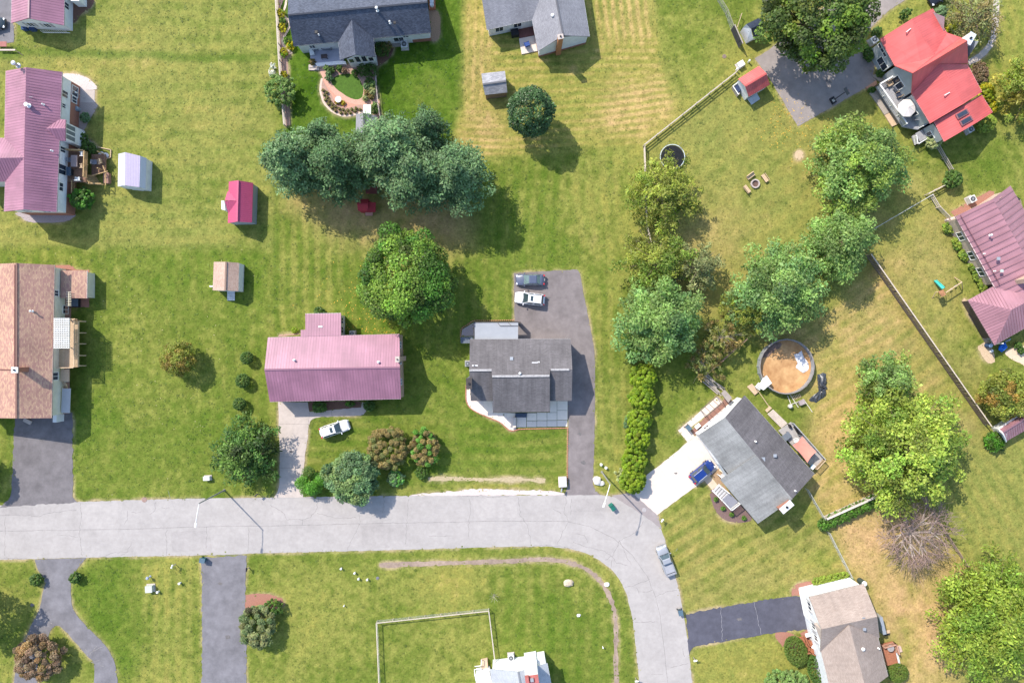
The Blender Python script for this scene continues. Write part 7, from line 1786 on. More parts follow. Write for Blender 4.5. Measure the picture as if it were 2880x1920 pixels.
# ------------------------------------------------------------------ vehicles (local frame: x forward)
def car(label,center,head,col,L=4.7,Wd=1.85,H=1.62,kind='suv',rails=None,sunroof=False,cat='car',paint=None,silver_glass=False,group='parked cars and trucks'):
    t = thing('parked_car' if kind != 'pickup' else 'pickup_truck',label,cat,(center.x,center.y,0),group,R(head),True)
    pm = paint
    GL = mat('car_glass',(.035,.055,.06),rough=.05,spec=1.0) if not silver_glass else mat('reflecting_car_glass',(.13,.19,.19),rough=.12,spec=1.0)
    hl = L / 2; hw = Wd / 2
    belt = {'suv': .98,'sedan': .92,'pickup': 1.05}[kind]; hood = {'suv': .98,'sedan': .86,'pickup': 1.08}[kind]
    deck = {'suv': 1.0,'sedan': .95,'pickup': 1.08}[kind]
    st = [(-hl,.78,.62),(-hl + .12,.9,deck - .08),(-hl + .5,.98,deck),(-hl * .4,1.0,belt),(0,1.0,belt),(hl * .42,1.0,belt),(hl * .55,.99,hood),(hl - .45,.95,hood - .08),(hl - .14,.82,hood - .22),(hl,.6,.58)]
    b = MB(); ring = []
    for x,wf,zt in st:
        w_ = hw * wf
        ring.append([(x,-w_ * .9,.28),(x,-w_,.42),(x,-w_ * 1.0,min(zt - .12,.72)),(x,-w_ * .93,zt - .03),(x,-w_ * .6,zt + .02),(x,0,zt + .045),(x,w_ * .6,zt + .02),(x,w_ * .93,zt - .03),(x,w_,min(zt - .12,.72)),(x,w_,.42),(x,w_ * .9,.28)])
    n = 11
    for r_ in ring: b.v += [Vector(p) for p in r_]
    for j in range(len(ring) - 1):
        for k in range(n): b.f.append((j * n + k,j * n + (k + 1) % n,(j + 1) * n + (k + 1) % n,(j + 1) * n + k))
    b.f.append(tuple(range(n))[::-1]); b.f.append(tuple(range((len(ring) - 1) * n,len(ring) * n)))
    body = b.build('body',pm,t,smooth=True)
    if kind == 'suv': xr0,xr1,xf1,xf0 = -hl + .22,-hl + .55,hl * .10,hl * .46
    elif kind == 'sedan': xr0,xr1,xf1,xf0 = -hl + .62,-hl * .44,hl * .08,hl * .46
    else: xr0,xr1,xf1,xf0 = -hl * .16,-hl * .10,hl * .22,hl * .46
    zb,wb,wt = belt - .02,hw * .90,hw * .70
    lo = [(xr0,-wb,zb),(xf0,-wb,zb),(xf0,wb,zb),(xr0,wb,zb)]; hi = [(xr1,-wt,H - .05),(xf1,-wt,H - .05),(xf1,wt,H - .05),(xr1,wt,H - .05)]
    b = MB(); b.v = [Vector(p) for p in lo + hi]
    xm = (xr1 + xf1) / 2
    top = [(xr1 + .1,-wt * .85,H - .01),(xf1 - .1,-wt * .85,H - .01),(xf1 - .1,wt * .85,H - .01),(xr1 + .1,wt * .85,H - .01)]
    b.v += [Vector(p) for p in top]
    b.f = [(0,1,5,4),(1,2,6,5),(2,3,7,6),(3,0,4,7),(4,5,9,8),(5,6,10,9),(6,7,11,10),(7,4,8,11),(8,9,10,11)]
    b.build('cabin',pm,t)
    def pane(nm,q,ins,off=.012):
        q = [Vector(p) for p in q]; c = sum(q,Vector()) / 4; nr = (q[1] - q[0]).cross(q[3] - q[0]).normalized()
        if nr.dot(c - Vector((xm,0,.8))) < 0: nr = -nr
        b = MB(); b.quad(*[p + (c - p) * ins + nr * off for p in q]); b.build(nm,GL,t)
    pane('windshield',[lo[1],lo[2],hi[2],hi[1]],.07); pane('rear_window',[lo[0],lo[3],hi[3],hi[0]],.12)
    for s in (0,1):
        i,j = ((0,1),(3,2))[s]
        A,B,Ct,D = [Vector(p) for p in (lo[i],lo[j],hi[j],hi[i])]
        ks = (.04,.5,.94) if kind != 'pickup' else (.06,.94)
        for u,v in zip(ks[:-1],ks[1:]):
            pane('side_window',[A.lerp(B,u + .02),A.lerp(B,v - .02),D.lerp(Ct,v - .02),D.lerp(Ct,u + .02)],.10)
    for sx in (-1,1):
        for sy in (-1,1):
            x = sx * L * .30; w = thing('x',None,None,(0,0,0)) if False else None
            b = MB(); b.tube((x,sy * (hw - .22),.33),(x,sy * (hw + .005),.33),.33,n=18); wh = b.build('wheel',mat('tyre_rubber',(.02,.02,.02),rough=.8),t)
            b = MB(); b.tube((x,sy * (hw + .002),.33),(x,sy * (hw + .02),.33),.2,n=12); b.build('rim',mat('alloy_rim',(.4,.41,.42),rough=.3,metal=.6),wh)
    for sy in (-1,1):
        b = MB(); b.box((xf0 - .12,sy * (hw + .09),belt + .1),(.14,.22,.16)); b.build('mirror',pm,t)
        b = MB(); b.box((hl - .2,sy * hw * .66,hood - .22),(.26,.34,.12),-sy * .35); b.build('headlight',mat('clear_lamp_glass',(.7,.72,.75),rough=.1,spec=.8),t)
        b = MB(); b.box((-hl + .1,sy * hw * .74,deck - .14),(.2,.26,.2),sy * .25); b.build('tail_light',mat('red_lamp_glass',(.45,.02,.02),rough=.15,spec=.8),t)
        if rails:
            b = MB(); b.beam((xr1 + .12,sy * wt * .93,H + .03),(xf1 - .05,sy * wt * .93,H + .03),.05,.05); b.build('roof_rail',rails,t)
    b = MB(); b.box((hl - .02,0,.5),(.08,hw * 1.2,.16)); b.build('grille',BLACK,t)
    b = MB(); b.box((hl - .05,0,.40),(.2,hw * 1.45,.18)); b.build('bumper',pm,t)
    b = MB(); b.box((-hl + .03,0,.48),(.16,hw * 1.6,.22)); b.build('bumper',pm,t)
    b = MB(); b.box((-hl - .02,0,.78),(.03,.45,.14)); b.build('licence_plate',WHITE,t)
    for x in ([hl * .47,-hl + .42] if kind != 'pickup' else [hl * .47,-hl * .17]):
        b = MB(); b.box((x,0,(hood if x > 0 else deck) + .045),(.035,hw * 1.7,.012)); b.build('panel_gap',BLACK,t)
    for sy in (-.3,.25):
        b = MB(); b.beam((xf0 - .02,sy * hw,belt + .07),(xf0 - .28,(sy + .35) * hw,belt + .26),.025,.02); b.build('wiper',BLACK,t)
    if sunroof:
        b = MB(); b.box((xf1 - .55,0,H + .0),(.42,wt * 1.25,.03)); b.build('sunroof',GL,t)
    if kind == 'pickup':
        b = MB(); b.box((-hl + .98,0,deck + .03),(1.62,Wd * .78,.03)); b.build('bed_cover',mat('grey_bed_liner',(.30,.31,.34),var=.1,rough=.5),t)
        for sy in (-1,1):
            b = MB(); b.box((-hl + .98,sy * Wd * .43,deck + .08),(1.8,.09,.1)); b.build('bed_side',pm,t)
        b = MB(); b.box((-hl + .1,0,deck + .07),(.09,Wd * .86,.1)); b.build('tailgate',pm,t)
        b = MB(); b.box((-hl + .42,0,deck + .06),(.08,Wd * .78,.05)); b.build('bed_bar',BLACK,t)
    return t
PW = mat('white_car_paint',(.74,.74,.75),var=.02,rough=.25,spec=.6,coat=.6)
car('white suv with dark sunroof parked on the grass in front of the pink roofed house',W(942,1205,.5),18,None,4.8,1.9,1.72,'suv',BLACK,True,'car',PW)
car('dark slate blue sedan parked at the top of the brownish drive',W(1491,787,.5),180,None,4.6,1.82,1.45,'sedan',None,False,'car',mat('slate_blue_paint',(.075,.09,.14),var=.05,rough=.25,spec=.7,coat=.7),True)
car('white suv parked beside the dark sedan on the brownish drive',W(1490,840,.5),174,None,4.75,1.9,1.68,'suv',GREY_METAL,True,'car',PW)
car('blue suv with silver roof rails parked on the pale concrete drive',W(1974,1325,.5),39.5,None,4.4,1.85,1.68,'suv',mat('silver_rail',(.7,.71,.72),rough=.3,metal=.4),False,'car',mat('deep_blue_paint',(.006,.028,.17),var=.05,rough=.22,spec=.7,coat=.8))
car('silver pickup truck parked half on the grass along the bend of the road',W(1872,1574,.5),110.5,None,4.9,1.85,1.72,'pickup',None,False,'truck',mat('silver_paint',(.33,.345,.37),var=.03,rough=.3,spec=.6,metal=.25,coat=.4))
car('black car cut by the top edge above the coral roofed house',W(2649,-14,.5),212,None,4.6,1.85,1.5,'sedan',None,False,'car',mat('black_car_paint',(.012,.014,.02),rough=.2,coat=.8))
car('dark car cut by the left edge on the asphalt of the corner house',W(-24,66,.5),0,None,4.5,1.82,1.5,'sedan',None,False,'car',mat('dark_teal_paint',(.02,.035,.045),rough=.2,coat=.8))
# ------------------------------------------------------------------ street lamps
def street_lamp(label,base,arm_dir,Hh=9.0,L=2.9,sh=0):
    t = thing('street_lamp',label,'street lamp',(base.x,base.y,0),'street lamps along the road')
    b = MB(); b.tube(base,base + Vector((0,0,Hh)),.13,.08,10); b.build('pole',mat('weathered_pole',(.24,.24,.22),var=.15,scale=4),t)
    b = MB(); b.tube(base,base + Vector((0,0,.3)),.22,.16,10); b.build('base',mat('weathered_pole',(.24,.24,.22)),t)
    a = base + Vector((0,0,Hh - .15)); d = Vector(arm_dir).normalized(); e = a + d * L + Vector((0,0,.35))
    b = MB(); P = spline([a,a + d * L * .5 + Vector((0,0,.28)),e],3)
    for p,q in zip(P[:-1],P[1:]): b.tube(p,q,.06,.055,8)
    b.build('arm',WHITE,t)
    b = MB(); b.beam(e - d * .1,e + d * .6 - Vector((0,0,.02)),.26,.14); h_ = b.build('lamp_head',WHITE,t)
    b = MB(); b.beam(e + d * .1 - Vector((0,0,.09)),e + d * .5 - Vector((0,0,.1)),.18,.05); b.build('lens',mat('lamp_lens',(.5,.5,.48),rough=.2),h_)
street_lamp('street lamp with white arm at the left, beside the dark fronded tree',W(631,1378),(-.12,-1,0))
street_lamp('street lamp with white arm at the bend of the road near the golden hedge',W(1693,1327),(-.32,-1,0),9.3)
# ------------------------------------------------------------------ bins, posts, boxes
def bin_(label,p,rz,m,lid,open_=False):
    t = thing('wheelie_bin',label,'rubbish bin',(p[0],p[1],0),'wheelie bins at the kerb',rz,True)
    b = MB(); i = 0
    b.v = [Vector(q) for q in ((-.26,-.3,.06),(.26,-.3,.06),(.26,.3,.06),(-.26,.3,.06),(-.33,-.4,1.0),(.33,-.4,1.0),(.33,.4,1.0),(-.33,.4,1.0))]
    b.f = [(3,2,1,0),(0,1,5,4),(1,2,6,5),(2,3,7,6),(3,0,4,7),(4,5,6,7)]; b.build('bin_body',m,t)
    b = MB()
    if open_: b.box((0,.62,.75),(.7,.06,.75),0,.35)
    else: b.box((0,0,1.04),(.72,.88,.07))
    b.build('lid',lid,t)
    for s in (-1,1):
        b = MB(); b.tube((s * .3,.34,.13),(s * .38,.34,.13),.13,n=12); b.build('wheel',BLACK,t)
    b = MB(); b.beam((-.3,.46,.95),(.3,.46,.95),.05,.05); b.build('handle',BLACK,t)
bin_('teal lidded wheelie bin at the mouth of the straight driveway',q9(1412,712),R(80),mat('teal_bin',(.02,.10,.12),rough=.4),mat('slate_lid',(.08,.13,.17),rough=.4))
bin_('open dark green wheelie bin standing on the bend of the road',q11(690,355),R(35),mat('green_bin',(.015,.12,.09),rough=.4),mat('green_bin',(.015,.12,.09)),True)
bin_('dark grey wheelie bin at the mouth of the dark sealed drive',q11(1152,1068),R(10),mat('slate_bin',(.05,.08,.10),rough=.4),mat('slate_lid',(.08,.13,.17)))
bin_('slate wheelie bin on the pale walk of the faded grey house',vH7(120,450),R(40),mat('slate_bin',(.05,.08,.10)),mat('slate_lid',(.08,.13,.17)))
def mailbox(label,p,rz,m=None,ht=1.1):
    t = thing('mailbox',label,'mailbox',(p[0],p[1],0),'mailboxes at the drives',rz,True)
    b = MB(); b.beam((0,0,0),(0,0,ht),.1,.1); b.build('post',GREY_WOOD,t)
    b = MB(); n = 7; pr = [(-.11,0),(.11,0),(.11,.14)] + [(.11 * math.cos(a),.14 + .1 * math.sin(a)) for a in (.6,1.2,1.9,2.5)] + [(-.11,.14)]
    for x in (-.28,.28): b.v += [Vector((x,y,ht + z)) for y,z in pr]
    k = len(pr); b.f = [tuple(range(k))[::-1],tuple(range(k,2 * k))] + [(j,(j + 1) % k,k + (j + 1) % k,k + j) for j in range(k)]
    b.build('box',m or WHITE,t); b = MB(); b.box((.1,.13,ht + .2),(.04,.02,.18)); b.build('flag',mat('red_flag',(.4,.03,.03)),t)
mailbox('white mailbox left of the straight driveway mouth',q9(1210,748),1.2); mailbox('white mailbox on the kerb below the dark sealed drive',q11(1250,1390),.2)
mailbox('white mailbox at the lower corner of the pale concrete drive',q11(1025,435),.9); mailbox('white mailbox by the inner kerb at the bottom edge',q11(850,1530),.1)
mailbox('grey mailbox beside the white stone pillar of the brownish drive',q11(338,228),1.4,GREY_METAL)
mailbox('dark mailbox on the grass right of the straight driveway mouth',q9(1715,772),1.5,BLACK,.9); mailbox('small bent dark mailbox on the verge left of the concrete drive',q10(20,262),.8,DARK_METAL)
def post_cap(label,p,r=.17,ht=.5,grp='white pipes standing on the lawns',m=None,capm=None):
    t = thing('vent_pipe',label,'pipe',(p[0],p[1],0),grp); p = Vector((p[0],p[1],0))
    b = MB(); b.tube(p,p + Vector((0,0,ht)),r * .8,n=12); b.build('pipe',m or WHITE,t)
    b = MB(); b.lathe(p + Vector((0,0,ht)),[(r * 1.15,0),(r * 1.15,.08),(r * .6,.14),(.01,.15)],12); b.build('cap',capm or WHITE,t)
for x,y,l in ((590,775,'white pipe nearest the road in the group on the lower lawn'),(683,805,'white pipe second from the road in the group on the lower lawn'),(710,845,'white pipe at the left bottom of the group on the lower lawn'),(770,850,'white pipe at the right bottom of the group on the lower lawn'),(610,1030,'tiny white pipe alone in the middle of the lower lawn')):
    post_cap(l,q10(x,y),.15 if y < 1000 else .1,.45)
for x,y,l in ((1095,935,'small white pipe beside the big utility box'),(1245,875,'white pipe between the utility box and the straight driveway')): post_cap(l,q9(x,y),.17)
for x,y,l in ((612,60,'upper white pipe by the right lamp post'),(645,82,'lower white pipe by the right lamp post'),(625,1315,'tiny white pipe near the inner gutter')): post_cap(l,q11(x,y),.2 if y < 100 else .1)
def ubox(label,p,s,rz,m=None,lidm=None,name='utility_box'):
    t = thing(name,label,'utility box',(p[0],p[1],0),None,rz,True)
    b = MB(); b.box((0,0,s[2] / 2),s); b.build('cabinet',m or mat('pale_green_grey_box',(.44,.46,.42),var=.05),t)
    b = MB(); b.box((0,0,s[2] + .03),(s[0] * 1.05,s[1] * 1.05,.06)); b.build('lid',lidm or mat('pale_green_grey_box',(.44,.46,.42)),t)
    b = MB(); b.box((0,0,.04),(s[0] * 1.3,s[1] * 1.3,.08)); b.build('pad',CONCRETE_GREY,t)
ubox('large pale utility box on the lawn right of the forked drive',q9(1042,910),(1.05,1.0,.8),.05)
ubox('white utility box beside the dark fronded tree',q9(1435,153),(.95,.62,.7),.05,WHITE,WHITE)
ubox('white box at the top end of the split rail fence',vSF(210,808),(.8,1.0,.7),R(-58),WHITE,WHITE)
bb_ = thing('birdbath','bluish gazing ball on a stand above the utility box','birdbath',q9(1035,833)); o = MB(); o.lathe(q9(1035,833),[(.18,0),(.06,.1),(.06,.6),(.2,.7),(.27,.85),(.2,1.02),(.02,1.1)],12); o.build('ball',mat('bluish_glass_ball',(.3,.34,.45),rough=.15),bb_)
for l,p in (('white bent pipe post left of the coral shed',vSF(155,880)),('white bent pipe post beside the white box and the coral shed',vSF(335,760))):
    post_cap(l,p,.14,.7)
def disc(name,label,cat,p,r,m,z=.03):
    t = MB(); p = Vector((p[0],p[1],0)); t.lathe(p,[(r,0),(r,z),(r * .9,z + .01),(.01,z + .012)],20); o = t.build(name,m); tag(o,label,cat)
IRON = mat('rusty_iron_cover',(.28,.19,.16),var=.2,scale=4)
disc('manhole_cover','rusty manhole cover at the grass edge of the road','manhole',q9(995,305),.42,IRON)
disc('manhole_cover','pale manhole cover on the patched asphalt by the concrete drive','manhole',q11(910,375),.36,mat('pale_iron',(.34,.32,.32)))
disc('drain_grate','dark round drain grate on the lower lawn beside the white pipes','drain',q10(838,845),.26,mat('dark_grate',(.14,.14,.16)))
disc('utility_cover','small square-set meter cover on the lawn above the split rail fence','cover',q3(1463,390),.34,mat('brown_cover',(.2,.15,.12)))
def rock(label,p,r,m,name='rock',sx=1.3):
    rr = random.Random(int(p[0] * 100)); bm_ = bmesh.new(); bmesh.ops.create_icosphere(bm_,subdivisions=2,radius=r)
    for v in bm_.verts: v.co *= 1 + rr.gauss(0,.1); v.co.x *= sx; v.co.z = v.co.z * .6 + r * .3
    me = bpy.data.meshes.new(name); bm_.to_mesh(me); bm_.free(); me.materials.append(m); o = bpy.data.objects.new(name,me); C.objects.link(o); o.location = (p[0],p[1],0); tag(o,label,'rock')
STONE = mat('tan_boulder',(.46,.38,.28),var=.2,scale=3,bump=.5)
rock('large tan boulder alone on the lawn inside the bend',q11(390,875),.62,STONE); rock('white stone at the upper end of the inner gutter',q11(652,887),.34,WHITE)
rock('small white stone in a worn patch inside the bend',q11(460,1100),.25,WHITE); rock('white stone heap by the right edge of the brownish drive',q11(585,170),.75,mat('white_rock',(.6,.57,.52),var=.15,bump=.4),sx=.9)
rock('second white stone right of the heap by the brownish drive',q11(610,190),.42,mat('white_rock',(.6,.57,.52)),sx=1.5)
pl = thing('gate_pillar','white stone pillar with brick rim at the mouth of the brownish drive','pillar',q11(347,180)); o = MB(); o.box(q11(347,178) + Vector((0,0,.4)),(1.3,1.6,.8),.05); o.build('pillar',mat('pale_pink_stone',(.58,.50,.46),var=.1,scale=4,bump=.4),pl); o = MB(); o.box(q11(347,178) + Vector((0,0,.84)),(1.1,1.4,.1),.05); o.build('cap',WHITE,pl)
st_ = thing('sapling','leafless sapling beside the corner of the wire fenced yard','sapling',q10(1640,955)); o = MB(); c0 = q10(1640,955)
o.tube(c0,c0 + Vector((0,0,1.1)),.05,.03,6)
for k in range(9):
    a = k * .7; o.tube(c0 + Vector((0,0,.6 + .06 * k)),c0 + Vector((.8 * math.cos(a),.8 * math.sin(a),1.2 + .08 * k)),.025,.01,4)
o.build('stem',PALE_BARK,st_)
# ------------------------------------------------------------------ gardens and decks: furniture
CH_GREY = mat('grey_wicker',(.20,.21,.24),var=.2,scale=8); CH_TAN = mat('tan_wicker',(.40,.30,.20),var=.2,scale=8); CH_NAVY = mat('navy_cushion',(.03,.04,.07),var=.2)
def chair(label,p,z,rz,m,w=.75,cush=None,grp='garden chairs'):
    t = thing('garden_chair',label,'chair',(p[0],p[1],z),grp,rz,True)
    b = MB(); b.box((0,0,.4),(w,w,.08)); b.build('seat',cush or m,t)
    b = MB(); b.box((-w * .5,0,.7),(.08,w,.55),0,0); b.build('backrest',m,t)
    for s in (-1,1):
        b = MB(); b.box((0,s * w * .5,.6),(w,.07,.06)); b.build('armrest',m,t)
        for q in (-1,1):
            b = MB(); b.beam((q * w * .42,s * w * .45,0),(q * w * .42,s * w * .45,.4 if q < 0 else .58),.05,.05); b.build('leg',m,t)
def table(label,p,z,rz,m,s=(1.2,.8),ht=.72,cat='table'):
    t = thing('garden_table',label,cat,(p[0],p[1],z),None,rz,True)
    b = MB(); b.box((0,0,ht),(s[0],s[1],.05)); b.build('table_top',m,t)
    for x in (-1,1):
        for y in (-1,1):
            b = MB(); b.beam((x * s[0] * .42,y * s[1] * .42,0),(x * s[0] * .42,y * s[1] * .42,ht),.06,.06); b.build('leg',m,t)
chair('grey chair against the wall left on the slate house porch',vH3(470,610,.5),.45,R(-60),CH_GREY,.8);
sf = thing('garden_sofa','grey two-seat garden sofa on the slate house porch','sofa',vH3(612,590,.5),None,R(-90),True); sf.location.z = .45
for nm,c_,s_ in (('seat',(0,0,.38),(.8,1.5,.12)),('backrest',(-.4,0,.65),(.1,1.5,.6)),('armrest',(0,.75,.5),(.8,.1,.35)),('armrest',(0,-.75,.5),(.8,.1,.35)),('base',(0,0,.16),(.75,1.4,.3))):
    o = MB(); o.box(c_,s_); o.build(nm,CH_GREY,sf)
table('small dark table in the middle of the slate house porch',vH3(582,705,.5),.45,R(5),mat('dark_brown_table',(.07,.05,.05)),(1.0,.65),.5)
table('white corner table at the left edge of the slate house porch',vH3(432,655,.5),.45,R(10),WHITE,(.7,.9),.5)
bw = thing('garden_bowl','round white garden bowl between the two flower clumps','bowl',vH3(757,1235)); o = MB(); o.lathe(vH3(757,1235),[(.2,0),(.12,.2),(.14,.35),(.5,.6),(.5,.66),(.3,.6),(.02,.56)],18); o.build('bowl',WHITE,bw)
br = thing('barrel_rack','red timber rack holding white barrels at the top right of the slate house','rack',vH3(1898,60)); o = MB(); o.prism([vH3(1850,-20),vH3(1935,-20),vH3(1940,120),vH3(1862,132)],0,.5); o.build('crate',RED_WOOD,br)
for y,l in ((10,'upper white barrel in the red timber rack'),(52,'middle white barrel in the red timber rack'),(90,'lower white barrel in the red timber rack')):
    b_ = thing('barrel',l,'barrel',vH3(1900,y),'white barrels'); o = MB(); o.lathe(vH3(1900,y) + Vector((0,0,.5)),[(.3,0),(.34,.3),(.3,.6),(.02,.61)],14); o.build('barrel',mat('pale_blue_barrel',(.5,.55,.6)),b_)
chair('blue garden chair on the pale patio of the grey roofed house',q3(102,318),.16,R(110),mat('blue_fabric',(.04,.08,.25)),.8)
gr = thing('barbecue','dark covered barbecue at the wall left of the red brown landing','barbecue',q3(20,240)); o = MB(); o.box(q3(20,240) + Vector((0,0,.5)),(1.2,1.0,1.0),.2); o.build('cover',BLACK,gr)
um = thing('parasol','large cream octagonal parasol on the coral house deck','parasol',v5(572,1130,1.35)); cp_ = v5(572,1130,3.6)
o = MB(); ap = cp_ + Vector((0,0,.3)); pts = [cp_ + Vector((1.42 * math.cos(R(22.5 + 45 * k)),1.42 * math.sin(R(22.5 + 45 * k)),-.25)) for k in range(8)]
o.v = [ap] + pts + [p - Vector((0,0,.12)) for p in pts]; o.f = [(0,1 + k,1 + (k + 1) % 8) for k in range(8)] + [(1 + k,9 + k,9 + (k + 1) % 8,1 + (k + 1) % 8) for k in range(8)]
o.build('canopy',mat('cream_canvas',(.68,.62,.57),var=.04),um); o = MB(); o.tube(Vector((cp_.x,cp_.y,1.35)),ap,.03,n=8); o.build('pole',TAN_WOOD,um); o = MB()
[o.beam(ap + Vector((0,0,.012)),p + Vector((0,0,.012)),.03,.02) for p in pts]; o.build('rib',mat('beige_seam',(.6,.54,.48)),um); o = MB(); o.lathe(Vector((cp_.x,cp_.y,1.35)),[(.3,0),(.3,.08),(.05,.12)],12); o.build('base',BLACK,um)
for x,y,a,m,c_,l in ((370,885,-60,CH_TAN,None,'tan chair nearest the white corner of the coral house deck'),(440,930,40,CH_GREY,CH_NAVY,'grey chair with navy cushion in the middle of the coral house deck'),(470,1000,200,CH_TAN,CH_NAVY,'tan lounge chair facing the parasol on the coral house deck'),(490,895,120,CH_TAN,None,'tan chair before the patio door of the coral house deck'),(680,1195,200,CH_GREY,CH_TAN,'chair at the right side of the cream parasol'),(485,1160,20,CH_TAN,None,'chair half hidden at the left of the cream parasol'),(640,1250,90,CH_GREY,None,'grey chair below the cream parasol')):
    chair(l,v5(x,y,1.5),1.35,R(a),m,.8,c_)
table('glass topped table under the cream parasol',v5(575,1130,1.4),1.35,0,CH_GREY,(1.2,1.2)); table('small dark table on the coral house deck between the chairs',v5(420,850,1.4),1.35,R(30),BLACK,(.7,.7),.5)
gr = thing('barbecue','black barbecue in the shade by the coral house deck wall','barbecue',v5(445,835,1.4)); o = MB(); o.box(v5(445,830,1.35) + Vector((0,0,.5)),(.6,1.0,.95),R(30)); o.build('cabinet',BLACK,gr); o = MB(); o.lathe(v5(485,770,1.35) + Vector((0,0,.4)),[(.3,0),(.36,.3),(.2,.5),(.02,.55)],12); o.build('white_dome',WHITE,gr)
table('grey tiled table on the small sun deck',v5(690,1435,.5),.5,R(30),mat('grey_tile',(.28,.28,.29)),(1.3,1.5),.55)
ZD = 2.2
dk = thing('deck','raised brown deck with golden railing behind the long rose roofed house','deck',vH2(750,1020))
deck_floor(dk,[vH2(612,870,ZD),vH2(795,875,ZD),vH2(790,1150,ZD),vH2(612,1150,ZD)],ZD,BROWN_WOOD,R(90))
railing(dk,[vH2(590,862,ZD),vH2(808,872,ZD),vH2(800,1110,ZD)],ZD,1.0,YEL_WOOD,bal=.09,every=.2)
deck_floor(dk,[vH2(840,895,.8),vH2(965,895,.8),vH2(970,1050,.8),vH2(840,1090,.8)],.8,BROWN_WOOD,R(90),name='lower_boards')
deck_floor(dk,[vH2(618,1160,1.2),vH2(690,1160,1.2),vH2(690,1255,1.2),vH2(618,1255,1.2)],1.2,BROWN_WOOD,R(0),name='landing_boards')
railing(dk,[vH2(692,1150,1.4),vH2(690,1255,1.4)],1.4,.9,YEL_WOOD,bal=.08,every=.2)
steps(dk,vH2(905,1130,.1),vH2(800,1130,1.9),1.5,.1,2.2,9,YEL_WOOD)
railing(dk,[vH2(790,1160,ZD - .4),vH2(970,1180,.6)],.9,.9,YEL_WOOD,balusters=False)
for p_,q_,z in (((850,1090),(990,1050),1.5),((970,1180),(965,1070),1.2),((945,1000),(975,1080),1.3)):
    o = MB(); o.beam(vH2(*p_,z),vH2(*q_,z),.1,.1); o.build('hand_rail',YEL_WOOD,dk)
deck_posts(dk,[vH2(795,y) for y in (880,1000,1140)] + [vH2(965,y) for y in (900,1050)],ZD - .1,YEL_WOOD)
ed = thing('garden_edging','tan timber edging round the stone corner by the raised deck','edging',vH2(960,870))
for a_,b_ in (((905,830),(1020,855)),((1020,855),(1015,925)),((1015,925),(975,935))):
    o = MB(); o.beam(vH2(*a_,.1),vH2(*b_,.1),.12,.2); o.build('timber',TAN_WOOD,ed)
table('brown patio table with cover on the raised deck',vH2(708,968,ZD),ZD,0,mat('taupe_cover',(.28,.22,.21)),(1.0,1.8),.75)
gr = thing('barbecue','blue-black barbecue on the raised deck','barbecue',vH2(665,1065,ZD)); o = MB(); o.box(vH2(665,1065,ZD) + Vector((0,0,.9)),(.55,1.3,.3)); o.build('hood',mat('blue_black_hood',(.06,.09,.13),rough=.3),gr); o = MB(); o.box(vH2(665,1065,ZD) + Vector((0,0,.4)),(.45,.9,.7)); o.build('cart',BLACK,gr)
for x,y,a,m,l in ((770,900,180,WHITE,'white chair at the top of the raised deck'),(770,1010,180,CH_TAN,'tan chair beside the covered table on the raised deck'),(730,1128,90,WHITE,'white chair at the lower end of the raised deck'),(665,955,0,CH_GREY,'grey chair left of the covered table on the raised deck')): chair(l,vH2(x,y,ZD),ZD,R(a),m,.6)
for x,y,a,m,l in ((885,975,0,CH_GREY,'grey chair on the lower brown deck'),(930,970,200,CH_TAN,'tan chair at the edge of the lower brown deck')): chair(l,vH2(x,y,.8),.8,R(a),m,.65)
rk = [(935,895),(955,915),(930,930),(972,905),(950,945)]
for i,(x,y) in enumerate(rk): rock(('first','second','third','fourth','fifth')[i] + ' whitish stone from the top left in the heap by the raised deck',vH2(x,y),.38,mat('whitish_stone',(.55,.54,.55),var=.15,scale=3))
pl_ = thing('planter','brown wooden planter chest at the outer end of the deck steps','planter',vH2(1000,1120)); o = MB(); o.box(vH2(1000,1122) + Vector((0,0,.35)),(.75,1.6,.7)); o.build('chest',mat('rose_brown_wood',(.26,.15,.12),var=.15),pl_); o = MB(); o.box(vH2(1000,1122) + Vector((0,0,.73)),(.85,1.7,.06)); o.build('lid',mat('rose_brown_wood',(.26,.15,.12)),pl_)
ba = thing('barrel','grey rain barrel against the brick basement of the long house','barrel',vH2(722,488)); o = MB(); o.lathe(vH2(722,488),[(.36,0),(.42,.5),(.38,1.0),(.02,1.02)],16); o.build('barrel',mat('blue_grey_barrel',(.26,.31,.36),rough=.4),ba)
lp_ = thing('lamp_post','thin white garden lamp post with long shadow by the small stone patio','lamp post',vH2(785,378)); o = MB(); o.tube(vH2(785,378),vH2(785,378) + Vector((0,0,2.3)),.04,n=8); o.build('pole',GREY_METAL,lp_); o = MB(); o.lathe(vH2(785,378) + Vector((0,0,2.25)),[(.06,0),(.14,.1),(.12,.3),(.02,.38)],8); o.build('lantern',WHITE,lp_)
for i,(x,y) in enumerate(((185,205),(240,208))):
    b_ = thing('storage_tub',('left','right')[i] + ' dark blue tub under the gable of the corner house','tub',q1(x,y),'dark tubs'); o = MB(); o.box(q1(x,y) + Vector((0,0,.35)),(.8,.55,.7),.1); o.build('tub',mat('dark_blue_tub',(.03,.06,.14)),b_); o = MB(); o.box(q1(x,y) + Vector((0,0,.72)),(.86,.6,.06),.1); o.build('lid',mat('dark_blue_tub',(.03,.06,.14)),b_)
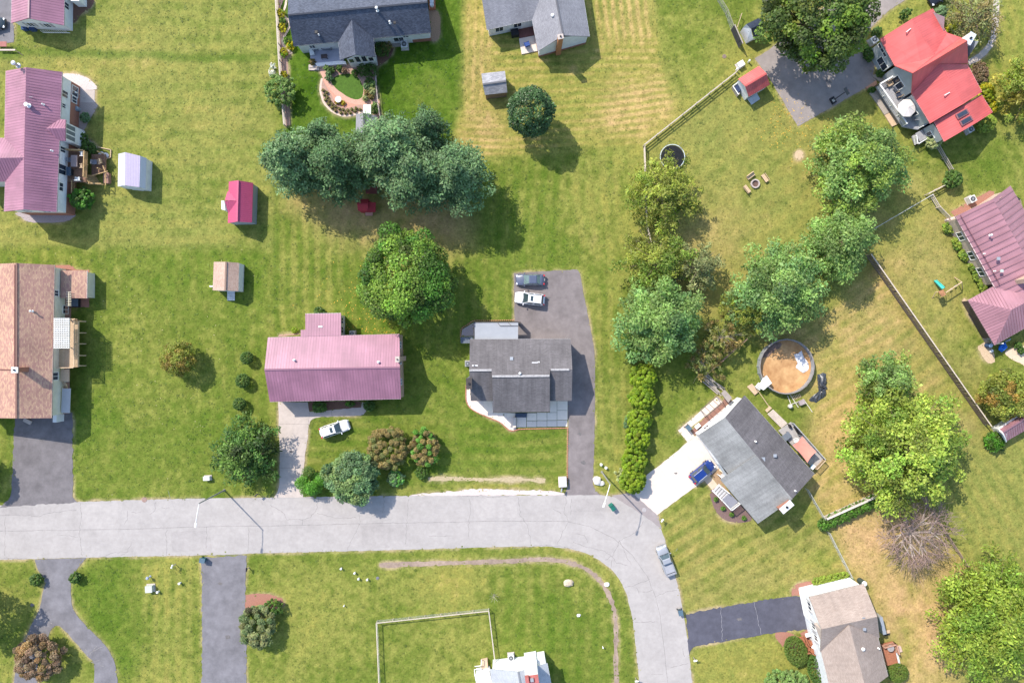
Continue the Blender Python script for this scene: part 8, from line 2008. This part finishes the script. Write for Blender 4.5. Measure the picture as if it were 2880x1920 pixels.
pc = thing('picnic_bench','low red topped picnic bench at the left edge under the corner house','bench',q1(30,325)); o = MB(); o.box(q1(25,318) + Vector((0,0,.7)),(2.0,.8,.06)); o.build('table_top',mat('dull_red_wood',(.34,.14,.12)),pc); o = MB(); o.beam(q1(-10,345,.45),q1(105,345,.45),.25,.06); o.build('seat',PALE_RAIL,pc); o = MB(); o.beam(q1(105,345,.45),q1(160,383,0),.08,.08); o.beam(q1(10,320,0),q1(10,320,.7),.08,.08); o.build('leg',DARK_WOOD,pc)
# ------------------------------------------------------------------ yard play and fire pit
tp = thing('trampoline','round trampoline with pale rim half under the olive locust tree','trampoline',q3(1097,1090)); c0 = q3(1097,1090); rad_ = 1.95
o = MB(); o.lathe(c0 + Vector((0,0,.8)),[(rad_ - .12,0),(rad_ - .13,.01),(.02,.012)],32); o.build('jumping_mat',mat('black_mesh_mat',(.02,.022,.025),rough=1,spec=.05),tp)
o = MB()
for k in range(32):
    a,b_ = 2 * math.pi * k / 32,2 * math.pi * (k + 1) / 32; o.beam(c0 + Vector((rad_ * math.cos(a),rad_ * math.sin(a),.84)),c0 + Vector((rad_ * math.cos(b_),rad_ * math.sin(b_),.84)),.09,.06)
o.build('padded_rim',mat('pale_blue_pad',(.48,.55,.60)),tp)
for k in range(6):
    a = 2 * math.pi * k / 6; q = c0 + Vector((rad_ * 1.04 * math.cos(a),rad_ * 1.04 * math.sin(a),0)); o = MB(); o.tube(q,q + Vector((0,0,2.4)),.03,n=6); o.build('net_pole',GREY_METAL,tp)
fp = thing('fire_pit','round stone fire pit in the middle of the yard','fire pit',q3(1673,1268)); c0 = q3(1673,1268)
for k in range(16):
    a = 2 * math.pi * k / 16; o = MB(); o.box(c0 + Vector((.62 * math.cos(a),.62 * math.sin(a),.16)),(.24,.21,.32),a + math.pi / 2); o.build('stone',mat('grey_pink_stone',(.42,.36,.33),var=.2,scale=5),fp)
o = MB(); o.lathe(c0,[(.52,.02),(.52,.05),(.01,.06)],18); o.build('ash',mat('brown_ash',(.12,.075,.06),var=.3,scale=8),fp)
def bench(label,p,rz):
    t = thing('log_bench',label,'bench',(p[0],p[1],0),'benches round the fire pit',rz,True)
    for y in (-.14,.05,.24):
        b = MB(); b.box((0,y,.42),(1.35,.17,.05)); b.build('seat_board',TAN_WOOD,t)
    b = MB(); b.box((0,-.28,.68),(1.35,.05,.4),0,-.2); b.build('backrest',TAN_WOOD,t)
    for s in (-1,1):
        b = MB(); b.box((s * .55,.05,.2),(.08,.5,.4)); b.build('leg',TAN_WOOD,t)
bench('tan bench above left of the fire pit',q3(1638,1215),R(217)); bench('tan bench right of the fire pit',q3(1738,1230),R(125)); bench('tan bench below left of the fire pit',q3(1612,1308),R(-52))
hp = thing('basketball_hoop','portable basketball hoop with dark base on the grey parking area','basketball hoop',q4(445,695)); c0 = q4(445,695)
o = MB(); o.box(c0 + Vector((0,0,.14)),(.75,1.05,.28),R(-60) + 1.57); o.build('base_tank',BLACK,hp); o = MB(); o.box(c0 + Vector((.03,-.06,.3)),(.4,.4,.06),R(30)); o.build('ballast',mat('pale_sandbag',(.5,.48,.42)),hp)
o = MB(); o.tube(c0,c0 + Vector((.5,.25,3.0)),.06,n=8); o.build('pole',BLACK,hp); o = MB(); o.box(c0 + Vector((.75,.4,3.1)),(.05,1.2,.85),R(28)); o.build('backboard',mat('grey_backboard',(.1,.11,.13)),hp)
o = MB(); c1 = c0 + Vector((1.0,.52,2.9))
for k in range(12): a,b_ = k * .5236,(k + 1) * .5236; o.beam(c1 + Vector((.23 * math.cos(a),.23 * math.sin(a),0)),c1 + Vector((.23 * math.cos(b_),.23 * math.sin(b_),0)),.03,.03)
o.build('rim',mat('orange_rim',(.4,.1,.03)),hp)
po = thing('pool','round empty above-ground pool with grey wall and tan silt inside','pool',vP(640,620)); PC = W(2090 + 640 / 5.6,920 + 615 / 5.6); PR = 4.32
pc0 = Vector((PC.x,PC.y,0)); NS = 24
for k in range(NS):
    a,b_ = 2 * math.pi * k / NS,2 * math.pi * (k + 1) / NS
    p,q = pc0 + Vector((PR * math.cos(a),PR * math.sin(a),0)),pc0 + Vector((PR * math.cos(b_),PR * math.sin(b_),0)); d = (q - p).normalized() * .012
    o = MB(); o.beam(p + d + Vector((0,0,.62)),q - d + Vector((0,0,.62)),.05,1.24); o.build('wall_panel',mat('grey_pool_wall',(.26,.28,.30),var=.12,rough=.5),po)
    u = (p - pc0) * 1.0; o = MB(); o.beam(p * 1 + d + Vector((0,0,1.28)),q - d + Vector((0,0,1.28)),.17,.05); o.build('rim_panel',mat('blue_grey_pool_rim',(.235,.215,.205),var=.15,rough=.45),po)
    o = MB(); o.beam(pc0 + u * 1.012,pc0 + u * 1.012 + Vector((0,0,1.26)),.12,.09); o.build('upright',mat('grey_pool_wall',(.26,.28,.30)),po)
o = MB(); o.lathe(pc0,[(PR - .05,.25),(PR * .7,.12),(.02,.1)],40);
o.f = [f for f in o.f if len(f) == 4]
silt,nt,bs = _nodes('tan_silt'); tc = nt.nodes.new('ShaderNodeTexCoord'); nz = nt.nodes.new('ShaderNodeTexNoise'); nz.inputs['Scale'].default_value = .55; nz.inputs['Detail'].default_value = 8; nz.inputs['Roughness'].default_value = .65
nt.links.new(tc.outputs['Object'],nz.inputs['Vector']); rp = nt.nodes.new('ShaderNodeValToRGB'); rp.color_ramp.elements[0].position = .3; rp.color_ramp.elements[0].color = (.30,.145,.055,1); rp.color_ramp.elements[1].position = .66; rp.color_ramp.elements[1].color = (.54,.33,.15,1)
nt.links.new(nz.outputs['Fac'],rp.inputs['Fac']); nt.links.new(rp.outputs[0],bs.inputs['Base Color']); bs.inputs['Roughness'].default_value = .9
o.build('silt',silt,po)
def rag(name,label,cat,pts,z,m,seed,hgt=.12,smooth=True):
    """crumpled sheet over an outline"""
    P = [Vector((p[0],p[1],0)) for p in pts]; r = random.Random(seed); c = sum(P,Vector()) / len(P); b = MB(); rings = (1,.72,.42,.12)
    for i,f in enumerate(rings):
        for p in P: q = c + (p - c) * f; b.v.append(Vector((q.x + r.gauss(0,.05),q.y + r.gauss(0,.05),z + (0 if i == 0 else r.uniform(.1,1) * hgt))))
    n = len(P)
    for i in range(3):
        for k in range(n): b.f.append((i * n + k,i * n + (k + 1) % n,(i + 1) * n + (k + 1) % n,(i + 1) * n + k))
    b.f.append(tuple(3 * n + k for k in range(n))); tag(b.build(name,m,None,False),label,cat)
rag('tarpaulin','crumpled white tarpaulin lying in the empty pool','tarpaulin',rough_outline([vP(915,370),vP(955,480),vP(1020,570),vP(1035,660),vP(940,715),vP(890,670),vP(825,630),vP(850,560),vP(795,430),vP(860,405)],.5,.04),.2,mat('white_tarp',(.62,.62,.64),var=.1,scale=3),3,.16)
rag('tarpaulin','crumpled dark mud liner at the back of the empty pool','liner',rough_outline([vP(330,400),vP(400,290),vP(520,220),vP(600,260),vP(560,330),vP(470,380),vP(390,450),vP(300,480)],.5,.1),.22,mat('muddy_liner',(.20,.13,.10),var=.5,scale=2),5,.14)
SP = spline([vP(1230,730),vP(1240,850),vP(1250,960),vP(1240,1060),vP(1150,1150),vP(1030,1140)],4)
for k,(a_,b_,r_) in enumerate(((0,7,.62),(6,13,.70),(12,16,.62),(16,20,.40))): pass
rag('pool_liner','black crumpled pool liner in a curved heap beside the empty pool','liner',rough_outline(ribbon(SP[:13],1.35,0,.15) [:13] + [vP(1150,1200),vP(1030,1150),vP(1060,1100),vP(1170,1110)] + ribbon(SP[:13],1.35,0,.15)[13:],.4,.1),.05,mat('black_liner',(.045,.05,.06),var=.4,scale=3,rough=.35,spec=.7),9,.45)
ld = thing('pool_ladder','white plastic stair ladder over the rim of the empty pool','ladder',vP(290,870)); o = MB(); o.prism([vP(185,930),vP(270,980),vP(400,870),vP(320,750),vP(260,800)],1.3,1.42); o.build('platform',WHITE,ld)
for k in range(4): o = MB(); o.beam(vP(190 + 15 * k,930 - 18 * k,.3 + .27 * k),vP(265 + 15 * k,985 - 18 * k,.3 + .27 * k),.24,.06); o.build('step',WHITE,ld)
for x,y in ((185,930),(270,980),(320,755),(395,860)): o = MB(); o.beam(vP(x,y,.2),vP(x,y,1.9),.07,.07); o.build('hand_rail',WHITE,ld)
pm_ = thing('pool_pump','cream pool pump and filter with pipes below the empty pool','pool pump',vP(820,1200)); o = MB(); o.lathe(vP(725,1240),[(.25,0),(.33,.2),(.33,.7),(.15,.9),(.02,.95)],14); o.build('filter_tank',mat('cream_tank',(.58,.55,.47)),pm_)
o = MB(); o.box(vP(910,1180) + Vector((0,0,.3)),(.95,.7,.6),.4); o.build('equipment_box',mat('taupe_box',(.33,.28,.28)),pm_); o = MB()
for a_,b_ in (((700,1075),(760,1230)),((740,1060),(870,1260)),((760,1210),(860,1180)),((950,1130),(1090,1335))): o.tube(vP(*a_,.15),vP(*b_,.12),.06,n=6)
o.build('pipe',mat('cream_tank',(.58,.55,.47)),pm_)
pg2 = thing('pallet','slatted tan pallet leaning under the rim of the empty pool','pallet',vP(830,1100))
for k in range(6): o = MB(); o.beam(vP(760 + 25 * k,1075 - 6 * k,.25),vP(800 + 22 * k,1150 - 10 * k,.12),.1,.04); o.build('slat',TAN_WOOD,pg2)
ss = thing('shade_sail','faded coral shade sail over the narrow back deck','shade sail',v7(1350,690,.8)); o = MB(); g_ = [v7(1330,545,2.7),v7(1480,710,2.9),v7(1385,825,2.5),v7(1228,640,2.6)]
n = 6
for i in range(n + 1):
    for j in range(n + 1):
        u,v = i / n,j / n; p = g_[0].lerp(g_[1],u).lerp(g_[3].lerp(g_[2],u),v); s_ = 4 * u * (1 - u); s2 = 4 * v * (1 - v); cc = sum(g_,Vector()) / 4
        p = p + (cc - p) * (.10 * (s_ if v in (0,1) else s2 if u in (0,1) else 0)) - Vector((0,0,.18 * s_ * s2)); o.v.append(p)
for i in range(n):
    for j in range(n): k = i * (n + 1) + j; o.f.append((k,k + 1,k + n + 2,k + n + 1))
o.build('sail',mat('coral_canvas',(.62,.25,.19),var=.06),ss,True); o = MB(); [o.tube((p.x,p.y,.8),p,.04,n=6) for p in g_[:3]]; o.build('pole',GREY_METAL,ss)
table('grey slate table at the upper end of the narrow back deck',v7(1150,540,.8),.8,R(40),mat('slate_table',(.14,.16,.19)),(1.3,1.0)); chair('white chair on the narrow back deck beside the shade sail',v7(1248,585,.8),.8,R(200),WHITE,.6)
rag('grill_cover','crumpled black cover at the upper end of the narrow back deck','cover',[v7(1150,410),v7(1190,420),v7(1200,450),v7(1160,450)],.85,BLACK,3,.7); rag('grill_cover','long black covered grill along the rail of the narrow back deck','cover',[v7(1210,440),v7(1240,430),v7(1300,530),v7(1270,540)],.85,BLACK,4,.9)
bl = thing('cooler','small blue cooler under the lower end of the shade sail','cooler',v7(1430,860,.8)); o = MB(); o.box(v7(1430,865,.8) + Vector((0,0,.25)),(.7,.4,.5),R(50)); o.build('cooler',mat('blue_cooler',(.12,.25,.42)),bl); o = MB(); o.box(v7(1430,865,.8) + Vector((0,0,.53)),(.74,.44,.06),R(50)); o.build('lid',WHITE,bl)
pt = thing('folding_table','white folding garden table on the red mulch by the walk','table',v7(232,440)); o = MB(); o.box(v7(232,440,.6),(.9,.6,.05),R(40)); o.build('table_top',WHITE,pt); o = MB(); [o.beam(v7(232,440,0) + Vector((sx,sy,0)),v7(232,440,.6) + Vector((sx,sy,0)),.05,.05) for sx in (-.2,.2) for sy in (-.2,.2)]; o.build('leg',WHITE,pt)
sw = thing('swing_set','wooden swing set with turquoise slide on the lawn of the plum roofed house','swing set',vS(680,860)); zt = 1.5
o = MB(); o.prism([vS(510,780,zt),vS(700,720,zt),vS(790,900,zt),vS(620,980,zt)],zt - .08,zt); o.build('platform',mat('orange_cedar',(.36,.18,.09),var=.2,scale=5),sw)
for k in range(7): o = MB(); o.beam(vS(515 + 18 * k,785 + 30 * k,zt + .6),vS(690 + 16 * k,725 + 28 * k,zt + .6),.1,.06); o.build('roof_slat',mat('orange_cedar',(.36,.18,.09)),sw)
o = MB(); A = [vS(345,380,.15),vS(430,365,.15),vS(735,640,zt),vS(650,690,zt)]; o.quad(A[0],A[1],A[2],A[3]); o.beam(A[0] + Vector((0,0,.08)),A[3] + Vector((0,0,.08)),.08,.2); o.beam(A[1] + Vector((0,0,.08)),A[2] + Vector((0,0,.08)),.08,.2); o.build('slide',mat('turquoise_plastic',(.06,.45,.40),rough=.4),sw)
o = MB(); o.beam(vS(780,820,2.0),vS(1375,432,2.0),.12,.14); o.build('swing_beam',TAN_WOOD,sw)
for a_,b_ in (((1375,432),(1100,255)),((1375,432),(1400,690)),((510,790),(520,800)),((620,980),(620,980)),((790,900),(790,900))): o = MB(); o.beam(vS(*b_,0),vS(*a_,2.0),.09,.09); o.build('post',TAN_WOOD,sw)
for x,y in ((980,690),(1150,575)):
    o = MB(); o.box(vS(x,y,.5),(.45,.2,.05),R(30)); s_ = o.build('swing_seat',mat('grey_blue_seat',(.25,.28,.42)),sw); o = MB(); [o.tube(vS(x + d_,y,.5),vS(x + d_,y,1.95),.015,n=4) for d_ in (-3,3)]; o.build('rope',GREY_METAL,s_)
o = MB(); o.beam(vS(415,800,1.0),vS(280,1030,0),.08,.08); o.beam(vS(415,800,1.0),vS(520,790,1.4),.08,.08); o.build('climbing_bar',TAN_WOOD,sw)
b_ = thing('barrel','blue barrel with pale lid at the porch corner of the plum roofed house','barrel',vH6(405,1420)); o = MB(); o.lathe(vH6(405,1422),[(.38,0),(.42,.5),(.38,1.0),(.02,1.02)],16); o.build('barrel',mat('navy_barrel',(.03,.06,.13)),b_); o = MB(); o.lathe(vH6(405,1422) + Vector((0,0,1.02)),[(.3,0),(.28,.05),(.02,.07)],14); o.build('lid',mat('pale_blue_lid',(.4,.5,.6)),b_)
rag('tarpaulin','bright blue tarpaulin beside the hipped porch of the plum roofed house','tarpaulin',[vH6(490,1420),vH6(545,1390),vH6(560,1440),vH6(520,1480),vH6(490,1460)],.5,mat('bright_blue_tarp',(.01,.12,.50),rough=.4),6,.5)
wb_ = thing('toy_box','small white box on the ground left of the blue tarpaulin','box',vH6(445,1468)); o = MB(); o.box(vH6(445,1468,.2),(.5,.35,.4),.4); o.build('box',WHITE,wb_)
st2 = thing('stepladder','silver step stool under the lower eave of the plum roofed house','stool',vH6(585,1385)); o = MB(); [o.beam(vH6(560 + 12 * k,1395 - 4 * k,.3 + .1 * k),vH6(575 + 12 * k,1375 - 4 * k,.3 + .1 * k),.12,.04) for k in range(4)]; o.build('tread',GREY_METAL,st2)
